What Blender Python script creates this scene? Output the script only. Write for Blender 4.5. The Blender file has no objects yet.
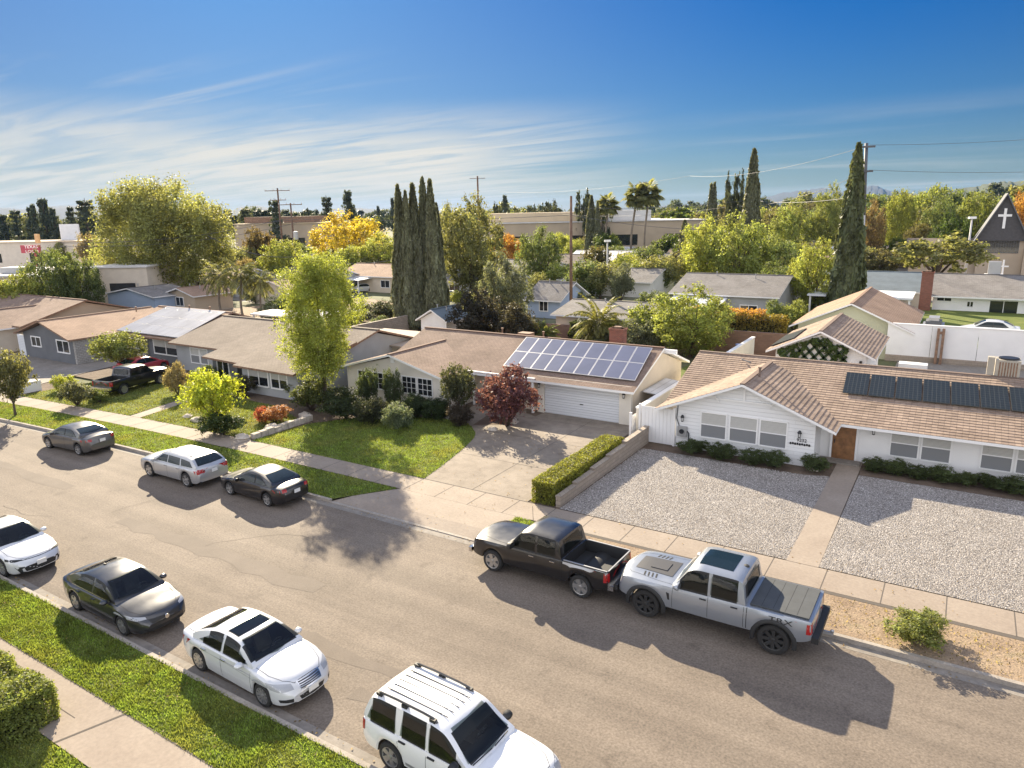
import bpy, math, random
import numpy as np
from mathutils import Vector, Matrix
from mathutils.bvhtree import BVHTree
rad = math.radians
scene = bpy.context.scene
COL = scene.collection
# ---------------------------------------------------------------- tagging
def tag(o, label=None, cat=None, group=None, kind=None):
    if label: o['label'] = label
    if cat: o['category'] = cat
    if group: o['group'] = group
    if kind: o['kind'] = kind
    return o
def empty(name, loc=(0, 0, 0), rz=0.0, label=None, cat=None, group=None):
    o = bpy.data.objects.new(name, None); COL.objects.link(o)
    o.empty_display_size = 0.2
    o.location = loc; o.rotation_euler = (0, 0, rz)
    return tag(o, label, cat, group)
def copy_tree(o, parent=None):
    c = o.copy(); COL.objects.link(c); c.parent = parent
    for ch in list(o.children):
        copy_tree(ch, c)
    return c
# ---------------------------------------------------------------- materials
MATS = {}
def newmat(name):
    m = bpy.data.materials.new(name); m.use_nodes = True
    MATS[name] = m
    nt = m.node_tree
    return m, nt, nt.nodes['Principled BSDF'], nt.nodes, nt.links
def plain(name, col, rough=0.6, metal=0.0, coat=0.0, spec=0.5, var=0.0, scale=3.0, emis=None):
    m, nt, b, N, L = newmat(name)
    b.inputs['Roughness'].default_value = rough
    b.inputs['Metallic'].default_value = metal
    b.inputs['Coat Weight'].default_value = coat
    b.inputs['Coat Roughness'].default_value = 0.04
    b.inputs['Specular IOR Level'].default_value = spec
    if var > 0:
        tc = N.new('ShaderNodeTexCoord'); n = N.new('ShaderNodeTexNoise')
        n.inputs['Scale'].default_value = scale; n.inputs['Detail'].default_value = 6
        r = N.new('ShaderNodeMapRange')
        r.inputs['From Min'].default_value = 0.3; r.inputs['From Max'].default_value = 0.7
        r.inputs['To Min'].default_value = 1 - var; r.inputs['To Max'].default_value = 1 + var
        mx = N.new('ShaderNodeVectorMath'); mx.operation = 'SCALE'
        mx.inputs[0].default_value = col[:3]
        L.new(tc.outputs['Object'], n.inputs['Vector']); L.new(n.outputs['Fac'], r.inputs['Value'])
        L.new(r.outputs['Result'], mx.inputs['Scale']); L.new(mx.outputs['Vector'], b.inputs['Base Color'])
    else:
        b.inputs['Base Color'].default_value = (*col[:3], 1)
    return m
def ramp(N, stops):
    r = N.new('ShaderNodeValToRGB'); cr = r.color_ramp
    while len(cr.elements) < len(stops): cr.elements.new(0.5)
    for e, (p, c) in zip(cr.elements, stops):
        e.position = p; e.color = (*c, 1)
    return r
def noisy(name, layers, rough=0.9, bump=None, spec=0.3, coord='Object', bumpd=0.02):
    """layers: list of (scale, detail, stops, blend, fac)"""
    m, nt, b, N, L = newmat(name)
    b.inputs['Roughness'].default_value = rough
    b.inputs['Specular IOR Level'].default_value = spec
    tc = N.new('ShaderNodeTexCoord')
    cur = None
    for (sc, det, stops, blend, fac) in layers:
        n = N.new('ShaderNodeTexNoise'); n.inputs['Detail'].default_value = det
        n.inputs['Roughness'].default_value = 0.6
        if isinstance(sc, tuple):
            mp = N.new('ShaderNodeMapping'); mp.inputs['Scale'].default_value = sc
            L.new(tc.outputs[coord], mp.inputs['Vector']); L.new(mp.outputs['Vector'], n.inputs['Vector'])
            n.inputs['Scale'].default_value = 1.0
        else:
            n.inputs['Scale'].default_value = sc; L.new(tc.outputs[coord], n.inputs['Vector'])
        r = ramp(N, stops); L.new(n.outputs['Fac'], r.inputs['Fac'])
        if cur is None: cur = r.outputs['Color']
        else:
            mx = N.new('ShaderNodeMix'); mx.data_type = 'RGBA'; mx.blend_type = blend
            mx.inputs['Factor'].default_value = fac
            L.new(cur, mx.inputs['A']); L.new(r.outputs['Color'], mx.inputs['B'])
            cur = mx.outputs['Result']
    L.new(cur, b.inputs['Base Color'])
    if bump:
        n = N.new('ShaderNodeTexNoise'); n.inputs['Scale'].default_value = bump; n.inputs['Detail'].default_value = 4
        L.new(tc.outputs[coord], n.inputs['Vector'])
        bp = N.new('ShaderNodeBump'); bp.inputs['Distance'].default_value = bumpd; bp.inputs['Strength'].default_value = 0.8
        L.new(n.outputs['Fac'], bp.inputs['Height']); L.new(bp.outputs['Normal'], b.inputs['Normal'])
    return m
def shingle(name, c1, c2, mortar, bw, bh, rough=0.9, ms=0.012, noise=0.35, bumpd=0.015, stain=None):
    """roof covering in UV metres"""
    m, nt, b, N, L = newmat(name)
    b.inputs['Roughness'].default_value = rough; b.inputs['Specular IOR Level'].default_value = 0.25
    uv = N.new('ShaderNodeUVMap'); uv.uv_map = 'UVMap'
    br = N.new('ShaderNodeTexBrick')
    br.inputs['Color1'].default_value = (*c1, 1); br.inputs['Color2'].default_value = (*c2, 1)
    br.inputs['Mortar'].default_value = (*mortar, 1)
    br.inputs['Scale'].default_value = 1.0; br.inputs['Mortar Size'].default_value = ms
    br.inputs['Mortar Smooth'].default_value = 0.3
    br.inputs['Brick Width'].default_value = bw; br.inputs['Row Height'].default_value = bh
    L.new(uv.outputs['UV'], br.inputs['Vector'])
    n = N.new('ShaderNodeTexNoise'); n.inputs['Scale'].default_value = 2.2; n.inputs['Detail'].default_value = 8
    n.inputs['Roughness'].default_value = 0.7
    L.new(uv.outputs['UV'], n.inputs['Vector'])
    r = ramp(N, [(0.25, (1 - noise,) * 3), (0.75, (1 + noise * 0.6,) * 3)])
    L.new(n.outputs['Fac'], r.inputs['Fac'])
    mx = N.new('ShaderNodeMix'); mx.data_type = 'RGBA'; mx.blend_type = 'MULTIPLY'; mx.inputs['Factor'].default_value = 1
    L.new(br.outputs['Color'], mx.inputs['A']); L.new(r.outputs['Color'], mx.inputs['B'])
    n3 = N.new('ShaderNodeTexNoise'); n3.inputs['Scale'].default_value = .45; n3.inputs['Detail'].default_value = 5; L.new(uv.outputs['UV'], n3.inputs['Vector'])
    r3 = ramp(N, [(0.35, (.84, .83, .82)), (0.6, (1.06, 1.06, 1.06))]); L.new(n3.outputs['Fac'], r3.inputs['Fac'])
    m3 = N.new('ShaderNodeMix'); m3.data_type = 'RGBA'; m3.blend_type = 'MULTIPLY'; m3.inputs['Factor'].default_value = 1
    L.new(mx.outputs['Result'], m3.inputs['A']); L.new(r3.outputs['Color'], m3.inputs['B'])
    L.new(m3.outputs['Result'], b.inputs['Base Color'])
    bp = N.new('ShaderNodeBump'); bp.inputs['Distance'].default_value = bumpd; bp.invert = True
    L.new(br.outputs['Fac'], bp.inputs['Height']); L.new(bp.outputs['Normal'], b.inputs['Normal'])
    return m
def leafmat(name, trans=0.45, use_obj=True, col=(0.08, 0.13, 0.03), vary=0.35, ns=5.0, dry=0.0):
    m = bpy.data.materials.new(name); m.use_nodes = True; nt = m.node_tree; N = nt.nodes; L = nt.links
    N.clear(); out = N.new('ShaderNodeOutputMaterial')
    if use_obj:
        oi = N.new('ShaderNodeObjectInfo'); src = oi.outputs['Color']
    else:
        rgb = N.new('ShaderNodeRGB'); rgb.outputs[0].default_value = (*col, 1); src = rgb.outputs[0]
    g = N.new('ShaderNodeNewGeometry')
    hs = N.new('ShaderNodeHueSaturation')
    mr = N.new('ShaderNodeMapRange'); mr.inputs['To Min'].default_value = 1 - vary; mr.inputs['To Max'].default_value = 1 + vary * 1.4
    L.new(g.outputs['Random Per Island'], mr.inputs['Value']); L.new(mr.outputs['Result'], hs.inputs['Value'])
    tc = N.new('ShaderNodeTexCoord'); n = N.new('ShaderNodeTexNoise'); n.inputs['Scale'].default_value = ns; n.inputs['Detail'].default_value = 3
    L.new(tc.outputs['Object'], n.inputs['Vector'])
    mh = N.new('ShaderNodeMapRange'); mh.inputs['To Min'].default_value = 0.47; mh.inputs['To Max'].default_value = 0.53
    L.new(n.outputs['Fac'], mh.inputs['Value']); L.new(mh.outputs['Result'], hs.inputs['Hue'])
    vn = N.new('ShaderNodeMapRange'); vn.inputs['From Min'].default_value = .3; vn.inputs['From Max'].default_value = .7; vn.inputs['To Min'].default_value = .65; vn.inputs['To Max'].default_value = 1.3
    L.new(n.outputs['Fac'], vn.inputs['Value'])
    sc_ = N.new('ShaderNodeVectorMath'); sc_.operation = 'SCALE'; L.new(src, sc_.inputs[0]); L.new(vn.outputs['Result'], sc_.inputs['Scale'])
    cc = sc_.outputs['Vector']
    if dry:
        n2 = N.new('ShaderNodeTexNoise'); n2.inputs['Scale'].default_value = .55; n2.inputs['Detail'].default_value = 7; L.new(tc.outputs['Object'], n2.inputs['Vector'])
        md = N.new('ShaderNodeMapRange'); md.inputs['From Min'].default_value = .5; md.inputs['From Max'].default_value = .68; md.inputs['To Max'].default_value = dry; L.new(n2.outputs['Fac'], md.inputs['Value'])
        mm = N.new('ShaderNodeMix'); mm.data_type = 'RGBA'; mm.inputs['B'].default_value = (.30, .235, .09, 1); L.new(md.outputs['Result'], mm.inputs['Factor']); L.new(cc, mm.inputs['A']); cc = mm.outputs['Result']
    L.new(cc, hs.inputs['Color'])
    d = N.new('ShaderNodeBsdfPrincipled'); d.inputs['Roughness'].default_value = 0.55
    d.inputs['Specular IOR Level'].default_value = 0.3
    L.new(hs.outputs['Color'], d.inputs['Base Color'])
    t = N.new('ShaderNodeBsdfTranslucent')
    hs2 = N.new('ShaderNodeMix'); hs2.data_type = 'RGBA'; hs2.blend_type = 'MULTIPLY'; hs2.inputs['Factor'].default_value = 1
    hs2.inputs['B'].default_value = (1.75, 1.65, 0.9, 1)
    L.new(hs.outputs['Color'], hs2.inputs['A']); L.new(hs2.outputs['Result'], t.inputs['Color'])
    ms = N.new('ShaderNodeMixShader'); ms.inputs[0].default_value = trans
    L.new(d.outputs[0], ms.inputs[1]); L.new(t.outputs[0], ms.inputs[2]); L.new(ms.outputs[0], out.inputs['Surface'])
    MATS[name] = m
    return m

leafmat('leaf', 0.5); leafmat('leaf_dark', 0.3); leafmat('grass_blade', 0.4, vary=0.5, ns=2.2, dry=.4)
plain('bark', (0.10, 0.075, 0.055), 0.95, var=0.35, scale=6)
plain('bark_pale', (0.22, 0.18, 0.14), 0.95, var=0.3, scale=6)
noisy('asphalt', [
    (0.35, 6, [(0.3, (0.162, 0.132, 0.104)), (0.5, (0.186, 0.153, 0.121)), (0.72, (0.206, 0.172, 0.137))], None, 1),
    ((0.03, 1.1, 1), 4, [(0.35, (0.84, 0.83, 0.82)), (0.65, (1.12, 1.11, 1.10))], 'MULTIPLY', 0.9),
    (1.3, 10, [(0.28, (0.70, 0.69, 0.68)), (0.42, (1.0, 1.0, 1.0)), (0.75, (1.08, 1.08, 1.07))], 'MULTIPLY', 0.8),
    (16, 10, [(0.3, (0.62, 0.62, 0.62)), (0.72, (1.32, 1.32, 1.32))], 'MULTIPLY', 0.95)], 0.85, bump=40, bumpd=0.008)
noisy('asphalt_patch', [
    (0.8, 6, [(0.3, (0.142, 0.116, 0.092)), (0.7, (0.180, 0.148, 0.118))], None, 1),
    (22, 8, [(0.25, (0.75, 0.75, 0.75)), (0.8, (1.2, 1.2, 1.2))], 'MULTIPLY', 0.8)], 0.85, bump=40, bumpd=0.008)
noisy('concrete', [
    (0.6, 6, [(0.3, (0.265, 0.215, 0.17)), (0.7, (0.33, 0.275, 0.22))], None, 1),
    (9, 8, [(0.3, (0.86, 0.86, 0.86)), (0.7, (1.08, 1.08, 1.08))], 'MULTIPLY', 0.9)], 0.85, bump=30, bumpd=0.004)
noisy('concrete_grey', [
    (0.6, 6, [(0.3, (0.22, 0.195, 0.165)), (0.7, (0.29, 0.26, 0.225))], None, 1),
    (5, 8, [(0.3, (0.75, 0.75, 0.75)), (0.7, (1.12, 1.12, 1.12))], 'MULTIPLY', 0.9)], 0.85, bump=30, bumpd=0.004)
noisy('curbstone', [
    (1.2, 6, [(0.3, (0.30, 0.265, 0.225)), (0.7, (0.42, 0.375, 0.32))], None, 1),
    (14, 8, [(0.3, (0.75, 0.75, 0.75)), (0.7, (1.1, 1.1, 1.1))], 'MULTIPLY', 0.9)], 0.9, bump=30, bumpd=0.004)
noisy('concrete_drive', [
    (0.35, 8, [(0.3, (0.20, 0.165, 0.13)), (0.7, (0.29, 0.245, 0.195))], None, 1),
    (1.8, 8, [(0.35, (0.80, 0.79, 0.78)), (0.6, (1.05, 1.05, 1.05))], 'MULTIPLY', 0.9),
    (14, 8, [(0.3, (0.86, 0.86, 0.86)), (0.7, (1.08, 1.08, 1.08))], 'MULTIPLY', 0.9)], 0.85, bump=30, bumpd=0.004)
plain('joint', (0.10, 0.085, 0.07), 0.95)
noisy('soil', [
    (1.5, 8, [(0.3, (0.10, 0.07, 0.05)), (0.7, (0.17, 0.125, 0.09))], None, 1),
    (25, 8, [(0.3, (0.6, 0.6, 0.6)), (0.7, (1.3, 1.3, 1.3))], 'MULTIPLY', 0.9)], 0.95, bump=12, bumpd=0.05)
noisy('dry_dirt', [
    (1.2, 8, [(0.3, (0.22, 0.155, 0.10)), (0.55, (0.31, 0.23, 0.155)), (0.75, (0.26, 0.215, 0.12))], None, 1),
    (20, 8, [(0.3, (0.65, 0.65, 0.65)), (0.7, (1.25, 1.25, 1.25))], 'MULTIPLY', 0.9)], 0.95, bump=15, bumpd=0.04)
noisy('turf', [
    (0.7, 8, [(0.25, (0.085, 0.115, 0.02)), (0.55, (0.13, 0.16, 0.03)), (0.78, (0.21, 0.20, 0.055))], None, 1),
    (30, 8, [(0.3, (0.6, 0.6, 0.6)), (0.7, (1.35, 1.35, 1.35))], 'MULTIPLY', 0.9)], 0.95, bump=25, bumpd=0.05)
noisy('far_ground', [
    (0.03, 8, [(0.3, (0.16, 0.14, 0.10)), (0.5, (0.12, 0.13, 0.06)), (0.7, (0.22, 0.195, 0.16))], None, 1),
    (0.3, 8, [(0.3, (0.6, 0.6, 0.6)), (0.7, (1.35, 1.35, 1.35))], 'MULTIPLY', 0.9)], 0.95)
def gravelmat():
    m, nt, b, N, L = newmat('gravel')
    b.inputs['Roughness'].default_value = 0.9
    tc = N.new('ShaderNodeTexCoord')
    v = N.new('ShaderNodeTexVoronoi'); v.inputs['Scale'].default_value = 20
    L.new(tc.outputs['Object'], v.inputs['Vector'])
    r = ramp(N, [(0.0, (0.10, 0.088, 0.078)), (0.3, (0.21, 0.185, 0.165)), (0.65, (0.33, 0.30, 0.27)), (1.0, (0.52, 0.48, 0.44))])
    bw = N.new('ShaderNodeRGBToBW'); L.new(v.outputs['Color'], bw.inputs[0]); L.new(bw.outputs[0], r.inputs['Fac'])
    e = ramp(N, [(0.0, (1, 1, 1)), (0.55, (1, 1, 1)), (1.0, (0.45, 0.45, 0.45))]); L.new(v.outputs['Distance'], e.inputs['Fac'])
    n = N.new('ShaderNodeTexNoise'); n.inputs['Scale'].default_value = 0.9; n.inputs['Detail'].default_value = 5
    L.new(tc.outputs['Object'], n.inputs['Vector'])
    r2 = ramp(N, [(0.3, (0.82, 0.8, 0.78)), (0.7, (1.08, 1.08, 1.08))]); L.new(n.outputs['Fac'], r2.inputs['Fac'])
    m1 = N.new('ShaderNodeMix'); m1.data_type = 'RGBA'; m1.blend_type = 'MULTIPLY'; m1.inputs['Factor'].default_value = 1
    m2 = N.new('ShaderNodeMix'); m2.data_type = 'RGBA'; m2.blend_type = 'MULTIPLY'; m2.inputs['Factor'].default_value = 1
    L.new(r.outputs['Color'], m1.inputs['A']); L.new(e.outputs['Color'], m1.inputs['B'])
    L.new(m1.outputs['Result'], m2.inputs['A']); L.new(r2.outputs['Color'], m2.inputs['B'])
    L.new(m2.outputs['Result'], b.inputs['Base Color'])
    bp = N.new('ShaderNodeBump'); bp.inputs['Distance'].default_value = 0.04; bp.invert = True
    L.new(v.outputs['Distance'], bp.inputs['Height']); L.new(bp.outputs['Normal'], b.inputs['Normal'])
gravelmat()
def blockmat(name, c1, c2, mortar, bw=0.4, bh=0.2, ms=0.01):
    m, nt, b, N, L = newmat(name)
    b.inputs['Roughness'].default_value = 0.9
    tc = N.new('ShaderNodeTexCoord'); sx = N.new('ShaderNodeSeparateXYZ'); cb = N.new('ShaderNodeCombineXYZ')
    ad = N.new('ShaderNodeMath'); ad.operation = 'ADD'
    L.new(tc.outputs['Object'], sx.inputs[0]); L.new(sx.outputs['X'], ad.inputs[0]); L.new(sx.outputs['Y'], ad.inputs[1])
    L.new(ad.outputs[0], cb.inputs['X']); L.new(sx.outputs['Z'], cb.inputs['Y'])
    br = N.new('ShaderNodeTexBrick'); br.inputs['Scale'].default_value = 1
    br.inputs['Color1'].default_value = (*c1, 1); br.inputs['Color2'].default_value = (*c2, 1); br.inputs['Mortar'].default_value = (*mortar, 1)
    br.inputs['Brick Width'].default_value = bw; br.inputs['Row Height'].default_value = bh; br.inputs['Mortar Size'].default_value = ms
    L.new(cb.outputs[0], br.inputs['Vector']); L.new(br.outputs['Color'], b.inputs['Base Color'])
    bp = N.new('ShaderNodeBump'); bp.inputs['Distance'].default_value = 0.01; bp.invert = True
    L.new(br.outputs['Fac'], bp.inputs['Height']); L.new(bp.outputs['Normal'], b.inputs['Normal'])
blockmat('brick', (0.28, 0.10, 0.065), (0.20, 0.075, 0.05), (0.28, 0.22, 0.18), 0.22, 0.075, 0.006)
blockmat('block_tan', (0.36, 0.30, 0.24), (0.30, 0.25, 0.20), (0.22, 0.185, 0.15), 0.4, 0.2)
blockmat('block_brown', (0.20, 0.12, 0.085), (0.25, 0.15, 0.105), (0.17, 0.11, 0.08), 0.4, 0.2)
blockmat('stone_veneer', (0.33, 0.32, 0.30), (0.42, 0.40, 0.37), (0.24, 0.22, 0.20), 0.35, 0.15, 0.02)
blockmat('siding_white', (0.80, 0.80, 0.79), (0.80, 0.80, 0.79), (0.66, 0.66, 0.66), 30, 0.2, 0.006)
blockmat('siding_garage', (0.72, 0.74, 0.76), (0.72, 0.74, 0.76), (0.42, 0.43, 0.45), 30, 0.16, 0.008)
plain('white_paint', (0.80, 0.79, 0.77), 0.55, var=0.04, scale=1.2)
plain('white_trim', (0.82, 0.81, 0.79), 0.5)
plain('cream', (0.62, 0.54, 0.43), 0.85, var=0.07, scale=1.0)
plain('pale_cream', (0.72, 0.67, 0.58), 0.85, var=0.07, scale=1.0)
plain('grey_wall', (0.36, 0.37, 0.375), 0.85, var=0.08, scale=1.0)
plain('grey_dark', (0.13, 0.135, 0.145), 0.8, var=0.1, scale=1.0)
plain('tan_wall', (0.45, 0.36, 0.26), 0.85, var=0.08, scale=0.3)
plain('tan_bright', (0.58, 0.46, 0.30), 0.85, var=0.08, scale=0.3)
plain('olive_wall', (0.50, 0.50, 0.36), 0.85, var=0.06, scale=0.5)
plain('blue_wall', (0.34, 0.42, 0.55), 0.85, var=0.06, scale=0.5)
plain('glass_dark', (0.02, 0.022, 0.025), 0.06, spec=0.8)
blockmat('blind', (0.60, 0.59, 0.55), (0.56, 0.55, 0.51), (0.36, 0.35, 0.33), 40, 0.06, 0.008)
plain('screen', (0.20, 0.205, 0.21), 0.6)
plain('wood_door', (0.24, 0.115, 0.045), 0.5, var=0.3, scale=5)
plain('wood_pole', (0.16, 0.10, 0.07), 0.95, var=0.3, scale=2)
plain('metal_pole', (0.50, 0.49, 0.47), 0.6, var=0.08, scale=1)
plain('black_metal', (0.015, 0.015, 0.017), 0.4)
plain('metal_grey', (0.42, 0.42, 0.42), 0.45, metal=0.6)
plain('ac_beige', (0.42, 0.38, 0.31), 0.6, var=0.1)
plain('rust', (0.23, 0.14, 0.09), 0.8, var=0.4, scale=5)
plain('rock', (0.42, 0.37, 0.31), 0.95, var=0.3, scale=3)
plain('sign_red', (0.36, 0.05, 0.07), 0.5)
plain('church_dark', (0.075, 0.07, 0.07), 0.8, var=.15)
plain('sign_yellow', (0.62, 0.36, 0.16), 0.5)
plain('patio_roof', (0.70, 0.72, 0.74), 0.5, var=0.06, scale=1)
plain('bin_blue', (0.05, 0.10, 0.30), .5)
plain('wire', (0.10, 0.10, 0.11), 0.6)
plain('solar_cell', (0.125, 0.13, 0.18), 0.22, spec=0.9, var=0.12, scale=0.8)
plain('solar_black', (0.014, 0.018, 0.016), 0.3, spec=0.4)
plain('panel_frame', (0.07, 0.075, 0.07), 0.5, metal=0.3)
LATER = []
plain('solar_frame', (0.48, 0.48, 0.50), 0.4, metal=0.4)
plain('dark_gap', (0.02, 0.018, 0.016), 0.9)
plain('brown_roof_flat', (0.40, 0.33, 0.26), 0.9, var=0.1, scale=0.6)
plain('roof_white', (0.62, 0.60, 0.57), 0.8, var=0.1, scale=0.4)
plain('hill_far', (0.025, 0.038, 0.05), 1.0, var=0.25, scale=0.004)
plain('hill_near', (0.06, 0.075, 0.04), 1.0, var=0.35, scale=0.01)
plain('roof_blue', (0.12, 0.15, 0.17), 0.85, var=0.15, scale=1)
shingle('shingle_brown', (0.26, 0.187, 0.142), (0.30, 0.218, 0.168), (0.19, 0.12, 0.09), 0.33, 0.16, noise=0.22)
shingle('shingle_tan', (0.40, 0.27, 0.185), (0.35, 0.235, 0.165), (0.25, 0.165, 0.12), 0.33, 0.16, noise=0.15)
shingle('shingle_taupe', (0.19, 0.152, 0.122), (0.225, 0.183, 0.148), (0.135, 0.11, 0.09), 0.33, 0.16, noise=0.18)
shingle('shingle_grey', (0.22, 0.205, 0.19), (0.27, 0.25, 0.23), (0.15, 0.14, 0.13), 0.33, 0.16, noise=0.2)
shingle('tile_pink', (0.38, 0.285, 0.215), (0.29, 0.215, 0.165), (0.21, 0.155, 0.125), 0.25, 0.36, ms=0.006, noise=0.28)
shingle('metal_roof', (0.60, 0.60, 0.60), (0.62, 0.62, 0.62), (0.35, 0.35, 0.35), 0.4, 60, ms=0.02, noise=0.1)
shingle('reflective_panel', (0.36, 0.36, 0.375), (0.38, 0.38, 0.395), (0.24, 0.24, 0.26), 1.0, 1.7, rough=0.3, ms=0.02, noise=0.05)
# ---------------------------------------------------------------- mesh helpers
class MB:
    def __init__(s): s.v = []; s.f = []; s.m = []; s.uv = []; s.mats = []
    def mi(s, m):
        if m not in s.mats: s.mats.append(m)
        return s.mats.index(m)
    def face(s, pts, m, uv=None):
        i = len(s.v); s.v += [tuple(p) for p in pts]
        s.f.append(tuple(range(i, i + len(pts)))); s.m.append(s.mi(m)); s.uv.append(uv)
    def mesh(s, vs, fs, m):
        i = len(s.v); s.v += [tuple(p) for p in vs]; k = s.mi(m)
        for f in fs: s.f.append(tuple(i + a for a in f)); s.m.append(k); s.uv.append(None)
        return s
    def box(s, x0, x1, y0, y1, z0, z1, m, top=None):
        vs = [(x0, y0, z0), (x1, y0, z0), (x1, y1, z0), (x0, y1, z0), (x0, y0, z1), (x1, y0, z1), (x1, y1, z1), (x0, y1, z1)]
        s.mesh(vs, [(0, 3, 2, 1), (0, 1, 5, 4), (1, 2, 6, 5), (2, 3, 7, 6), (3, 0, 4, 7)], m)
        s.mesh(vs[4:], [(0, 1, 2, 3)], top or m); return s
    def bar(s, a, b, w, h, m):
        """rectangular bar from a to b"""
        a = Vector(a); b = Vector(b); d = (b - a).normalized()
        up = Vector((0, 0, 1)) if abs(d.z) < 0.95 else Vector((1, 0, 0))
        r = d.cross(up).normalized() * w / 2; u = r.cross(d).normalized() * h / 2
        vs = [a - r - u, a + r - u, a + r + u, a - r + u, b - r - u, b + r - u, b + r + u, b - r + u]
        s.mesh(vs, [(0, 1, 2, 3), (7, 6, 5, 4), (0, 4, 5, 1), (1, 5, 6, 2), (2, 6, 7, 3), (3, 7, 4, 0)], m); return s
    def tube(s, pts, rs, m, n=8, cap=True):
        pts = [Vector(p) for p in pts]
        if not hasattr(rs, '__len__'): rs = [rs] * len(pts)
        vs = []; fs = []
        for i, p in enumerate(pts):
            d = (pts[min(i + 1, len(pts) - 1)] - pts[max(i - 1, 0)]).normalized()
            up = Vector((0, 0, 1)) if abs(d.z) < 0.9 else Vector((1, 0, 0))
            r = d.cross(up).normalized(); u = r.cross(d).normalized()
            for k in range(n):
                a = 2 * math.pi * k / n
                vs.append(p + (r * math.cos(a) + u * math.sin(a)) * rs[i])
        for i in range(len(pts) - 1):
            for k in range(n):
                fs.append((i * n + k, i * n + (k + 1) % n, (i + 1) * n + (k + 1) % n, (i + 1) * n + k))
        if cap:
            fs.append(tuple(range(n - 1, -1, -1))); fs.append(tuple((len(pts) - 1) * n + k for k in range(n)))
        s.mesh(vs, fs, m); return s
    def lathe(s, c, axis, prof, m, n=24):
        """prof list of (r, h) along axis"""
        c = Vector(c); ax = Vector(axis).normalized()
        up = Vector((0, 0, 1)) if abs(ax.z) < 0.9 else Vector((1, 0, 0))
        r = ax.cross(up).normalized(); u = r.cross(ax).normalized()
        vs = []; fs = []
        for (R, h) in prof:
            for k in range(n):
                a = 2 * math.pi * k / n
                vs.append(c + ax * h + (r * math.cos(a) + u * math.sin(a)) * R)
        for i in range(len(prof) - 1):
            for k in range(n):
                fs.append((i * n + k, i * n + (k + 1) % n, (i + 1) * n + (k + 1) % n, (i + 1) * n + k))
        s.mesh(vs, fs, m); return s
    def slab(s, corners, th, m, side=None):
        """roof plane: corners e0,e1 (eave), r1,r0 (ridge); UV in metres; thick downwards"""
        c = [Vector(p) for p in corners]
        u = (c[1] - c[0]).normalized(); n = (c[1] - c[0]).cross(c[-1] - c[0]).normalized()
        if n.z < 0: n = -n
        v = n.cross(u)
        uvs = [((p - c[0]).dot(u) + c[0].x * 0.37, (p - c[0]).dot(v)) for p in c]
        low = [p - Vector((0, 0, th)) for p in c]
        s.face(c, m, uvs)
        sd = side or m
        s.face(list(reversed(low)), sd)
        k = len(c)
        for i in range(k):
            j = (i + 1) % k
            s.face([c[i], low[i], low[j], c[j]], sd)
        return s
    def courses(s, corners, m, step=0.235, rise=0.024):
        """overlapping tile courses, real steps, on a slab plane"""
        e0, e1, r1, r0 = [Vector(p) for p in corners]
        n = (e1 - e0).cross(r0 - e0).normalized()
        if n.z < 0: n = -n
        Ls = (r0 - e0).length; k = max(1, int(Ls / step))
        uvl = (e1 - e0).length
        for i in range(k):
            a = i / k; b = (i + 1) / k
            A0 = e0.lerp(r0, a); A1 = e1.lerp(r1, a); B0 = e0.lerp(r0, b); B1 = e1.lerp(r1, b)
            U0 = A0 + n * (rise + 0.004); U1 = A1 + n * (rise + 0.004)
            V0 = B0 + n * 0.004; V1 = B1 + n * 0.004
            uo = (A0 - e0).dot((e1 - e0).normalized()); ub = (B0 - e0).dot((e1 - e0).normalized())
            off = 0.14 * (i % 2)
            vv = i * 0.36
            s.face([U0, U1, V1, V0], m, [(uo + off, vv + .02), (uo + (A1 - A0).length + off, vv + .02), (ub + (B1 - B0).length + off, vv + .34), (ub + off, vv + .34)])
            s.face([A0, A1, U1, U0], m, [(uo + off, vv + .02), (uo + uvl + off, vv + .02), (uo + uvl + off, vv + .05), (uo + off, vv + .05)])
            s.face([A0, U0, V0], m); s.face([A1, V1, U1], m)
        return s
    def build(s, name, parent=None, smooth=False, angle=None, loc=None):
        me = bpy.data.meshes.new(name)
        me.from_pydata(s.v, [], s.f)
        for mt in s.mats: me.materials.append(MATS[mt])
        me.polygons.foreach_set('material_index', s.m)
        if any(u is not None for u in s.uv):
            uvl = me.uv_layers.new(name='UVMap'); d = np.zeros((len(me.loops), 2), dtype=np.float32)
            k = 0
            for f, u in zip(s.f, s.uv):
                if u is not None: d[k:k + len(f)] = u
                k += len(f)
            uvl.data.foreach_set('uv', d.ravel())
        if smooth:
            me.polygons.foreach_set('use_smooth', [True] * len(me.polygons))
            if angle: me.set_sharp_from_angle(angle=rad(angle))
        me.update()
        o = bpy.data.objects.new(name, me); COL.objects.link(o); o.parent = parent
        if loc: o.location = loc
        return o
def npmesh(name, V, F, mat, parent=None, fi=4):
    me = bpy.data.meshes.new(name); V = np.asarray(V, np.float32); F = np.asarray(F, np.int32)
    me.vertices.add(len(V)); me.vertices.foreach_set('co', V.ravel())
    me.loops.add(F.size); me.loops.foreach_set('vertex_index', F.ravel())
    me.polygons.add(len(F)); me.polygons.foreach_set('loop_start', np.arange(0, F.size, fi, dtype=np.int32))
    me.update(calc_edges=True); me.materials.append(MATS[mat])
    o = bpy.data.objects.new(name, me); COL.objects.link(o); o.parent = parent
    return o
def bend(X):
    """the street curves gently toward the camera on its far left"""
    return -0.0013 * max(0.0, -X - 26.0) ** 2

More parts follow.
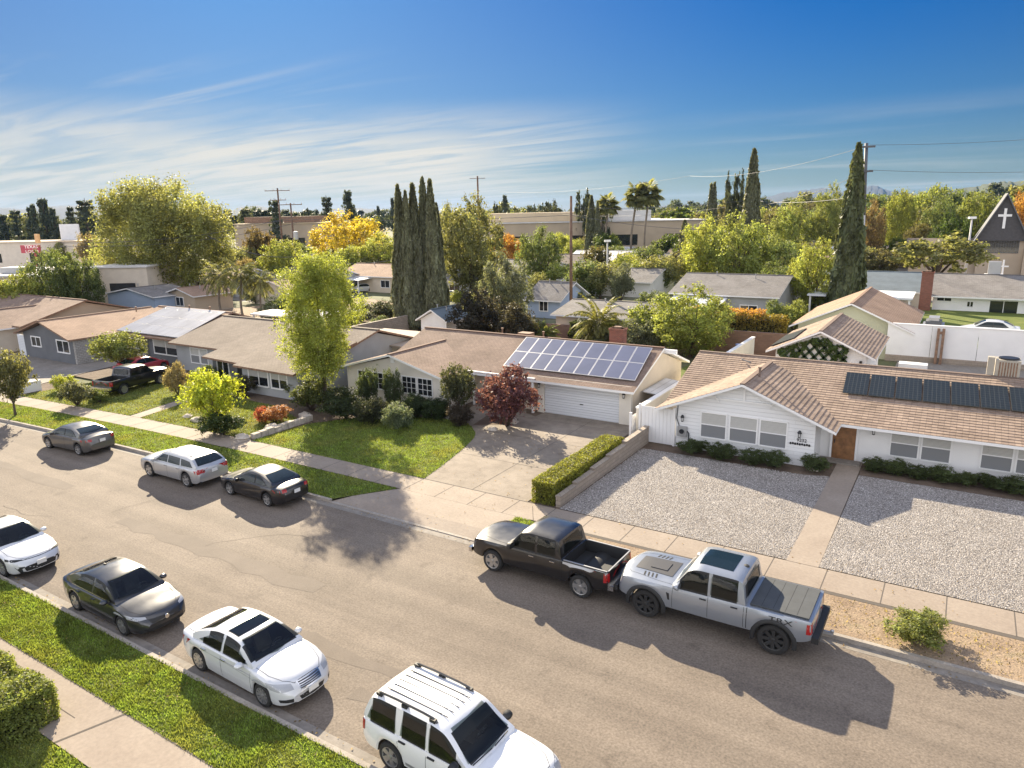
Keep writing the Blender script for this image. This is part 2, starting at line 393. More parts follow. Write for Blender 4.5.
# ================================================================ setting
def strip(name, x0, x1, ya, yb, z, m, kind='structure', h=0.0, step=2.0, parent=None, bendit=True, skirt=0.0):
    """sheet (or a raised kerb if h) between two Y lines that follow the street's bend"""
    b = MB(); n = max(1, int(math.ceil((x1 - x0) / step)))
    fa = ya if callable(ya) else (lambda X: ya); fb = yb if callable(yb) else (lambda X: yb)
    for i in range(n):
        a = x0 + (x1 - x0) * i / n; c = x0 + (x1 - x0) * (i + 1) / n
        ba = bend(a) if bendit else 0; bc = bend(c) if bendit else 0
        p = [(a, fa(a) + ba), (c, fa(c) + bc), (c, fb(c) + bc), (a, fb(a) + ba)]
        b.face([(q[0], q[1], z) for q in p], m)
        if h:
            b.face([(p[0][0], p[0][1], z - h), (p[1][0], p[1][1], z - h), (p[1][0], p[1][1], z), (p[0][0], p[0][1], z)], m)
            b.face([(p[2][0], p[2][1], z - h), (p[3][0], p[3][1], z - h), (p[3][0], p[3][1], z), (p[2][0], p[2][1], z)], m)
    if h:
        for X in (x0, x1):
            bb = bend(X) if bendit else 0
            b.face([(X, fa(X) + bb, z - h), (X, fb(X) + bb, z - h), (X, fb(X) + bb, z), (X, fa(X) + bb, z)], m)
    o = b.build(name, parent)
    if parent is None: tag(o, kind=kind)
    return o
g = MB()
g.face([(-6000, -3000, -0.02), (6000, -3000, -0.02), (6000, 9000, -0.02), (-6000, 9000, -0.02)], 'far_ground')
tag(g.build('ground'), kind='structure')
strip('road', -140, 60, 10.65, 21.05, -0.012, 'asphalt')
strip('gutter', -140, 60, 10.30, 10.65, -0.008, 'concrete_grey')
strip('gutter', -140, 60, 21.05, 21.40, -0.008, 'concrete_grey')
strip('kerb', -140, 60, 10.15, 10.30, 0.13, 'curbstone', h=0.15)
# far kerb, with dropped stretches at the driveways
for a, b_ in ((-140, -78), (-65, -23.4), (-14.4, 60)):
    strip('kerb', a, b_, 21.40, 21.55, 0.13, 'curbstone', h=0.15, step=1.5)
for a, b_ in ((-78, -65), (-23.4, -14.4)):
    strip('kerb', a, b_, 21.40, 21.55, 0.02, 'curbstone', h=0.04, step=1.5)
# far side ground: raised lot level
Z = 0.125
strip('yard_ground', -140, -23.4, 21.55, 30.0, Z - 0.03, 'soil'); strip('yard_ground', -23.4, -14.4, 24.0, 30.0, Z - 0.03, 'soil'); strip('yard_ground', -14.4, 60, 21.55, 30.0, Z - 0.03, 'soil')
strip('yard_soil', -140, 60, 30.0, 52.0, Z - 0.03, 'soil', bendit=False)
strip('sidewalk', -140, 60, 24.05, 25.6, Z, 'concrete', step=1.5)
_a = MB(); _a.face([(-23.4, 21.55, .022), (-14.4, 21.55, .022), (-15.0, 22.3, Z - .004), (-22.8, 22.3, Z - .004)], 'concrete'); _a.face([(-15.0, 22.3, Z - .004), (-14.4, 21.55, .022), (-14.4, 24.05, Z - .004), (-15.0, 24.05, Z - .004)], 'concrete'); _a.face([(-22.8, 22.3, Z - .004), (-15.0, 22.3, Z - .004), (-15.0, 24.05, Z - .004), (-21.5, 24.05, Z - .004)], 'concrete')
tag(_a.build('driveway_apron'), kind='structure')
strip('driveway_apron', -77, -66, 21.55, 24.05, Z - 0.004, 'concrete')
# joints of the far pavement
j = MB()
for i in range(70):
    X = -100 + i * 1.83
    bb = bend(X)
    j.face([(X, 24.05 + bb, Z + .004), (X + .03, 24.05 + bb, Z + .004), (X + .03, 25.6 + bb, Z + .004), (X, 25.6 + bb, Z + .004)], 'joint')
j.face([(-22, 25.58, Z + .006), (-14, 25.58, Z + .006), (-14, 25.63, Z + .006), (-22, 25.63, Z + .006)], 'joint')
tag(j.build('pavement_joints'), kind='structure')
# near side
strip('sidewalk', -140, 60, 6.8, 8.3, 0.125, 'concrete')
strip('verge_ground', -140, 60, 8.3, 10.15, 0.105, 'turf')
strip('lawn_ground', -140, 60, -30, 6.8, 0.10, 'turf')
j = MB()
for i in range(90):
    X = -100 + i * 0.76
    if -18.6 < X < -13.0 and i % 4: continue
    w = 0.05 if abs(X + 16.6) < 0.4 else 0.02
    j.face([(X, 6.8, .129), (X + w, 6.8, .129), (X + w, 8.3, .129), (X, 8.3, .129)], 'joint')
j.face([(-17.95, 6.8, .1305), (-17.88, 6.8, .1305), (-17.38, 8.3, .1305), (-17.45, 8.3, .1305)], 'joint')
j.face([(-40, 7.54, .1295), (-18.4, 7.54, .1295), (-18.4, 7.56, .1295), (-40, 7.56, .1295)], 'joint')
j.face([(-140, 8.30, .128), (60, 8.30, .128), (60, 8.345, .128), (-140, 8.345, .128)], 'joint')
tag(j.build('pavement_joints'), kind='structure')
# asphalt patches and cracks
rng = random.Random(3)
p = MB()
for (x0, x1, y0, y1) in ((-30, -18, 15.2, 15.9), (-20, -9, 13.0, 13.5), (-60, -36, 16.3, 16.9), (-13, 4, 12.0, 12.4)):
    n = 14; top = []; bot = []
    for i in range(n + 1):
        X = x0 + (x1 - x0) * i / n
        top.append((X, y1 + rng.uniform(-.2, .2) + bend(X), -0.008)); bot.append((X, y0 + rng.uniform(-.2, .2) + bend(X), -0.008))
    for i in range(n): p.face([bot[i], bot[i + 1], top[i + 1], top[i]], 'asphalt_patch')
tag(p.build('road_patches'), kind='structure')
p = MB()
for k in range(4):
    X = rng.uniform(-50, -20); Y = rng.uniform(12, 20); a = rng.choice([0, 0, 1.5]) + rng.uniform(-.3, .3)
    pts = []
    for i in range(rng.randint(8, 22)):
        pts.append((X, Y)); a += rng.uniform(-.35, .35) * (1 if i % 3 else -1); X += math.cos(a) * .35; Y += math.sin(a) * .35
        a *= 0.9
    for q, r in zip(pts, pts[1:]):
        d = Vector((r[0] - q[0], r[1] - q[1])).normalized(); nn = Vector((-d.y, d.x)) * 0.007
        if not (11 < q[1] < 20.7 and 11 < r[1] < 20.7): continue
        p.face([(q[0] - nn.x, q[1] - nn.y + bend(q[0]), -.004), (r[0] - nn.x, r[1] - nn.y + bend(r[0]), -.004), (r[0] + nn.x, r[1] + nn.y + bend(r[0]), -.004), (q[0] + nn.x, q[1] + nn.y + bend(q[0]), -.004)], 'joint')
tag(p.build('road_cracks'), kind='structure')
# lots
def poly(name, pts, z, m, kind='structure'):
    b = MB(); b.face([(x, y, z) for x, y in pts], m); return tag(b.build(name), kind=kind)
def spline2(pts, n=8):
    out = []
    P = [pts[0]] + list(pts) + [pts[-1]]
    for i in range(1, len(P) - 2):
        p0, p1, p2, p3 = [Vector(q) for q in P[i - 1:i + 3]]
        for k in range(n):
            t = k / n
            out.append(tuple(0.5 * ((2 * p1) + (-p0 + p2) * t + (2 * p0 - 5 * p1 + 4 * p2 - p3) * t * t + (-p0 + 3 * p1 - 3 * p2 + p3) * t ** 3)))
    out.append(tuple(pts[-1])); return out
lawnA_right = spline2([(-21.3, 25.6), (-21.8, 28.2), (-22.6, 31.3), (-23.4, 33.0), (-25.2, 34.6)])
poly('driveway', [(-21.3, 25.6), (-15.45, 25.6), (-15.45, 38.95), (-27.2, 39.2), (-26.6, 36.0)] + [(p[0], p[1]) for p in reversed(lawnA_right)][:-1], Z, 'concrete_drive')
poly('planter_soil', [(-24.4, 34.2), (-22.3, 35.4), (-22.6, 36.6), (-24.8, 36.3)], Z + .006, 'soil')
poly('planter_soil', [(-22.9, 38.0), (-22.0, 37.6), (-21.9, 38.9), (-23.4, 38.9)], Z + .006, 'soil')
jj = MB()
for Y in (29.6, 33.6, 37.2):
    x0 = -21.9 if Y < 30 else -23.5
    jj.face([(x0, Y, Z + .004), (-15.45, Y, Z + .004), (-15.45, Y + .03, Z + .004), (x0, Y + .03, Z + .004)], 'joint')
jj.face([(-18.45, 25.6, Z + .005), (-18.42, 25.6, Z + .005), (-18.42, 38.9, Z + .005), (-18.45, 38.9, Z + .005)], 'joint')
tag(jj.build('driveway_joints'), kind='structure')
LAWN_A = [(-33.9, 25.6 + bend(-33.9))] + lawnA_right + [(-27.5, 34.2), (-31.5, 32.4), (-33.6, 29.4)]
poly('lawn', LAWN_A, Z + .004, 'turf')
LAWN_C = [(-58.5, 25.6 + bend(-58.5)), (-45.6, 25.6 + bend(-45.6)), (-47.0, 32.0), (-57.5, 33.4)]
LAWN_C2 = [(-44.4, 25.6 + bend(-44.4)), (-34.2, 25.6), (-34.2, 29.6), (-38.5, 31.4), (-46.0, 31.8)]
poly('lawn', LAWN_C, Z + .004, 'turf'); poly('lawn', LAWN_C2, Z + .004, 'turf')
poly('garden_path', [(-45.5, 25.6 + bend(-45.5)), (-44.5, 25.6 + bend(-44.5)), (-46.0, 32.6), (-47.1, 32.6)], Z + .008, 'concrete')
poly('driveway', [(-78, 25.6 + bend(-78)), (-60.3, 25.6 + bend(-60.3)), (-62, 30), (-63.5, 37.5), (-78, 37.5)], Z + .002, 'concrete_grey')
# gravel yard of the white house
bedl = spline2([(-13.7, 35.0), (-10.5, 35.05), (-8.5, 34.9), (-6.0, 34.9), (-4.45, 35.4)], 5)
poly('gravel_yard', [(-13.85, 25.65), (-4.4, 25.65), (-4.4, 35.3)] + list(reversed(bedl))[1:], Z + .004, 'gravel')
poly('gravel_yard', [(-3.3, 25.65), (20, 25.65), (20, 36.2), (-3.25, 36.2)], Z + .004, 'gravel')
poly('garden_path', [(-4.4, 25.6), (-3.3, 25.6), (-3.3, 38.75), (-4.4, 38.75)], Z + .008, 'concrete')
poly('grass_wedge', [(-15.0, 21.56), (-12.6, 21.56), (-13.4, 23.9), (-15.0, 24.0)], Z, 'turf')
poly('dirt_verge', [(-12.6, 21.56), (40, 21.56), (40, 24.0), (-13.2, 24.0)], Z - .01, 'dry_dirt')
poly('dirt_edge', [(-13.0, 23.86), (40, 23.86), (40, 24.05), (-13.0, 24.05)], Z - .004, 'joint')
# far backyards
poly('backyard_concrete', [(-3.9, 46), (30, 46), (30, 66.3), (-3.9, 66.3)], 0.11, 'concrete_grey')
poly('backyard_lawn', [(-14.8, 44), (-13.2, 44), (-13.2, 62), (-18, 64), (-19, 50)], 0.11, 'turf')
poly('backyard_lawn', [(-3.6, 66.8), (30, 66.8), (30, 92), (-3.6, 92)], 1.5, 'turf')
poly('backyard_dirt', [(-62, 46), (-20, 50), (-21, 64), (-62, 62)], 0.0, 'dry_dirt')
poly('side_street', [(-140, 80), (-30, 60), (-28, 64), (-140, 90)], -0.004, 'concrete_grey')
poly('parking_lot', [(-260, 62), (-96, 58), (-100, 72), (-260, 150)], 0.0, 'roof_white')
poly('yard_soil', [(-88, 62.5), (-52, 52.6), (-50, 60), (-62, 78), (-84, 84)], 0.012, 'dry_dirt')
poly('yard_paving', [(-90, 52), (-50, 50), (-50, 62), (-92, 66)], 0.0, 'concrete_grey')
poly('parking_lot', [(-30, 118), (30, 100), (60, 150), (-20, 172)], 0.0, 'concrete_grey')
# ---------------------------------------------------------------- grass blades
def in_poly(P, poly_):
    x, y = P[:, 0], P[:, 1]; ins = np.zeros(len(P), bool); n = len(poly_)
    for i in range(n):
        x1, y1 = poly_[i]; x2, y2 = poly_[(i + 1) % n]
        c = ((y1 > y) != (y2 > y)) & (x < (x2 - x1) * (y - y1) / (y2 - y1 + 1e-12) + x1)
        ins ^= c
    return ins
def grass(name, polyg, dens, h, z, col, seed=0):
    r = np.random.RandomState(seed); A = np.array(polyg)
    x0, y0 = A.min(0); x1, y1 = A.max(0); n = int((x1 - x0) * (y1 - y0) * dens)
    P = np.stack([r.uniform(x0, x1, n), r.uniform(y0, y1, n)], 1); P = P[in_poly(P, polyg)]; n = len(P)
    s = np.sin(P[:, 0] * 2.1 + 1.3 * np.sin(P[:, 1] * 1.7)) * np.sin(P[:, 1] * 2.9 + P[:, 0] * .6)
    hh = h * r.uniform(.5, 1.3, n) * (1 + .3 * s)
    a = r.uniform(0, 2 * np.pi, n); w = 0.018 * r.uniform(.7, 1.5, n)
    lean = r.uniform(0, .8, n) * hh; la = r.uniform(0, 2 * np.pi, n)
    V = np.zeros((n, 3, 3)); V[:, 0, 0] = P[:, 0] - np.cos(a) * w; V[:, 0, 1] = P[:, 1] - np.sin(a) * w
    V[:, 1, 0] = P[:, 0] + np.cos(a) * w; V[:, 1, 1] = P[:, 1] + np.sin(a) * w
    V[:, 2, 0] = P[:, 0] + np.cos(la) * lean; V[:, 2, 1] = P[:, 1] + np.sin(la) * lean
    V[:, :2, 2] = z; V[:, 2, 2] = z + hh
    o = npmesh(name, V.reshape(-1, 3), np.arange(n * 3).reshape(-1, 3), 'grass_blade', fi=3); o.color = (*col, 1)
    return tag(o, 'short mown grass growing in the verges and lawns', 'grass', kind='stuff')
GC = (0.165, 0.215, 0.045)
grass('grass', [(-30, 8.31), (-9, 8.31), (-9, 10.19), (-30, 10.19)], 1100, 0.07, 0.10, GC, 1)
grass('grass', [(-20, 4.5), (-13.5, 4.5), (-13.5, 6.8), (-20, 6.8)], 900, 0.07, 0.10, GC, 2)
vb = [(X, 21.56 + bend(X)) for X in range(-64, -22)] + [(-23.4, 21.56), (-21.6, 24.0)]
vb += [(X, 24.0 + bend(X)) for X in range(-24, -65, -1)]
VERGE = [(-64.5, 21.56 + bend(-64.5))] + vb
b = MB(); 
strip('verge_ground', -64.5, -23.4, 21.56, 24.0, Z - .006, 'turf', step=1.0)
poly('verge_ground', [(-23.4, 21.56), (-21.6, 24.0), (-23.4, 24.0)], Z - .006, 'turf')
grass('grass', VERGE, 420, 0.08, Z - .01, GC, 3)
grass('grass', LAWN_A, 420, 0.08, Z, GC, 4)
grass('grass', LAWN_C, 200, 0.09, Z, (0.17, 0.19, 0.05), 5); grass('grass', LAWN_C2, 250, 0.09, Z, (0.17, 0.19, 0.05), 6)
grass('grass', [(-15.0, 21.6), (-12.7, 21.6), (-13.4, 23.9), (-15.0, 24.0)], 500, 0.09, Z, GC, 7)
grass('grass', [(-2.5, 21.7), (6, 21.7), (6, 23.8), (-2.5, 23.8)], 45, 0.06, Z, (0.22, 0.18, 0.09), 8)
def litter(n, boxes, seed, label):
    r = np.random.RandomState(seed); V = []; F = []
    for k in range(n):
        x0, x1, y0, y1, z = boxes[r.randint(len(boxes))]; x, y = r.uniform(x0, x1), r.uniform(y0, y1); a = r.uniform(0, 6.28); s = r.uniform(.018, .045)
        i = len(V); V += [(x + math.cos(a) * s, y + math.sin(a) * s, z + .012), (x - math.sin(a) * s * .6, y + math.cos(a) * s * .6, z + r.uniform(.012, .04)), (x - math.cos(a) * s, y - math.sin(a) * s, z + .012), (x + math.sin(a) * s * .6, y - math.cos(a) * s * .6, z + r.uniform(.012, .04))]; F.append((i, i + 1, i + 2, i + 3))
    o = npmesh('fallen_leaves', V, F, 'leaf'); o.color = (.28, .19, .07, 1); tag(o, label, 'leaves', kind='stuff')
litter(1300, [(-30, -8, 8.3, 10.6, .13), (-30, -8, 9.9, 10.7, -.005), (-34, -16, 21.0, 24.0, .13), (-36, -22, 24.0, 32.0, .14), (-22, 4, 21.0, 21.5, .0), (-22, 6, 24.0, 27.0, .13), (-24, -15, 24, 36, .13), (-12, 4, 21.6, 24, .13)], 5, 'dry fallen leaves scattered on the verges, gutters and pavements')
# ---------------------------------------------------------------- loose gravel stones
def stones(polyg, dens, z, seed):
    r = np.random.RandomState(seed); A = np.array(polyg)
    x0, y0 = A.min(0); x1, y1 = A.max(0); n = int((x1 - x0) * (y1 - y0) * dens)
    P = np.stack([r.uniform(x0, x1, n), r.uniform(y0, y1, n)], 1); P = P[in_poly(P, polyg)]; n = len(P)
    base = np.array([[1, 0, 0], [0, 1, 0], [-1, 0, 0], [0, -1, 0], [0, 0, .8]], float)
    s = r.uniform(.015, .034, (n, 1, 1)); a = r.uniform(0, 6.28, n)
    ca, sa = np.cos(a), np.sin(a)
    V = base[None] * s * r.uniform(.7, 1.3, (n, 5, 3)); X = V[..., 0] * ca[:, None] - V[..., 1] * sa[:, None]; Y = V[..., 0] * sa[:, None] + V[..., 1] * ca[:, None]
    V[..., 0] = X + P[:, :1]; V[..., 1] = Y + P[:, 1:2]; V[..., 2] += z
    F = np.array([[0, 1, 4], [1, 2, 4], [2, 3, 4], [3, 0, 4]]); FF = (np.arange(n) * 5)[:, None, None] + F[None]
    o = npmesh('gravel_stones', V.reshape(-1, 3), FF.reshape(-1, 3), 'stone', fi=3)
    return tag(o, 'loose pale grey gravel stones covering the front yard', 'gravel', kind='stuff')
def stonemat():
    m, nt, b, N, L = newmat('stone'); b.inputs['Roughness'].default_value = .9
    g_ = N.new('ShaderNodeNewGeometry'); r = ramp(N, [(0, (.13, .115, .10)), (.4, (.27, .245, .22)), (.8, (.40, .37, .33)), (1, (.60, .56, .52))])
    L.new(g_.outputs['Random Per Island'], r.inputs['Fac']); L.new(r.outputs['Color'], b.inputs['Base Color'])
stonemat()
stones([(-13.8, 25.7), (-4.45, 25.7), (-4.45, 35.0), (-13.8, 35.0)], 420, Z, 1)
stones([(-3.25, 25.7), (7, 25.7), (7, 36.1), (-3.25, 36.1)], 420, Z, 2)
# ---------------------------------------------------------------- hills on the horizon
def hills(name, D, pxs, m, depth):
    """profile: (world angle deg from +Y towards +X, height)"""
    b = MB(); rr = random.Random(len(pxs) + int(D)); prof = []
    for (a0, h0), (a1, h1) in zip(pxs, pxs[1:]):
        n = 10
        for k in range(n):
            t = k / n; prof.append((a0 + (a1 - a0) * t, h0 + (h1 - h0) * (t * t * (3 - 2 * t)) + rr.uniform(-.04, .04) * max(h0, h1)))
    prof.append(pxs[-1])
    rows = [(0, 0.0), (depth * .25, .45), (depth * .5, .8), (depth * .7, 1.0), (depth, 0.4)]
    vs = []; 
    for a, h in prof:
        for i, (dd, f) in enumerate(rows):
            j_ = 1 + rr.uniform(-.12, .12) if 0 < i < 3 else 1
            vs.append(((D + dd) * math.sin(rad(a)), (D + dd) * math.cos(rad(a)), h * f * j_ - (2 if i == 0 else 0)))
    fs = []; R_ = len(rows)
    for i in range(len(prof) - 1):
        for k in range(R_ - 1): fs.append((i * R_ + k, (i + 1) * R_ + k, (i + 1) * R_ + k + 1, i * R_ + k + 1))
    b.mesh(vs, fs, m); return tag(b.build(name, smooth=True), kind='structure')
HILLS_HERE = True

hills('hills', 4200, [(-72.50,69.39), (-68.66,96.37), (-65.58,82.06), (-62.77,101.63), (-61.05,88.16), (-57.43,47.46), (-53.19,34.53), (-51.92,76.57), (-50.88,81.47), (-49.72,54.39), (-47.24,31.19), (-44.29,59.10), (-42.44,43.08), (-39.80,25.56), (-35.20,17.94), (-29.77,2.22), (-25.15,14.60), (-17.68,34.55), (-13.44,71.09), (-11.41,104.13), (-9.30,123.51), (-7.79,101.42), (-6.12,132.90), (-4.85,93.91), (-1.95,46.03), (6.47,21.54)], 'hill_far', 1800)
hills('hills', 1500, [(-9.34,12.87), (-6.17,27.40), (-2.56,32.59), (-0.31,42.28), (1.02,52.36), (2.34,52.73), (4.43,41.16), (8.26,28.32)], 'hill_near', 500)
# ================================================================ houses
def add(name, parent, fn, smooth=False, **kw):
    b = MB(); fn(b); o = b.build(name, parent, smooth=smooth)
    for k, v in kw.items(): o[k] = v
    return o
def window(parent, x0, x1, z0, z1, y, frame='white_trim', style='double', face=-1, axis='y', name='window', fw=0.07):
    """window on a wall; axis 'y': wall plane Y=y facing -Y (face -1)/+Y; axis 'x': plane X=y"""
    f = MB(); g_ = MB(); g2 = MB(); 
    def bx(mb, a0, a1, c0, c1, d0, d1, m):
        lo, hi = sorted((y + face * d0, y + face * d1))
        if axis == 'y': mb.box(a0, a1, lo, hi, c0, c1, m)
        else: mb.box(lo, hi, a0, a1, c0, c1, m)
    bx(f, x0 - fw, x0, z0 - fw, z1 + fw, 0.002, .05, frame); bx(f, x1, x1 + fw, z0 - fw, z1 + fw, 0.002, .05, frame)
    bx(f, x0, x1, z1, z1 + fw, 0.002, .05, frame); bx(f, x0 - .03, x1 + .03, z0 - fw, z0, 0.003, .09, frame)
    W = x1 - x0
    if style == 'double':
        zm = z0 + (z1 - z0) * .52; bx(f, x0, x1, zm - .025, zm + .025, 0.003, .045, frame)
        bx(g_, x0, x1, zm + .025, z1, 0.001, .012, 'blind'); bx(g2, x0, x1, z0, zm - .025, 0.001, .02, 'screen')
    elif style == 'slider':
        xm = (x0 + x1) / 2; bx(f, xm - .03, xm + .03, z0, z1, 0.003, .045, frame)
        bx(g_, x0, x1, z0, z1, 0.001, .012, 'glass_dark')
    elif style == 'grid':
        n = max(2, int(W / .35))
        for i in range(1, n): bx(f, x0 + W * i / n - .015, x0 + W * i / n + .015, z0, z1, 0.014, .04, frame)
        for i in (1, 2): zz = z0 + (z1 - z0) * i / 3; bx(f, x0, x1, zz - .015, zz + .015, 0.016, .035, frame)
        bx(g_, x0, x1, z0, z1, 0.001, .012, 'glass_dark')
    elif style == 'picture':
        xm = x0 + W * .52; bx(f, xm - .04, xm + .04, z0, z1, 0.003, .045, frame)
        zm = z0 + (z1 - z0) * .5
        bx(g_, x0, x1, zm, z1, 0.001, .012, 'blind'); bx(g_, x0, x1, z0, zm, 0.001, .012, 'glass_dark')
    o = f.build(name, parent); g_.build('glass', o)
    if g2.v: g2.build('insect_screen', o)
    return o
def gable_x(parent, x0, x1, y0, y1, ze, zr, wall, roof, ov=0.6, ovx=0.45, th=0.14, trim='white_trim', ridge_y=None, wname='wall', rname='roof', base=0.0, courses=False, front_mat=None, ovb=None):
    """house body with its ridge along X"""
    ry = (y0 + y1) / 2 if ridge_y is None else ridge_y
    w = MB(); w.box(x0, x1, y0, y1, base, ze - .02, wall)
    sl = (zr - ze) / (ry - y0)
    for X, s in ((x0, 1), (x1, -1)):
        w.mesh([(X, y0, ze - .02), (X, y1, ze - .02), (X, ry, zr - .12), (X + s * .1, y0, ze - .02), (X + s * .1, y1, ze - .02), (X + s * .1, ry, zr - .12)], [(0, 1, 2), (5, 4, 3), (0, 2, 5, 3), (1, 4, 5, 2)], wall)
    wo = w.build(wname, parent)
    r = MB(); ovb_ = ov if ovb is None else ovb
    zf = ze - sl * ov; slb = (zr - ze) / (y1 - ry); zb = ze - slb * ovb_
    A = (x0 - ovx, y0 - ov, zf + th); B = (x1 + ovx, y0 - ov, zf + th); C_ = (x1 + ovx, ry, zr + th); D_ = (x0 - ovx, ry, zr + th)
    r.slab([A, B, C_, D_], th, roof, side=trim)
    E_ = (x1 + ovx, y1 + ovb_, zb + th); F_ = (x0 - ovx, y1 + ovb_, zb + th)
    r.slab([E_, F_, D_, C_], th, roof, side=trim)
    if courses: r.courses([A, B, C_, D_], roof)
    r.bar((x0 - ovx, ry, zr + th + .01), (x1 + ovx, ry, zr + th + .01), .24, .07, roof)
    ro = r.build(rname, parent)
    return wo, ro
def gable_y(parent, x0, x1, y0, y1, ze, zr, wall, roof, ov=0.6, ovy=0.6, th=0.14, trim='white_trim', wname='wall', rname='roof', base=0.0, courses=False, yb=None, ridge_x=None):
    """body with its ridge along Y (gable faces the street)"""
    rx = (x0 + x1) / 2 if ridge_x is None else ridge_x
    w = MB(); w.box(x0, x1, y0, y1, base, ze - .02, wall)
    for Y, s in ((y0, 1), (y1, -1)):
        w.mesh([(x0, Y, ze - .02), (x1, Y, ze - .02), (rx, Y, zr - .12), (x0, Y + s * .1, ze - .02), (x1, Y + s * .1, ze - .02), (rx, Y + s * .1, zr - .12)], [(0, 1, 2), (5, 4, 3), (0, 2, 5, 3), (1, 4, 5, 2)], wall)
    wo = w.build(wname, parent)
    r = MB(); yb_ = y1 + ovy if yb is None else yb
    sL = (zr - ze) / (rx - x0); sR = (zr - ze) / (x1 - rx)
    a = (x0 - ov, yb_, ze - sL * ov + th); b_ = (x0 - ov, y0 - ovy, ze - sL * ov + th); c = (rx, y0 - ovy, zr + th); d = (rx, yb_, zr + th)
    r.slab([a, b_, c, d], th, roof, side=trim)
    e = (x1 + ov, y0 - ovy, ze - sR * ov + th); f = (x1 + ov, yb_, ze - sR * ov + th)
    r.slab([e, f, d, c], th, roof, side=trim)
    if courses: r.courses([a, b_, c, d], roof); r.courses([e, f, d, c], roof)
    r.bar((rx, y0 - ovy, zr + th + .01), (rx, yb_, zr + th + .01), .24, .07, roof)
    ro = r.build(rname, parent)
    return wo, ro
def chimney(parent, x, y, z0, z1, w=.7, d=.5, m='brick', name='chimney'):
    c = MB(); c.box(x - w / 2, x + w / 2, y - d / 2, y + d / 2, z0, z1, m); c.box(x - w / 2 - .05, x + w / 2 + .05, y - d / 2 - .05, y + d / 2 + .05, z1 - .12, z1, m)
    c.box(x - w / 4, x + w / 4, y - d / 4, y + d / 4, z1, z1 + .12, 'rust'); return c.build(name, parent)
def vents(parent, spots, m='rust'):
    for (x, y, z) in spots:
        v = MB(); v.tube([(x, y, z - .1), (x, y, z + .35)], .06, m, n=8); v.tube([(x, y, z + .35), (x, y, z + .42)], .1, m, n=8)
        v.build('roof_vent', parent)
def lantern(parent, x, y, z, face=-1):
    l = MB(); l.box(x - .02, x + .02, *sorted((y, y + face * .16)), z + .1, z + .13, 'black_metal')
    yy = y + face * .16
    l.lathe((x, yy, z), (0, 0, 1), [(0.0, .22), (.05, .2), (.11, .08), (.10, .06), (.0, .06)], 'black_metal', 8)
    for k in range(4):
        a = k * math.pi / 2 + .78; l.bar((x + .08 * math.cos(a), yy + .08 * math.sin(a), z + .07), (x + .06 * math.cos(a), yy + .06 * math.sin(a), z - .15), .014, .014, 'black_metal')
    l.lathe((x, yy, z), (0, 0, 1), [(0, -.17), (.065, -.16), (.065, -.13), (0, -.13)], 'black_metal', 8)
    l.tube([(x, yy, z - .12), (x, yy, z + .04)], .03, 'white_trim', 6)
    return l.build('wall_lantern', parent)
def solar_quad(P, u, v):  # bilinear on corners bl, br, tr, tl
    bl, br, tr, tl = [Vector(p) for p in P]
    return bl.lerp(br, u).lerp(tl.lerp(tr, u), v)

# ---------------------------------------------------------------- house A : cream ranch house with solar panels
hA = empty('ranch_house', (0, 0, 0), 0, 'cream ranch house with brown shingle roof, solar panels and a white double garage door', 'house')
gable_x(hA, -34.6, -16.0, 38.9, 47.5, 2.45, 3.98, 'cream', 'shingle_brown', ov=.75, ovx=.35, ridge_y=43.1)
gable_y(hA, -36.4, -27.7, 35.9, 42.2, 2.3, 3.45, 'pale_cream', 'shingle_brown', ov=.55, ovy=.45, yb=43.0, wname='wing_wall', rname='wing_roof')
def fnd(b):
    b.box(-22.4, -21.95, 38.62, 38.88, .12, 2.5, 'pale_cream'); b.box(-16.75, -15.98, 38.62, 38.88, .12, 2.5, 'pale_cream')
    b.box(-21.95, -16.75, 38.62, 38.88, 2.22, 2.5, 'pale_cream')
add('garage_surround', hA, fnd)
gd = add('garage_door', hA, lambda b: [b.box(-21.93, -16.77, 38.74, 38.86, .13 + i * .522, .13 + (i + 1) * .522 - .012, 'siding_garage') for i in range(4)])
add('handle', gd, lambda b: b.box(-19.42, -19.2, 38.70, 38.738, .95, 1.0, 'black_metal'))
add('porch_beam', hA, lambda b: [b.box(-27.6, -22.4, 38.2, 38.36, 2.2, 2.42, 'white_trim')] + [b.box(X, X + .12, 38.2, 38.34, .1, 2.2, 'white_trim') for X in (-27.2, -24.9, -22.6)])
window(hA, -35.3, -34.1, 1.0, 2.1, 35.9, style='grid'); window(hA, -33.9, -32.6, 1.0, 2.1, 35.9, style='grid')
window(hA, -31.3, -30.15, 1.0, 2.1, 35.9, style='grid'); window(hA, -29.95, -28.8, 1.0, 2.1, 35.9, style='grid')
window(hA, -24.6, -23.2, 1.0, 2.1, 38.9, style='grid')
add('front_door', hA, lambda b: b.box(-26.4, -25.5, 38.84, 38.896, .12, 2.15, 'wood_door'))
add('gable_trim', hA, lambda b: b.box(-32.22, -31.9, 35.83, 35.897, 2.95, 3.35, 'white_trim'))
chimney(hA, -19.9, 45.5, 2.8, 4.75, 1.0, .7)
lantern(hA, -22.2, 38.62, 1.95); lantern(hA, -16.4, 38.62, 1.95)
vents(hA, [(-28.2, 43.6, 4.05), (-24.7, 43.5, 4.05)])
add('roof_hatch', hA, lambda b: b.box(-26.9, -25.9, 43.6, 44.3, 3.9, 4.2, 'rust'))
add('rear_beam', hA, lambda b: b.box(-15.9, -14.9, 43.2, 43.4, 3.75, 4.0, 'white_trim'))
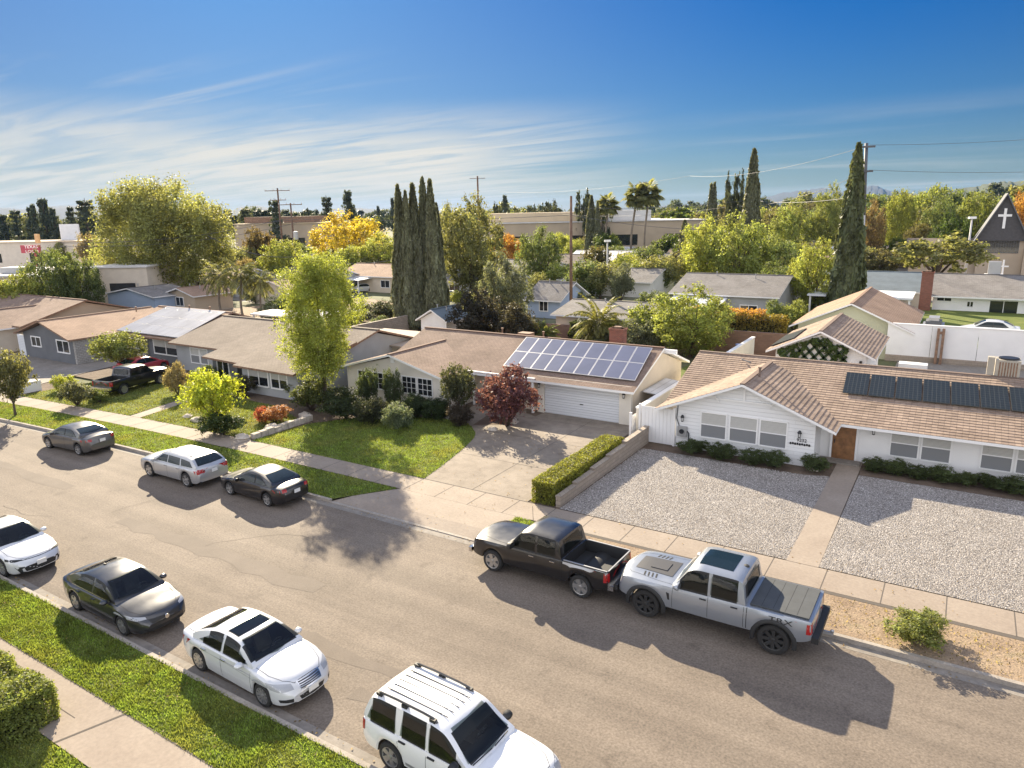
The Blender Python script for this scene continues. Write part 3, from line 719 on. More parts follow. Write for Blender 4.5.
# solar array on house A : two rows of nine
sl = (3.98 - 2.45) / (43.1 - 38.9)
def roofA(x, y, off=0.0): return (x, y, 2.45 + sl * (y - 38.9) + .14 + off)
PA = [roofA(-25.3, 39.1, .14), roofA(-15.95, 39.1, .14), roofA(-16.3, 42.75, .14), roofA(-25.65, 42.75, .14)]
for r_ in range(2):
    for c_ in range(9):
        u0, u1, v0, v1 = c_ / 9 + .001, (c_ + 1) / 9 - .001, r_ / 2 + .003, (r_ + 1) / 2 - .003
        q = [solar_quad(PA, u0, v0), solar_quad(PA, u1, v0), solar_quad(PA, u1, v1), solar_quad(PA, u0, v1)]
        s = MB(); s.slab(q, .04, 'solar_frame')
        du, dv = .0045, .009
        qi = [solar_quad(PA, u0 + du, v0 + dv), solar_quad(PA, u1 - du, v0 + dv), solar_quad(PA, u1 - du, v1 - dv), solar_quad(PA, u0 + du, v1 - dv)]
        s.face([p + Vector((0, 0, .004)) for p in qi], 'solar_cell')
        s.build('solar_panel', hA)
add('panel_rail', hA, lambda b: [b.bar(tuple(Vector(solar_quad(PA, 0.0, v)) - Vector((0, 0, .09))), tuple(Vector(solar_quad(PA, 1.0, v)) - Vector((0, 0, .09))), .05, .08, 'metal_grey') for v in (.12, .38, .62, .88)])
# ---------------------------------------------------------------- house B : white house with tile roof
hB = empty('tile_roof_house', (0, 0, 0), 0, 'white house with pinkish tile roof, gabled wing and wooden front door', 'house')
gable_x(hB, -12.9, 14.0, 38.2, 48.5, 2.4, 3.95, 'white_paint', 'tile_pink', ov=.95, ovx=.5, ridge_y=43.2, courses=True)
gable_y(hB, -12.4, -5.35, 36.3, 42.0, 2.5, 3.95, 'siding_white', 'tile_pink', ov=1.0, ovy=.6, yb=41.9, courses=True, wname='wing_wall', rname='wing_roof', ridge_x=-8.85)
for (a, b_) in ((-11.0, -9.72), (-9.48, -8.15), (-7.95, -6.7)): window(hB, a, b_, .9, 2.2, 36.3)
for (a, b_) in ((-2.15, -1.0), (-.82, .33), (1.6, 2.75), (2.95, 4.1), (6.5, 7.8)): window(hB, a, b_, .75, 2.0, 38.2)
dr = add('front_door', hB, lambda b: [b.box(-4.78, -3.72, 38.1, 38.17, .14, 2.16, 'wood_door')] + [b.box(-4.70 + i * .5, -4.30 + i * .5, 38.085, 38.1, z0, z0 + .5, 'wood_door') for i in range(2) for z0 in (.3, .92, 1.54)])
add('handle', dr, lambda b: b.box(-4.7, -4.66, 38.05, 38.085, 1.0, 1.2, 'black_metal'))
add('door_frame', hB, lambda b: [b.box(-4.9, -4.79, 38.09, 38.198, .13, 2.27, 'white_trim'), b.box(-3.71, -3.6, 38.09, 38.198, .13, 2.27, 'white_trim'), b.box(-4.79, -3.71, 38.09, 38.198, 2.17, 2.27, 'white_trim')])
add('doorstep', hB, lambda b: b.box(-5.3, -3.4, 37.4, 38.08, .13, .2, 'concrete_grey'))
lantern(hB, -12.0, 36.3, 1.75); lantern(hB, -6.05, 36.3, 1.75); lantern(hB, -2.95, 38.2, 1.85); lantern(hB, -5.0, 38.2, 1.9)
add('gable_brace', hB, lambda b: [b.box(-10.2, -7.5, 36.19, 36.297, 3.02, 3.1, 'white_trim'), b.box(-8.9, -8.8, 36.22, 36.298, 3.1, 3.75, 'white_trim'), b.bar((-7.6, 36.24, 2.85), (-7.35, 36.24, 3.2), .06, .06, 'white_trim'), b.bar((-10.1, 36.24, 2.85), (-10.35, 36.24, 3.2), .06, .06, 'white_trim')])
def meter(b):
    b.box(-12.25, -11.75, 36.12, 36.297, .75, 1.3, 'metal_grey'); b.lathe((-12.0, 36.12, 1.05), (0, -1, 0), [(.13, 0), (.13, .09), (0, .09)], 'glass_dark', 12)
    b.tube([(-11.65, 36.24, .3), (-11.65, 36.24, .95), (-11.8, 36.24, 1.1)], .03, 'black_metal', 6); b.tube([(-12.2, 36.26, 1.3), (-12.35, 36.26, 1.7), (-12.3, 36.26, 2.4)], .02, 'black_metal', 6)
add('utility_meter', hB, meter)
def text_mesh(name, body, size, mat, parent, loc, rot, ext=0.01, xs=1.0):
    c = bpy.data.curves.new(name, 'FONT'); c.body = body; c.size = size; c.extrude = ext; c.align_x = 'CENTER'; c.align_y = 'CENTER'
    tmp = bpy.data.objects.new('tmp', c); COL.objects.link(tmp)
    dg = bpy.context.evaluated_depsgraph_get(); me = bpy.data.meshes.new_from_object(tmp.evaluated_get(dg))
    bpy.data.objects.remove(tmp)
    me.materials.clear(); me.materials.append(MATS[mat])
    o = bpy.data.objects.new(name, me); COL.objects.link(o); o.parent = parent; o.location = loc; o.rotation_euler = rot; o.scale = (xs, 1, 1)
    return o
text_mesh('house_number', '9232', .24, 'black_metal', hB, (-5.95, 36.28, 1.42), (rad(90), 0, 0))
def scroll(b):
    for i in range(9):
        x = -6.5 + i * .11; b.box(x, x + .075, 36.265, 36.296, 1.16 + .02 * (i % 2), 1.27 + .015 * ((i * 3) % 2), 'black_metal')
    b.box(-6.55, -5.5, 36.27, 36.294, 1.195, 1.215, 'black_metal')
add('name_scroll', hB, scroll)
slB = (3.95 - 2.4) / (43.2 - 38.2)
def roofB(x, y, off=0.0): return (x, y, 2.4 + slB * (y - 38.2) + .14 + off)
for k in range(9):
    x0 = -4.75 + k * 1.22; s = MB()
    sk = .12
    q = [Vector(roofB(x0 + .02, 39.9, .16)), Vector(roofB(x0 + 1.17, 39.9, .16)), Vector(roofB(x0 + 1.17 - sk, 42.0, .16)), Vector(roofB(x0 + .02 - sk, 42.0, .16))]
    s.slab(q, .04, 'panel_frame')
    for i in range(6):
        for j_ in range(10):
            u0, u1, v0, v1 = i / 6 + .012, (i + 1) / 6 - .012, j_ / 10 + .008, (j_ + 1) / 10 - .008
            s.face([solar_quad(q, u0, v0) + Vector((0, 0, .005)), solar_quad(q, u1, v0) + Vector((0, 0, .005)), solar_quad(q, u1, v1) + Vector((0, 0, .005)), solar_quad(q, u0, v1) + Vector((0, 0, .005))], 'solar_black')
    s.build('solar_panel', hB)
add('roof_pipe', hB, lambda b: b.tube([(-10.6, 42.4, 4.0), (-10.5, 42.0, 4.05), (-9.9, 41.6, 4.0)], .04, 'wire', 6))
add('roof_pipe', hB, lambda b: b.tube([(4.0, 43.3, 4.3), (6.0, 42.0, 3.9), (8.0, 40.0, 3.4)], .05, 'black_metal', 6))
vents(hB, [(-8.6, 38.2, 4.1)], 'tile_pink')
def ac(b):
    b.box(1.85, 2.9, 43.25, 44.25, 3.95, 4.95, 'ac_beige'); b.lathe((2.4, 43.75, 4.95), (0, 0, 1), [(.45, 0), (.45, .07), (.4, .08), (0, .08)], 'black_metal', 20)
    for i in range(7): b.box(2.0 + i * .12, 2.06 + i * .12, 43.235, 43.25, 4.1, 4.85, 'rust')
    b.box(1.5, 1.8, 43.3, 43.7, 3.95, 5.05, 'ac_beige')
o_ac = add('air_conditioner', None, ac); tag(o_ac, 'beige rooftop air conditioning unit on the ridge of the white tile roof house', 'air conditioner')
# gate, side wall
gt = empty('side_gate', (0, 0, 0), 0, 'tall white board gate between the cream house driveway and the white house', 'gate')
add('board_panel', gt, lambda b: [b.box(-14.35 + i * .21, -14.35 + i * .21 + .2, 36.22, 36.27, .14, 2.15, 'white_paint') for i in range(9)])
add('frame', gt, lambda b: [b.box(-14.4, -12.42, 36.275, 36.33, 1.7, 1.8, 'white_trim'), b.box(-14.4, -12.42, 36.275, 36.33, .4, .5, 'white_trim')])
for X in (-14.5, -12.52): add('post', gt, lambda b: b.box(X - .02, X + .1, 36.2, 36.34, .1, 2.25, 'white_trim'))
wl = add('boundary_wall', None, lambda b: [b.box(-14.75, -14.55, 36.4, 62.0, .05, 1.9, 'pale_cream'), b.box(-14.8, -14.5, 36.4, 62.0, 1.9, 1.98, 'white_trim')])
tag(wl, 'long pale rendered boundary wall running back from the white gate', 'wall')
fp = empty('picket_fence', (0, 0, 0), 0, 'short white picket panel at the right end of the cream house driveway', 'fence')
add('post', fp, lambda b: b.box(-14.95, -14.82, 35.9, 36.03, .1, 1.75, 'white_trim'))
add('picket_panel', fp, lambda b: [b.box(-14.93, -14.87, 36.1 + i * .22, 36.2 + i * .22, .15, 1.5, 'white_trim') for i in range(10)] + [b.box(-14.945, -14.93, 36.05, 38.3, .5, .6, 'white_trim'), b.box(-14.945, -14.93, 36.05, 38.3, 1.2, 1.3, 'white_trim')])
ap = empty('aluminium_awning', (0, 0, 0), 0, 'small grey lean-to awning between cream house garage and white gate', 'awning')
add('awning_roof', ap, lambda b: b.slab([(-15.85, 40.0, 1.95), (-14.85, 40.0, 1.85), (-14.85, 44, 1.85), (-15.85, 44, 1.95)], .05, 'metal_roof'))
add('post', ap, lambda b: b.box(-14.95, -14.87, 40.0, 40.08, .1, 1.8, 'white_trim'))
# retaining wall with hedge
def rw(b):
    segs = [(25.8, 27.4, .45), (27.4, 29.2, .55), (29.2, 31.0, .65), (31.0, 33.0, .75), (33.0, 36.15, .9)]
    for y0, y1, h in segs:
        b.box(-14.1, -13.88, y0, y1 - .002, .05, .12 + h, 'block_tan'); b.box(-14.13, -13.85, y0, y1 - .004, .12 + h, .17 + h, 'block_tan')
tag(add('retaining_wall', None, rw), 'stepped tan block retaining wall beside the clipped hedge', 'wall')
# ---------------------------------------------------------------- house C : grey-taupe house
hC = empty('taupe_house', (0, 0, 0), 0, 'pale grey house with wide taupe shingle roof behind the bright yellow-green bush', 'house')
gable_x(hC, -56.4, -38.4, 35.9, 46.0, 2.45, 3.85, 'grey_wall', 'shingle_taupe', ov=.5, ovx=.35, ridge_y=41.2, trim='rust')
def ext(b):
    b.box(-48.9, -44.4, 34.0, 35.88, .1, 2.25, 'grey_dark'); b.box(-44.38, -38.5, 33.2, 35.88, .1, 2.2, 'grey_wall')
add('front_wall', hC, ext)
add('front_roof', hC, lambda b: [b.slab([(-49.3, 33.4, 2.28), (-44.6, 33.0, 2.28), (-44.6, 38.5, 3.42), (-49.3, 38.5, 3.42)], .14, 'shingle_taupe', side='rust'), b.slab([(-44.6, 32.6, 2.2), (-38.0, 32.4, 2.2), (-38.0, 38.7, 3.46), (-44.6, 38.7, 3.46)], .14, 'shingle_taupe', side='rust')])
window(hC, -54.4, -53.3, .9, 2.1, 35.9, style='double'); window(hC, -53.1, -52.2, .9, 2.1, 35.9, style='double')
window(hC, -43.6, -41.6, .8, 2.0, 33.2, style='picture', fw=.1); window(hC, -41.2, -39.6, .8, 2.0, 33.2, style='picture', fw=.1)
add('front_door', hC, lambda b: b.box(-45.9, -45.0, 33.93, 33.998, .12, 2.1, 'black_metal'))
window(hC, -48.3, -47.0, .9, 2.0, 34.0, style='slider')
vents(hC, [(-49.8, 41.0, 3.95), (-44.5, 42.2, 3.8)])
# ---------------------------------------------------------------- house D : brown roof, dark walls, reflective panels
hD = empty('brown_roof_house', (0, 0, 0), 0, 'house with tan-brown roof, dark garage wall, stone entry and pale solar array', 'house')
gable_x(hD, -68.0, -57.2, 37.0, 47.0, 2.45, 4.0, 'grey_dark', 'shingle_tan', ov=.6, ovx=.3, ridge_y=42.2, trim='rust')
gable_y(hD, -75.4, -66.6, 32.6, 42.0, 2.45, 3.7, 'grey_dark', 'shingle_tan', ov=.5, ovy=.6, yb=43.0, wname='wing_wall', rname='wing_roof', trim='rust')
add('stone_entry', hD, lambda b: b.box(-66.58, -66.3, 32.6, 36.9, .1, 2.4, 'stone_veneer'))
add('stone_entry', hD, lambda b: b.box(-66.2, -62.4, 36.7, 36.99, .1, 2.3, 'stone_veneer'))
add('front_door', hD, lambda b: b.box(-65.3, -64.4, 36.64, 36.698, .12, 2.1, 'black_metal'))
window(hD, -73.9, -72.3, 1.3, 2.1, 32.6, style='slider', fw=.1); window(hD, -69.3, -67.3, 1.1, 2.1, 32.6, style='slider', fw=.1)
add('garage_door', hD, lambda b: b.box(-76.9, -75.42, 32.7, 32.8, .12, 2.1, 'siding_garage'))
window(hD, -61.4, -58.0, .9, 2.1, 37.0, style='picture', fw=.1)
slD = (4.0 - 2.45) / 5.2
add('reflective_array', hD, lambda b: b.slab([(-66.5, 36.6, 2.66), (-57.0, 36.6, 2.66), (-57.4, 41.9, 2.66 + slD * 5.3), (-66.4, 41.9, 2.66 + slD * 5.3)], .06, 'reflective_panel'))
vents(hD, [(-69.5, 40.5, 3.8), (-63.0, 42.0, 4.1), (-60.0, 42.1, 4.1)])
# ---------------------------------------------------------------- house E far left
hE = empty('brown_gable_house', (0, 0, 0), 0, 'brown-roofed house cut by the left edge of the picture, beige gable with white windows', 'house')
gable_x(hE, -98.0, -78.0, 34.0, 46.0, 2.7, 4.4, 'tan_wall', 'shingle_brown', ov=.6, ridge_y=40.0, trim='rust')
gable_y(hE, -88.0, -79.2, 29.5, 34.2, 2.5, 3.8, 'cream', 'shingle_brown', ov=.4, ovy=.5, yb=38.5, wname='wing_wall', rname='wing_roof', trim='white_trim')
window(hE, -82.6, -81.3, .9, 2.1, 29.5, style='grid'); window(hE, -81.0, -79.8, .9, 2.1, 29.5, style='grid')
fn = add('board_fence', None, lambda b: [b.box(-78.5 + i * .16, -78.5 + i * .16 + .15, 34.0, 34.05, .1, 1.9, 'rust') for i in range(18)])
tag(fn, 'rust-brown board fence between the left edge house and the tan-roofed house', 'fence')
# ---------------------------------------------------------------- trellis outbuilding, green house behind
hT = empty('trellis_outbuilding', (0, 0, 0), 0, 'white outbuilding with ivy growing on a diamond trellis under its tiled gable', 'outbuilding')
gable_y(hT, -10.7, -4.9, 52.0, 60.5, 3.0, 4.35, 'white_paint', 'tile_pink', ov=.6, ovy=.45, courses=True, base=0)
def trel(b):
    def zt(x): return min(3.0 + (x + 10.7) / 2.9 * 1.2, 3.0 + (-4.9 - x) / 2.9 * 1.2) - .08
    x0, x1, z0 = -10.55, -6.1, 1.6
    for sgn in (1, -1):
        c = -14.0
        while c < 0:
            pts = []
            for k in range(60):
                x = x0 + (x1 - x0) * k / 59; z = z0 + sgn * (x - c) * 1.15 if sgn > 0 else z0 + (c + 5.5 - x) * 1.15
                if z0 <= z <= zt(x): pts.append((x, z))
            if len(pts) > 1: b.bar((pts[0][0], 51.9, pts[0][1]), (pts[-1][0], 51.9, pts[-1][1]), .12, .17, 'ivy')
            c += .62
plain('ivy', (0.03, 0.05, 0.02), .9, var=.4, scale=8)
add('trellis', hT, trel)
def ivy():
    r = np.random.RandomState(4); n = 5200; x = r.uniform(-10.6, -6.0, n); z = r.uniform(1.6, 4.3, n)
    zt = np.minimum(3.0 + (x + 10.7) / 2.9 * 1.2, 3.0 + (-4.9 - x) / 2.9 * 1.2) - .1
    k = (z < zt) & ((z > 2.6 + .5 * np.sin(x * 2.1) + (x + 10.6) * .12) | (r.uniform(0, 1, n) < .0)); x, z = x[k], z[k]; n = len(x)
    k = np.sin(x * 7 + z * 4) + np.sin(z * 9 - x * 5) > -.7 + .5 * (x + 10.6) / 4.6; x, z = x[k], z[k]; n = len(x)
    P = np.stack([x, 51.82 - r.uniform(0, .12, n), z], 1); V, F = cards(P, np.tile([0, -1., .2], (n, 1)), np.full(n, .09), r)
    c = npmesh('ivy', V, F, 'leaf', hT); c.color = (.09, .13, .04, 1)
LATER.append(ivy)
add('wall_lantern', hT, lambda b: b.box(-5.3, -5.15, 51.85, 51.99, 2.2, 2.6, 'black_metal'))
add('solar_panel', hT, lambda b: b.slab([(-11.2, 57.5, 3.05), (-11.2, 52.6, 3.05), (-9.7, 52.6, 3.72), (-9.7, 57.5, 3.72)], .08, 'solar_black'))
hG = empty('olive_house', (0, 0, 0), 0, 'low olive-green gabled building with salmon roof behind the trellis outbuilding', 'outbuilding')
gable_y(hG, -12.0, -3.6, 66.8, 80.0, 2.6, 4.5, 'olive_wall', 'shingle_tan', ov=.7, ovy=.5)
# white tall fence at right
wf = empty('white_wall_fence', (0, 0, 0), 0, 'tall smooth white backyard wall with a brown timber post', 'wall')
add('footing', wf, lambda b: b.box(-4.9, 20.7, 66.35, 66.75, 0, .55, 'block_tan'))
for i in range(8): add('wall_panel', wf, lambda b: b.box(-4.9 + i * 3.2, -4.9 + i * 3.2 + 3.17, 66.45, 66.65, .55, 3.1, 'white_paint'))
add('coping', wf, lambda b: b.box(-4.95, 20.7, 66.4, 66.7, 3.1, 3.18, 'white_trim'))
tp = add('timber_post', None, lambda b: [b.box(-1.35, -1.15, 66.0, 66.2, .1, 3.0, 'rust'), b.box(-1.0, -.8, 66.0, 66.2, .1, 3.0, 'rust'), b.box(-1.35, -.8, 66.03, 66.17, 2.55, 2.75, 'rust')])
tag(tp, 'pair of dark brown timber posts standing against the white backyard wall', 'post')
# house far right with lawn
hR = empty('white_stucco_house', (0, 0, 0), 0, 'long white house with low grey roof, brick chimney and french window behind the white wall', 'house')
gable_x(hR, -2.6, 22.0, 90.0, 104.0, 3.1, 4.7, 'white_paint', 'shingle_grey', ov=.8, ridge_y=97, trim='white_trim')
window(hR, 2.6, 5.0, .5, 2.7, 90.0, style='slider', fw=.15); window(hR, .6, 1.1, 2.0, 2.5, 90.0, style='slider', fw=.02)
window(hR, -2.2, -.9, 2.5, 2.8, 90.0, style='slider', fw=.02)
chimney(hR, -3.3, 89.3, 0, 5.6, 1.1, 1.0)
add('evaporative_cooler', hR, lambda b: [b.box(2.2, 3.4, 97.5, 98.6, 4.8, 6.2, 'metal_grey'), b.box(1.9, 3.7, 97.2, 98.9, 4.55, 4.8, 'white_paint')])
hP = empty('dark_roof_house', (0, 0, 0), 0, 'house with blue-grey roof and white arched patio cover beside a tall brick chimney', 'house')
gable_x(hP, -14.5, -3.9, 93.0, 105.0, 3.0, 4.6, 'white_paint', 'roof_blue', ov=.5, ridge_y=99)
add('patio_cover', hP, lambda b: [b.slab([(-15, 87.5, 2.9), (-4.4, 87.5, 2.9), (-4.4, 92.4, 3.1), (-15, 92.4, 3.1)], .2, 'patio_roof')] + [b.box(X, X + .2, 87.7, 87.9, 0, 2.7, 'white_trim') for X in (-14.8, -11.4, -8, -4.8)] + [b.bar((X + .1, 87.8, 1.9), (X + .9, 87.8, 2.7), .15, .15, 'white_trim') for X in (-11.4, -8)])
# ---------------------------------------------------------------- church
ch = empty('church', (0, 0, 0), 0, 'tan church with steep dark A-frame front and a white cross', 'church')
cxL, cyL = (0.64,151.67,6.12)[0:2]
CH = (4.87,154.33,-0.78)
def ch_w(b):
    x, y = CH[0], CH[1]
    b.box(x - 3.4, x + 3.4, y, y + 14, 0, 6.0, 'tan_wall'); b.box(x - 14, x - 3.42, y + 1, y + 12, 0, 4.2, 'tan_wall'); b.box(x + 3.42, x + 16, y - 1, y + 12, 0, 4.4, 'tan_wall')
add('wall', ch, ch_w)
def ch_r(b):
    x, y = CH[0], CH[1]; zt = (3.69,153.59,14.19)[2]
    for s in (-1, 1):
        b.slab([(x + s * 4.3, y - 1.2, 5.6), (x + s * 4.3, y + 15, 5.6), (x, y + 15, zt), (x, y - 1.2, zt)], .35, 'grey_dark')
add('spire_roof', ch, ch_r)
def ch_f(b):
    x, y = CH[0], CH[1]; zt = (3.69,153.59,14.19)[2] - .4
    b.mesh([(x - 3.9, y - .6, 6.1), (x + 3.9, y - .6, 6.1), (x, y - .6, zt), (x - 3.9, y + .2, 6.1), (x + 3.9, y + .2, 6.1), (x, y + .2, zt)], [(0, 1, 2), (3, 5, 4), (0, 3, 4, 1)], 'church_dark')
add('gable_front', ch, ch_f)
add('cross', ch, lambda b: [b.box(CH[0] - .2, CH[0] + .2, CH[1] - .8, CH[1] - .62, 8.2, 11.6, 'white_trim'), b.box(CH[0] - 1.0, CH[0] - .21, CH[1] - .8, CH[1] - .63, 10.2, 10.6, 'white_trim'), b.box(CH[0] + .21, CH[0] + 1.0, CH[1] - .8, CH[1] - .63, 10.2, 10.6, 'white_trim')])
window(ch, CH[0] - 2.6, CH[0] + 2.6, 4.0, 6.0, CH[1], frame='grey_dark', style='grid')
for n_, (a, b_, y0, z0) in enumerate(((-15, -3.6, 0, 4.2), (3.6, 17, -2, 4.4))):
    add('side_roof', ch, lambda b: [b.slab([(CH[0] + a, CH[1] + y0, z0), (CH[0] + b_, CH[1] + y0, z0), (CH[0] + b_, CH[1] + 7, z0 + 2), (CH[0] + a, CH[1] + 7, z0 + 2)], .2, 'shingle_taupe' if n_ == 0 else 'roof_blue'), b.slab([(CH[0] + b_, CH[1] + 13, z0), (CH[0] + a, CH[1] + 13, z0), (CH[0] + a, CH[1] + 7, z0 + 2), (CH[0] + b_, CH[1] + 7, z0 + 2)], .2, 'shingle_taupe')])
lc = (4.96,135.48,2.74)
sc_ = add('garden_cross', None, lambda b: [b.box(lc[0] - .12, lc[0] + .12, lc[1] - .1, lc[1] + .1, 0, 4.0, 'white_trim'), b.box(lc[0] - .7, lc[0] - .13, lc[1] - .09, lc[1] + .09, 2.9, 3.1, 'white_trim'), b.box(lc[0] + .13, lc[0] + .7, lc[1] - .09, lc[1] + .09, 2.9, 3.1, 'white_trim')])
tag(sc_, 'small white standing cross on the ground in front of the church', 'cross')
# ---------------------------------------------------------------- generic background houses
def bg_house(name, label, hp, depth, wall, roof, cat='house', chim=None, win=2, patio=False, group=None, axis='x', trim='white_trim'):
    x0, x1, y, ze, zr = hp; ze = max(2.3, min(ze, 3.1)); zr = max(ze + .9, min(zr, ze + 1.7))
    h = empty(name, (0, 0, 0), 0, label, cat, group)
    if axis == 'x': gable_x(h, x0, x1, y, y + depth, ze, zr, wall, roof, ov=.5, ovx=.4, trim=trim)
    else: gable_y(h, x0, x1, y, y + depth, ze, zr, wall, roof, ov=.4, ovy=.4, trim=trim)
    W = x1 - x0
    for i in range(win):
        xm = x0 + W * (i + .5) / win; window(h, xm - min(.9, W * .12), xm + min(.9, W * .12), .9, 2.0, y, style='slider', fw=.1)
    if patio: add('patio_cover', h, lambda b: [b.slab([(x0 + .3, y - 3.2, 2.3), (x0 + W * .55, y - 3.2, 2.3), (x0 + W * .55, y - .1, ze - .25), (x0 + .3, y - .1, ze - .25)], .15, 'patio_roof')] + [b.box(X, X + .15, y - 3.1, y - 2.95, 0, 2.2, 'white_trim') for X in (x0 + .4, x0 + W * .28, x0 + W * .52)])
    if chim: chimney(h, x0 + W * chim, y + depth * .35, ze, zr + 1.1, .9, .7)
    vents(h, [(x0 + W * .3, y + depth * .45, zr), (x0 + W * .7, y + depth * .4, zr - .1)], 'metal_grey')
    return h
bg_house('grey_ranch_house', 'grey ranch house with white patio cover behind the orange flowering hedge', (-28.78,-17.08,81.54,3.41,5.83), 12, 'grey_wall', 'shingle_grey', patio=True)
bg_house('grey_roof_house', 'low grey-roofed house seen over the palm behind the solar panels', (-34.25,-22.50,62.88,2.62,3.43), 9, 'cream', 'shingle_grey', win=1)
bg_house('pale_roof_house', 'small pale-roofed house with blue-grey gable left of the brick chimney', (-45.16,-40.68,75.71,2.20,3.98), 7, 'blue_wall', 'shingle_grey', win=1)
bg_house('chimney_house', 'long light grey roofed house with a red brick chimney and white awning', (-53.42,-38.56,99.45,1.65,3.76), 10, 'white_paint', 'shingle_grey', chim=.22, patio=True)
bg_house('patio_house', 'pale roofed house with cluttered white patio left of the cypress clump', (-91.20,-77.23,89.64,2.67,4.19), 10, 'cream', 'shingle_tan', patio=True)
bg_house('little_white_house', 'small white house between the hedge trees and the dark cypress', (-45.93,-43.04,119.25,2.06,3.53), 6, 'white_paint', 'shingle_grey', win=1, axis='y')
bg_house('blue_shed', 'pale blue gabled outbuilding below the giant round tree', (-103.98,-92.61,56.69,1.70,2.74), 6, 'blue_wall', 'shingle_grey', cat='outbuilding', win=0, axis='y')
bg_house('tan_shed', 'small beige gabled shed with dark opening left of the queen palms', (-94.85,-88.18,59.69,1.68,2.23), 6, 'tan_wall', 'shingle_tan', cat='shed', win=1, axis='y')
bg_house('beige_garage', 'beige gabled garage left of the tall yellow-green street tree', (-89.33,-81.90,70.50,2.21,3.43), 7, 'cream', 'shingle_tan', cat='garage', win=0, axis='y')
bg_house('slate_playhouse', 'tiny white shed with slate gable right of the cypress clump', (-46.41,-43.20,56.54,1.54,2.39), 3.5, 'white_paint', 'roof_blue', cat='shed', win=0, axis='y')
bg_house('orange_garage', 'orange-tan shed beneath the utility pole right of the tall cypress', (-18.73,-14.53,170.67,3.12,3.19), 6, 'tan_bright', 'brown_roof_flat', cat='shed', win=0)
bg_house('white_roof_house', 'white-roofed house between trees left of the tall right-hand cypress', (-53.43,-41.17,294.15,3.31,6.49), 9, 'grey_wall', 'metal_roof', win=2)
bg_house('metal_roof_house', 'pale metal-roofed house with parked cars right of the tall right-hand cypress', (-23.27,-17.44,242.40,3.20,5.66), 9, 'white_paint', 'metal_roof', win=1)
bg_house('silver_roof_house', 'silver-roofed long house left of the dark round trees by the church', (-17.79,-9.01,261.67,3.07,5.69), 10, 'grey_wall', 'metal_roof', win=2)
bg_house('taupe_roof_hall', 'low taupe-roofed church hall behind the flat-topped tree', (-12.65,-0.04,168.49,3.57,5.73), 10, 'tan_wall', 'shingle_taupe', win=1)
for i, (pl, pr, by, ey, ry) in enumerate(((-242.00,-221.76,118.69,2.43,3.82), (-73.12,-62.70,167.69,1.93,3.10), (-119.15,-106.20,154.31,2.07,3.32), (-2.07,3.50,188.20,1.51,2.32))):
    pass
hb_list = [((-78.71,-70.90,165.62,1.95,3.38), 'low white roof glimpsed between trees left of the two tall palms', 'roof_white'),
           ((-70.13,-60.92,221.82,2.10,3.69), 'grey roof peeping through the green trees right of the small cypress', 'shingle_grey'),
           ((4.79,17.43,335.46,2.61,5.09), 'brown roof on the far slope above the church roof', 'shingle_brown'),
           ((-45.90,-38.11,207.10,2.14,3.79), 'brown shed roof beyond the tall cypress with the split tip', 'shingle_brown'),
           ((-69.90,-63.95,114.47,1.28,2.19), 'pale roof beyond the round tree left of the tall pole', 'shingle_grey')]
for hp, lb, rf in hb_list: bg_house('distant_house', lb, hp, 9, 'white_paint', rf, win=1)
HL_ = ['small grey-roofed house before the left end of the tan warehouse', 'small taupe-roofed house behind the dark green domed tree', 'small white-roofed house at the foot of the columnar tree', 'small grey-roofed house below the two tall fan palms', 'small brown-roofed house left of the bright trees behind the grey ranch house', 'grey-roofed house hidden in the billowing green trees', 'tan-roofed house between the tallest thin cypress and the broad cypress', 'metal-roofed house in the trees just left of the broad cypress', 'tan-roofed house in front of the brown warehouse, left of the utility poles', 'grey-roofed house between the transformer pole and the golden tree', 'white-roofed house behind the golden tree', 'brown-roofed house right of the giant round tree', 'taupe-roofed house behind the hazy olive tree', 'grey-roofed house just right of the cypress clump', 'taupe-roofed house above the tall yellow-green street tree', 'white-roofed house hidden behind the cypress clump']
for k, (px_, D_, w_, rf) in enumerate(((505, 128, 13, 'shingle_grey'), (548, 142, 12, 'shingle_taupe'), (600, 150, 14, 'roof_white'), (650, 138, 12, 'shingle_grey'), (695, 150, 13, 'shingle_brown'), (735, 132, 13, 'shingle_grey'), (790, 128, 12, 'shingle_tan'), (830, 150, 13, 'metal_roof'), (250, 150, 14, 'shingle_tan'), (320, 155, 14, 'shingle_grey'), (370, 150, 12, 'roof_white'), (215, 120, 12, 'shingle_brown'), (455, 135, 13, 'shingle_taupe'), (470, 108, 10, 'shingle_grey'), (300, 118, 11, 'shingle_taupe'), (405, 120, 11, 'roof_white'))):
    ux = (px_ - 512) / 718.0; X_ = D_ * (-.5329 + ux * .8462); Y_ = D_ * (.8462 + ux * .5329)
    bg_house('distant_house', HL_[k], (X_ - w_ / 2, X_ + w_ / 2, Y_, 2.6, 4.1), 9, ('cream', 'white_paint', 'grey_wall')[k % 3], rf, win=2, group='small houses between the garden trees')
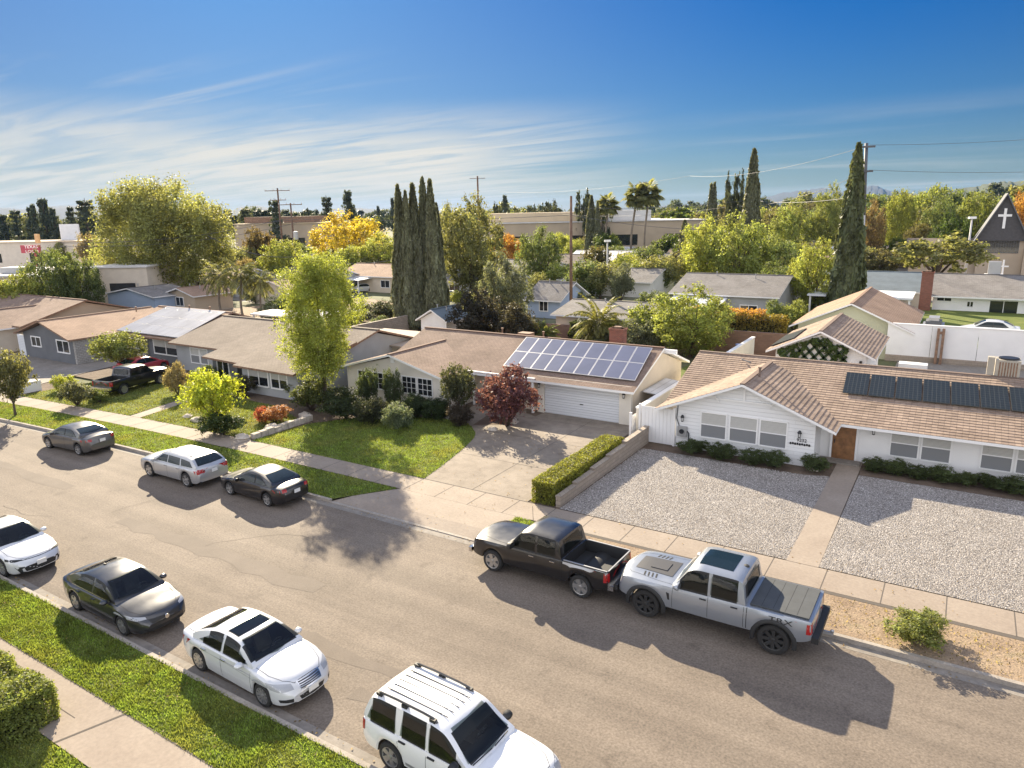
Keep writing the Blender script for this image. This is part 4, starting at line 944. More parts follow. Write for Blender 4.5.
# commercial blocks
def block(name, label, px, d, wall, top, hgt, extra=None, cat='building'):
    (x0, y0, _), (x1, y1, _) = px
    a = Vector((x0, y0, 0)); b_ = Vector((x1, y1, 0)); u = (b_ - a).normalized(); n = Vector((-u.y, u.x, 0))
    h = empty(name, (0, 0, 0), 0, label, cat)
    def q(s, t, z): p = a + u * s + n * t; return (p.x, p.y, z)
    L_ = (b_ - a).length
    def bod(b):
        c0 = [q(0, 0, 0), q(L_, 0, 0), q(L_, d, 0), q(0, d, 0)]; c1 = [(p[0], p[1], hgt) for p in c0]
        for i in range(4): b.face([c0[i], c0[(i + 1) % 4], c1[(i + 1) % 4], c1[i]], wall)
    add('wall', h, bod)
    add('roof', h, lambda b: b.slab([q(-.3, -.3, hgt + .25), q(L_ + .3, -.3, hgt + .25), q(L_ + .3, d + .3, hgt + .25), q(-.3, d + .3, hgt + .25)], .24, top))
    if extra:
        for (s0, s1, t0, t1, z1, m) in extra:
            add('roof_unit' if s1 - s0 < 15 else 'upper_storey', h, lambda b: b.mesh([q(s0, t0, hgt + .3), q(s1, t0, hgt + .3), q(s1, t1, hgt + .3), q(s0, t1, hgt + .3), q(s0, t0, z1), q(s1, t0, z1), q(s1, t1, z1), q(s0, t1, z1)], [(0, 1, 5, 4), (1, 2, 6, 5), (2, 3, 7, 6), (3, 0, 4, 7), (4, 5, 6, 7)], m))
    nb = max(1, int(L_ / 14))
    for i in range(nb):
        s0 = (i + .25) * L_ / nb
        add('window', h, lambda b: b.face([q(s0, -.06, hgt * .3), q(s0 + L_ / nb * .5, -.06, hgt * .3), q(s0 + L_ / nb * .5, -.06, hgt * .62), q(s0, -.06, hgt * .62)], 'glass_dark'))
    return h
block('warehouse', 'long tan flat-roofed warehouse beyond the trees, white block on its roof', ((-114.33,170.26,2.21), (-62.68,202.79,1.06)), 40, 'tan_wall', 'roof_white', (-87.76,187.00,9.30)[2], [(0, 42, 5, 30, (-104.24,176.62,12.11)[2], 'tan_bright'), (34, 46, 2, 12, (-101.89,178.10,12.33)[2], 'roof_white')])
block('brown_warehouse', 'long brown and tan building left of the yellow tree', ((-178.22,135.94,-0.09), (-155.78,150.07,-0.59)), 30, 'tan_wall', 'tan_bright', (-167.13,142.93,10.37)[2], [(2, 22, 3, 20, (-167.06,142.97,11.21)[2] + 1.2, 'rust')])
block('white_commercial_building', 'low white-roofed commercial building at the left edge', ((-110.66,39.03,3.06), (-99.46,46.09,2.81)), 16, 'cream', 'roof_white', (-101.60,44.74,5.77)[2], [(6, 9, 3, 6, (-101.60,44.74,5.77)[2] + 1.0, 'metal_grey')])
block('pale_shop_building', 'low pale building between the dark trees and the giant round tree', ((-106.71,56.88,2.41), (-100.39,60.87,1.69)), 18, 'cream', 'roof_white', (-104.80,58.09,5.83)[2])
block('strip_mall', 'long white strip of shops behind the red sign', ((-222.43,84.46,2.51), (-185.04,108.01,1.67)), 14, 'cream', 'tan_wall', (-199.73,98.76,7.12)[2])
# signs
S = (-184.66,84.61,3.26)
sg = empty('roadside_sign', (0, 0, 0), 0, 'red roadside restaurant sign with yellow emblem on top at far left', 'sign')
SD = 170
def signb(b):
    l = Vector((-186.42,83.50,4.68)); r = Vector((-182.85,85.75,4.83)); 
    z0, z1 = (-184.95,84.43,5.34)[2], (-184.67,84.60,7.16)[2]
    n = Vector((r - l).to_tuple()); n.z = 0; u = n.normalized(); w = Vector((u.y, -u.x, 0)) * .4
    P = [(l.x, l.y), (r.x, r.y)]
    vs = []
    for z in (z0, z1):
        for (x, y) in P: vs += [(x + w.x, y + w.y, z), (x - w.x, y - w.y, z)]
    b.mesh(vs, [(0, 2, 6, 4), (1, 5, 7, 3), (0, 4, 5, 1), (2, 3, 7, 6), (4, 6, 7, 5), (0, 1, 3, 2)], 'sign_red')
add('panel', sg, signb)
def emb(b):
    c = Vector((-182.97,85.68,8.72)); b.bar((c.x - .1, c.y, c.z - 1.2), (c.x - .1, c.y, c.z + .9), .5, 1.5, 'sign_yellow')
add('emblem', sg, emb)
add('post', sg, lambda b: b.tube([(S[0] + 1, S[1] + .3, 0), (S[0] + 1, S[1] + .3, (-184.26,84.87,6.01)[2])], .25, 'sign_red', 8))
pS = (-182.37,83.69,6.77)
text_mesh('lettering', 'TEXAS', .9, 'white_trim', sg, (pS[0], pS[1], pS[2]), (rad(90), 0, rad(58)), .05)
pS = (-182.33,83.72,5.76)
text_mesh('lettering', 'LOCO', .9, 'white_trim', sg, (pS[0], pS[1], pS[2]), (rad(90), 0, rad(58)), .05)
B_ = (-207.57,105.64,9.43)
bb_ = empty('billboard', (0, 0, 0), 0, 'pale blue-white billboard on a post in front of the far conifers', 'billboard')
add('panel', bb_, lambda b: b.bar((B_[0] - 2.3, B_[1] - 1.3, B_[2]), (B_[0] + 2.3, B_[1] + 1.3, B_[2]), .5, 4.2, 'patio_roof'))
add('post', bb_, lambda b: b.tube([(B_[0], B_[1], 0), (B_[0], B_[1], B_[2] - 2.1)], .35, 'metal_grey', 8))
# brick wall behind, orange hedge position etc.
tag(add('brick_wall', None, lambda b: b.box(-24.5, -11.5, 64.2, 64.5, 0, 2.0, 'block_brown')), 'red-brown block wall below the orange flowering hedge', 'wall')
tag(add('brick_wall', None, lambda b: b.box(-46, -29, 61.8, 62.1, 0, 1.8, 'block_brown')), 'brown block wall beside the tall brown utility pole', 'wall')
tag(add('block_wall', None, lambda b: b.box(-72, -47, 52.2, 52.5, 0, 1.7, 'block_tan')), 'tan block wall below the cypress clump', 'wall')
tag(add('block_wall', None, lambda b: b.box(-52.3, -52.0, 52.6, 62, 0, 1.7, 'block_tan')), 'tan cross wall running back from the cypress clump', 'wall')
gsh = empty('lean_to_shed', (0, 0, 0), 0, 'cream flat-roofed shed behind the left end of the cream house', 'shed')
add('wall', gsh, lambda b: b.box(-43.5, -37.2, 43.0, 48.0, 0, 2.3, 'cream')); add('roof', gsh, lambda b: b.slab([(-43.8, 42.7, 2.5), (-36.9, 42.7, 2.5), (-36.9, 48.2, 2.7), (-43.8, 48.2, 2.7)], .12, 'brown_roof_flat'))
wsh = empty('metal_shed', (0, 0, 0), 0, 'small white metal shed left of the tall yellow-green tree', 'shed')
add('wall', wsh, lambda b: b.box(-61.5, -58.2, 54, 56.5, 0, 2.1, 'white_paint')); add('roof', wsh, lambda b: b.slab([(-61.8, 53.7, 2.25), (-57.9, 53.7, 2.25), (-57.9, 56.8, 2.35), (-61.8, 56.8, 2.35)], .1, 'metal_roof'))
cp = empty('flat_carport', (0, 0, 0), 0, 'flat pale carport roof behind the taupe roof house', 'carport')
add('roof', cp, lambda b: b.slab([(-64.5, 50, 2.6), (-54, 50, 2.6), (-54, 53, 2.7), (-64.5, 53, 2.7)], .15, 'roof_white'))
for X in (-64.2, -59, -54.4): add('post', cp, lambda b: b.box(X, X + .15, 50.1, 50.25, 0, 2.45, 'white_trim'))
# planters, bins
pl_ = empty('raised_planter', (0, 0, 0), 0, 'long white raised planter full of grasses beside the trellis outbuilding', 'planter')
add('trough', pl_, lambda b: b.box(-3.5, -1.6, 60.5, 61.5, .11, 1.0, 'white_paint'))


# ================================================================ vegetation
def cards(P, Nn, size, r, aspect=1.0, droop=0.0, jit=0.9):
    """one rhombic leaf card per point, roughly facing Nn with jitter"""
    n = len(P); a = Nn + r.normal(0, jit, (n, 3)); a /= np.linalg.norm(a, axis=1)[:, None] + 1e-9
    t = r.normal(0, 1, (n, 3)); t[:, 2] -= droop; t -= (t * a).sum(1)[:, None] * a; t /= np.linalg.norm(t, axis=1)[:, None] + 1e-9
    b_ = np.cross(a, t); s = (size * r.uniform(.6, 1.4, n))[:, None]
    L_ = t * s * aspect; W = b_ * s * .62; bow = a * s * .18
    V = np.stack([P - L_, P + W + bow, P + L_, P - W + bow], 1)
    return V.reshape(-1, 3), np.arange(n * 4).reshape(-1, 4)
def pn(P, f, seed):
    r = np.random.RandomState(seed); o = np.zeros(len(P))
    for k in range(4):
        d = r.normal(0, 1, 3) * f * (1.6 ** k); o += np.sin(P @ d + r.uniform(0, 6)) / (1.4 ** k)
    return o / 2.2
def lobes_round(r, k, rx, rz, cz, spread=.62, lr=.42, squash=1.0, up=0.2):
    """lobe centres over an ellipsoid; returns (centre, radius)"""
    out = []
    for i in range(k):
        y = 1 - 2 * (i + .5) / k; ph = i * 2.399963 + r.uniform(-.4, .4); rr = math.sqrt(1 - y * y)
        y += r.uniform(-.12, .12)
        c = np.array([math.cos(ph) * rr * rx * spread, math.sin(ph) * rr * rx * spread, cz + y * rz * spread])
        q = lr * r.uniform(.55, 1.3) * rx
        out.append((c, np.array([q, q, q * squash * rz / rx])))
    out.append((np.array([0, 0, cz]), np.array([rx * .55, rx * .55, rz * .55])))
    return out
def leaves_lobes(lobes, n, size, r, gap=.25, fill=.35, nf=2.2, seed=0, aspect=1.0, droop=0.0, clip=0.0, per=26, sig=.17):
    """leaves gathered in sprigs, sprigs spread over and inside the lobes"""
    A = np.array([l[1][0] * l[1][2] for l in lobes]); A = A / A.sum(); m = max(20, n // per)
    idx = r.choice(len(lobes), m, p=A); C_ = np.array([l[0] for l in lobes])[idx]; R_ = np.array([l[1] for l in lobes])[idx]
    d = r.normal(0, 1, (m, 3)); d /= np.linalg.norm(d, axis=1)[:, None]
    q = np.clip(1 - np.abs(r.normal(0, fill * .6, m)), .1, 1.0) * r.uniform(.86, 1.16, m)
    K = C_ + d * R_ * q[:, None]
    keep = (pn(K, nf / max(1e-3, np.mean(R_)), seed) > -1.3 + gap * 1.5) & (K[:, 2] > clip)
    K, d, R_ = K[keep], d[keep], R_[keep]; m = len(K)
    mr = np.mean(R_); sg = sig * mr * r.uniform(.5, 1.5, m)
    P = np.repeat(K, per, 0) + r.normal(0, 1, (m * per, 3)) * np.repeat(sg, per)[:, None]
    lo = P - np.repeat(K, per, 0); lo /= np.linalg.norm(lo, axis=1)[:, None] + 1e-9
    Nn = np.repeat(d, per, 0) * .6 + lo * .6 + np.array([0, 0, .3])
    ok = P[:, 2] > clip; P, Nn = P[ok], Nn[ok]
    return cards(P, Nn, np.full(len(P), size), r, aspect, droop)
def limbs(mb, base, targets, r0, r, mat='bark', n=6, fork=.35):
    for t in targets:
        b_ = Vector(base); t = Vector(t); m1 = b_.lerp(t, .35) + Vector((r.uniform(-1, 1), r.uniform(-1, 1), .5)) * (t - b_).length * .07
        m2 = b_.lerp(t, .7) + Vector((r.uniform(-1, 1), r.uniform(-1, 1), .5)) * (t - b_).length * .07
        mb.tube([b_, m1, m2, t], [r0, r0 * .7, r0 * .4, r0 * .12], mat, n=n)
class Proto: pass
PROT = {}
def proto(key, fn):
    if key not in PROT: PROT[key] = fn()
    return PROT[key]
def proto_make(key, crown, trunk_mb, leafm='leaf'):
    V, F = crown
    c = npmesh('crown_mesh', V, F, leafm); cm = c.data; bpy.data.objects.remove(c)
    tm = None
    if trunk_mb is not None:
        t = trunk_mb.build('trunk_mesh', smooth=True); tm = t.data; bpy.data.objects.remove(t)
    return (cm, tm)
def mk_round(seed, n, size, rx=.5, rz=.36, cz=.62, k=16, gap=.3, trunk=.2, leafm='leaf', lr=.40, spread=.66, fill=.35, bark='bark', aspect=1.0, droop=0, multi=False):
    def f():
        r = np.random.RandomState(seed); lb = lobes_round(r, k, rx, rz, cz, lr=lr, spread=spread)
        cr = leaves_lobes(lb, n, size, r, gap=gap, seed=seed, fill=fill, aspect=aspect, droop=droop, clip=.02)
        t = MB(); rr = random.Random(seed)
        if multi:
            limbs(t, (0, 0, 0), [tuple(l[0]) for l in lb[:7]], .022, rr, bark)
        else:
            t.tube([(0, 0, -.01), (.006, .003, trunk * .5), (0, 0, trunk), (.003, 0, cz * .8)], [.036, .027, .022, .012], bark, n=8)
            limbs(t, (0, 0, trunk), [tuple(l[0]) for l in lb[:9]], .016, rr, bark)
        return proto_make('', cr, t, leafm)
    return f
def mk_cypress(seed, n, size, tips=1, leafm='leaf_dark'):
    def f():
        r = np.random.RandomState(seed); Ps = []; Ns = []
        cols = [(0, 0, 1.0, .5)] if tips == 1 else [(.12 * math.cos(i * 2.1), .12 * math.sin(i * 2.1), r.uniform(.86, 1.0), .38) for i in range(tips)]
        for (cx, cy, H_, R_) in cols:
            m = n // len(cols); z = r.uniform(0, 1, m) ** .85; ph = r.uniform(0, 2 * np.pi, m)
            prof = np.minimum(1, (z * 14 + .45)) * np.power(np.clip(1 - z, 0, 1), .72) * (1 + .05 * np.sin(z * 30)) 
            lump = 1 + .10 * np.sin(ph * 3 + z * 9) + .07 * np.sin(ph * 5 - z * 17)
            rr = R_ * prof * lump * (1 - np.abs(r.normal(0, .10, m)))
            Ps.append(np.stack([cx + np.cos(ph) * rr, cy + np.sin(ph) * rr, .015 + z * H_ * .985], 1))
            Ns.append(np.stack([np.cos(ph), np.sin(ph), np.full(m, .3)], 1))
        P = np.concatenate(Ps); Nn = np.concatenate(Ns); m = len(P)
        a = Nn + r.normal(0, .45, (m, 3)); a /= np.linalg.norm(a, axis=1)[:, None]
        t = np.array([0, 0, 1.]) + r.normal(0, .28, (m, 3)); t -= (t * a).sum(1)[:, None] * a; t /= np.linalg.norm(t, axis=1)[:, None]
        b_ = np.cross(a, t); s = size * r.uniform(.6, 1.4, m)[:, None]
        # x,y unit = width ; z unit = height
        L_ = t * s * np.array([1, 1, .28]); W = b_ * s * .5
        V = np.stack([P - L_, P + W, P + L_, P - W], 1).reshape(-1, 3)
        tb = MB(); tb.tube([(0, 0, -.01), (0, 0, .5)], [.07, .03], 'bark', n=6)
        return proto_make('', (V, np.arange(m * 4).reshape(-1, 4)), tb, leafm)
    return f
def mk_conifer(seed, n, size, leafm='leaf_dark', layers=11, open_=.3, top=.06):
    def f():
        r = np.random.RandomState(seed); Ps = []; Ns = []; rr = random.Random(seed)
        tb = MB(); tb.tube([(0, 0, -.01), (.01, 0, .5), (0, 0, .97)], [.045, .03, .006], 'bark', n=6)
        for l in range(layers):
            z0 = .18 + .78 * l / layers; rad_ = .5 * (1 - (z0 - .12)) ** .8 * rr.uniform(.65, 1.1) + top * .4
            nb = rr.randint(4, 7)
            for b_ in range(nb):
                ph = rr.uniform(0, 6.28); R_ = rad_ * rr.uniform(.6, 1.1); m = max(8, int(n / layers / nb))
                t = r.uniform(.15, 1, m); w = .16 * (1.1 - t) + .05
                zz = z0 + t * R_ * .10 + r.normal(0, .018, m)
                x = np.cos(ph) * t * R_ - np.sin(ph) * r.normal(0, 1, m) * w * R_ * 1.5; y = np.sin(ph) * t * R_ + np.cos(ph) * r.normal(0, 1, m) * w * R_ * 1.5
                Ps.append(np.stack([x, y, zz], 1)); Ns.append(np.tile([math.cos(ph) * .3, math.sin(ph) * .3, 1.], (m, 1)))
                tb.tube([(0, 0, z0 - .02), (math.cos(ph) * R_ * .9, math.sin(ph) * R_ * .9, z0 + R_ * .08)], [.012, .004], 'bark', n=4)
        P = np.concatenate(Ps); Nn = np.concatenate(Ns)
        V, F = cards(P, Nn, np.full(len(P), size), r, 1.0, jit=.6); 
        return proto_make('', (V, F), tb, leafm)
    return f
def mk_palm(seed, fronds, flen, width, arch, trunk_r, lean=0.02, skirt=False, shaft=True, leaflets=26, fan=False):
    """unit height 1 = trunk top; frond sizes in the same unit"""
    def f():
        r = random.Random(seed); tb = MB()
        pts = [(lean * math.sin(i * .6), lean * i / 6, i / 8) for i in range(9)]
        tb.tube(pts, [trunk_r * (1.5 if i == 0 else 1.0 - .02 * i) for i in range(9)], 'bark_pale', n=8)
        tx, ty, tz = pts[-1]; vs = []; fs = []
        def quad(a, b_, c, d): i = len(vs); vs.extend([a, b_, c, d]); fs.append((i, i + 1, i + 2, i + 3))
        for k in range(fronds):
            ph = k * 2.39996 + r.uniform(-.2, .2); el = 1.25 - 2.0 * (k / fronds) + r.uniform(-.15, .15)
            if not skirt: el = max(el, -.55)
            L_ = flen * r.uniform(.8, 1.1); prev = Vector((tx, ty, tz)); dirv = Vector((math.cos(ph) * math.cos(el), math.sin(ph) * math.cos(el), math.sin(el)))
            nseg = 9; spine = [prev.copy()]
            for s in range(nseg):
                dirv = (dirv + Vector((0, 0, -arch / nseg * (1.2 if s > 2 else .6)))).normalized(); prev = prev + dirv * L_ / nseg; spine.append(prev.copy())
            if fan:
                c = spine[4]; d0 = (spine[5] - spine[3]).normalized(); sd = d0.cross(Vector((0, 0, 1))).normalized()
                for q in range(14):
                    aa = (q / 13 - .5) * 3.6; dd = d0 * math.cos(aa) + sd * math.sin(aa); tip = c + dd * L_ * .55 + Vector((0, 0, -L_ * .18 * abs(math.sin(aa)) - L_ * .08))
                    w = dd.cross(Vector((0, 0, 1))).normalized() * width * .35; mid = c.lerp(tip, .55) + Vector((0, 0, .01))
                    quad(tuple(c), tuple(mid + w), tuple(tip), tuple(mid - w))
                w = sd * .006; quad(tuple(spine[0] - w), tuple(spine[0] + w), tuple(c + w), tuple(c - w))
                continue
            for q in range(leaflets):
                t = .12 + .88 * q / leaflets; x = t * nseg; i = min(nseg - 1, int(x)); p = spine[i].lerp(spine[i + 1], x - i); dd = (spine[i + 1] - spine[i]).normalized()
                sd = dd.cross(Vector((0, 0, 1)));
                if sd.length < .01: continue
                sd.normalize()
                ll = width * math.sin(math.pi * min(1, t * .85 + .12)) * r.uniform(.8, 1.15)
                for s in (-1, 1):
                    tip = p + sd * s * ll * .8 + dd * ll * .5 + Vector((0, 0, -ll * r.uniform(.3, .75)))
                    w = dd * width * .09; m = p.lerp(tip, .5) + Vector((0, 0, ll * .06))
                    quad(tuple(p), tuple(m + w), tuple(tip), tuple(m - w))
        return proto_make('', (np.array(vs, float), np.array(fs)), tb, 'leaf')
    return f
KINDS = {
    'giant': [mk_round(35, 80000, .0080, k=60, rz=.47, cz=.52, trunk=.1, gap=.05, lr=.24, spread=.80, fill=.5)],
    'round': [mk_round(11, 8000, .021), mk_round(12, 8000, .021, k=20, rz=.40, cz=.60), mk_round(13, 8000, .021, k=13, rz=.34, cz=.64, gap=.4)],
    'roundlo': [mk_round(21, 3000, .036), mk_round(22, 3000, .036, k=12, rz=.42, cz=.57), mk_round(23, 3000, .036, k=10, rz=.33, cz=.66, gap=.4)],
    'dense': [mk_round(31, 18000, .0135, k=34, rz=.44, cz=.54, trunk=.14, gap=.3, lr=.26, spread=.78), mk_round(32, 18000, .0135, k=28, rz=.45, cz=.53, trunk=.12, gap=.25, lr=.28, spread=.76)],
    'bush': [mk_round(41, 8000, .022, rx=.5, rz=.46, cz=.5, k=14, trunk=.05, gap=.2, multi=True), mk_round(42, 8000, .022, rx=.5, rz=.44, cz=.5, k=10, trunk=.05, gap=.3, multi=True)],
    'euca': [mk_round(51, 2600, .030, rx=.5, rz=.44, cz=.62, k=11, lr=.24, spread=.78, gap=.45, fill=.6, trunk=.3, leafm='leaf_dark', bark='bark_pale', droop=1.0), mk_round(52, 2600, .030, rx=.5, rz=.42, cz=.60, k=9, lr=.26, spread=.72, gap=.5, fill=.6, trunk=.3, leafm='leaf_dark', bark='bark_pale', droop=1.0)],
    'flat': [mk_round(61, 5200, .024, rx=.5, rz=.30, cz=.72, k=20, lr=.24, spread=.78, gap=.35, trunk=.3)],
    'cypress': [mk_cypress(71, 9000, .11), mk_cypress(72, 9000, .11)],
    'cypress2': [mk_cypress(73, 9000, .11, tips=3)],
    'conifer': [mk_conifer(81, 3000, .030), mk_conifer(82, 2800, .030, layers=9), mk_conifer(83, 3400, .030, layers=14)],
    'fanpalm': [mk_palm(91, 26, .27, .07, 1.1, .016, skirt=True, fan=True), mk_palm(92, 24, .27, .07, 1.2, .018, skirt=True, fan=True, lean=-.03)],
    'queenpalm': [mk_palm(93, 20, .62, .16, 1.7, .028, lean=.03), mk_palm(94, 22, .60, .16, 1.8, .028, lean=-.03)],
    'datepalm': [mk_palm(95, 46, 1.25, .20, 1.3, .09, leaflets=34)],
}
def tree(kind, spec, col, name, label, cat='tree', group=None, zscale=1.0, rot=None, variant=None, z0=0.0, hs=None):
    X, Y, h, w = spec; w *= 1.45 if kind == 'conifer' else 1.0; r = random.Random(int(X * 131 + Y * 17) % 99991)
    vs = KINDS[kind]; vi = r.randrange(len(vs)) if variant is None else variant % len(vs)
    key = (kind, vi)
    if key not in PROT: PROT[key] = vs[vi]()
    cm, tm = PROT[key]
    root = empty(name, (X, Y, z0), r.uniform(0, 6.28) if rot is None else rot, label, cat, group)
    h = h - z0
    if kind in ('fanpalm', 'queenpalm', 'datepalm'): sx = sz = h
    else: sx = w; sz = h
    c = bpy.data.objects.new('crown', cm); COL.objects.link(c); c.parent = root; c.scale = (sx, sx, sz)
    v = r.uniform(.88, 1.12); c.color = (col[0] * v, col[1] * v, col[2] * v, 1)
    if tm:
        t = bpy.data.objects.new('trunk', tm); COL.objects.link(t); t.parent = root; t.scale = (sx if kind not in ('euca',) else sx * .7, sx if kind not in ('euca',) else sx * .7, sz)
    return root
# palette (leaf base colours)
OL = (0.19, 0.195, 0.085); YG = (0.26, 0.285, 0.08); GR = (0.125, 0.155, 0.06); DK = (0.08, 0.09, 0.055); CY = (0.15, 0.155, 0.09)
GO = (0.42, 0.34, 0.05); OR = (0.36, 0.20, 0.06); GG = (0.15, 0.165, 0.11); LM = (0.21, 0.24, 0.075); TN = (0.22, 0.18, 0.10)
# ---- near and middle trees, each with its own label
T = [
 ('giant', (-107.78,68.97,19.29,20.65), (0.25, 0.26, 0.10), 'round_tree', 'giant round pale green tree towering over the houses on the left'),
 ('dense', (-94.20,44.74,9.56,7.01), GR, 'round_tree', 'dark bushy tree just below the red roadside sign'),
 ('dense', (-90.56,46.44,8.92,5.05), GR, 'round_tree', 'dark bushy tree immediately right of its twin below the red sign'),
 ('conifer', (-90.24,87.09,7.63,2.51), DK, 'cypress_tree', 'small dark cypress in front of the yellow tree'),
 ('dense', (-61.68,87.24,14.95,10.54), OL, 'round_tree', 'big hazy olive tree right behind the cypress clump'),
 ('dense', (-73.59,97.18,14.06,6.66), OL, 'round_tree', 'hazy olive tree partly hidden by the right edge of the cypress clump'),
 ('dense', (-41.61,64.86,8.55,6.13), GG, 'olive_tree', 'grey-green rounded tree above the left end of the cream house roof'),
 ('bush', (-39.17,56.85,5.54,5.87), (0.05,0.045,0.035), 'large_shrub', 'dark brownish shrub mass below the grey-green rounded tree'),
 ('bush', (-34.25,55.89,4.65,3.96), (0.06,0.055,0.04), 'large_shrub', 'dark shrub right of the brownish shrub mass above the house ridge'),
 ('bush', (-32.50,56.76,2.80,3.05), GR, 'large_shrub', 'low dark green shrub at the foot of the tall brown utility pole'),
 ('cypress', (-48.75,143.68,10.15,3.44), CY, 'cypress_tree', 'short dark cypress behind the grey ranch house'),
 ('cypress2', (-51.96,172.44,18.90,3.81), CY, 'cypress_tree', 'slim far cypress with a forked tip'),
 ('cypress', (-33.75,135.14,22.07,4.72), CY, 'cypress_tree', 'very tall thin cypress with a spindly tip above the green trees'),
 ('cypress', (-10.94,87.01,18.57,3.92), (0.10,0.115,0.055), 'cypress_tree', 'tall broad cypress beside the leaning pale utility pole'),
 ('cypress', (-79.42,164.22,15.71,3.98), CY, 'cypress_tree', 'dark columnar tree beside the tall brown pole'),
 ('cypress', (-76.50,161.53,14.23,2.43), CY, 'cypress_tree', 'thin columnar tree hugging the dark columnar tree by the pole'),
 ('dense', (-14.78,90.40,8.84,6.48), YG, 'round_tree', 'bright olive tree at the foot of the tall broad cypress'),
 ('flat', (-3.31,117.21,8.30,12.74), OL, 'spreading_tree', 'open flat-topped tree in front of the church'),
 ('bush', (-42.95,106.45,4.66,5.27), LM, 'clipped_tree', 'bright green rounded hedge tree left of the grey ranch house'),
 ('bush', (-39.75,106.26,4.28,3.96), GR, 'clipped_tree', 'darker clipped tree touching the grey ranch house'),
 ('bush', (-40.30,92.65,5.65,3.84), GG, 'large_shrub', 'pale airy shrub left of the clipped trees'),
 ('dense', (-116.09,117.57,13.19,16.82), GO, 'golden_tree', 'golden yellow autumn tree left of the cypress clump'),
 ('dense', (-99.75,110.79,9.13,10.48), YG, 'round_tree', 'green tree right of the golden tree'),
 ('dense', (-103.24,88.77,8.83,8.93), YG, 'round_tree', 'yellow-green tree around the nearer utility pole'),
 ('round', (-125.54,101.28,10.28,7.12), (0.13,0.10,0.045), 'round_tree', 'brownish olive tree left of the two utility poles'),
 ('round', (-107.50,83.46,5.59,4.56), TN, 'round_tree', 'russet tree above the queen palms'),
 ('dense', (-60.64,105.77,10.24,8.36), GR, 'round_tree', 'dark green domed tree left of the tall brown pole'),
 ('round', (-78.17,123.40,8.30,6.01), OR, 'round_tree', 'orange autumn tree against the tan warehouse'),
 ('round', (-75.22,145.77,6.20,5.38), YG, 'round_tree', 'small bright yellow-green tree just left of the columnar tree'),
 ('dense', (-33.92,110.15,11.47,8.24), YG, 'round_tree', 'bright green tree behind the grey ranch house, left of the tallest cypress'),
 ('dense', (-27.85,106.93,11.73,9.83), LM, 'round_tree', 'large green billowing tree below the tallest thin cypress'),
 ('dense', (-23.62,111.47,8.48,7.63), GR, 'round_tree', 'shady green tree right of the large billowing tree'),
 ('dense', (-19.77,93.92,5.99,6.17), GR, 'round_tree', 'dark hedge-like tree beside the grey ranch house'),
 ('bush', (-14.44,77.83,3.33,3.43), LM, 'large_shrub', 'yellow-green shrub left of the trellis outbuilding'),
 ('bush', (-16.35,78.34,3.18,2.88), GR, 'large_shrub', 'dark green shrub at the right end of the orange hedge'),
 ('round', (-92.88,40.39,6.74,5.05), YG, 'round_tree', 'yellow-green tree near the left edge'),
 ('round', (-97.21,39.94,6.41,3.52), OL, 'round_tree', 'olive tree cut by the left edge'),
 ('round', (-44.30,94.66,5.43,7.11), OL, 'round_tree', 'olive tree above the brick chimney of the distant house'),
 ('bush', (-46.29,93.82,6.01,6.57), GR, 'large_shrub', 'dark hedge tree behind the chimney house'),
 ('bush', (-54.62,101.67,4.75,6.95), LM, 'large_shrub', 'light green shrubs left of the pole behind the pale roof'),
 ('bush', (-48.72,113.99,5.69,5.71), YG, 'large_shrub', 'yellow-green shrub right of the white street light'),
 ('bush', (-65.25,80.59,3.42,3.11), GR, 'large_shrub', 'green shrub left of the grey-green rounded tree'),
 ('bush', (-59.22,80.83,2.22,3.57), YG, 'large_shrub', 'small bright shrub right of the cypress clump'),
 ('bush', (-23.94,62.10,4.63,5.38), LM, 'large_shrub', 'feathery light green shrub between palm and big bush behind the solar house'),
 ('dense', (-19.65,60.60,6.21,7.79), (0.22,0.25,0.075), 'round_tree', 'big bright green bushy tree behind the solar house garage'),
 ('bush', (-23.85,58.99,3.40,3.78), GG, 'large_shrub', 'greyish shrub below the feathery light green shrub'),
 ('bush', (-27.48,59.26,2.78,3.91), DK, 'large_shrub', 'dark shrub behind the brick chimney of the solar house'),
 ('round', (-52.68,21.46,4.53,2.92), (0.13,0.13,0.06), 'street_tree', 'small sparse street tree on the verge at the left edge'),
 ('bush', (-200.02,97.77,7.14,6.23), OL, 'large_shrub', 'olive bushes by the pale billboard'),
 ('round', (-170.15,90.12,9.89,5.50), TN, 'round_tree', 'tan-topped small tree right of the billboard'),
 ('bush', (-150.02,82.72,5.30,4.11), OL, 'large_shrub', 'low olive shrub left of the giant round tree'),
]
for kd, sp, col, nm, lb in T: tree(kd, sp, col, nm, lb)
# cypress clump: six columns
for i, (px, ty, w) in enumerate(((405, 188, 17), (412, 193, 13), (418, 187, 19), (429, 182, 16), (436, 184, 17), (442, 212, 14))):
    pass
CL = [(-53.97,62.83,15.43,2.70), (-52.28,62.05,14.74,2.20), (-52.01,62.96,15.47,2.89), (-51.42,64.03,16.11,2.69), (-50.23,63.80,15.85,2.66), (-51.06,65.83,13.44,2.27)]
CLL = ['leftmost cypress of the dense clump', 'second cypress from the left in the dense clump, a little shorter', 'third cypress of the dense clump with a blunt pointed tip', 'tallest cypress of the dense clump', 'cypress just right of the tallest one in the clump', 'shorter cypress at the right edge of the dense clump']
for sp, lb in zip(CL, CLL): tree('cypress', sp, CY, 'cypress_tree', lb, group='cypress clump behind the houses')
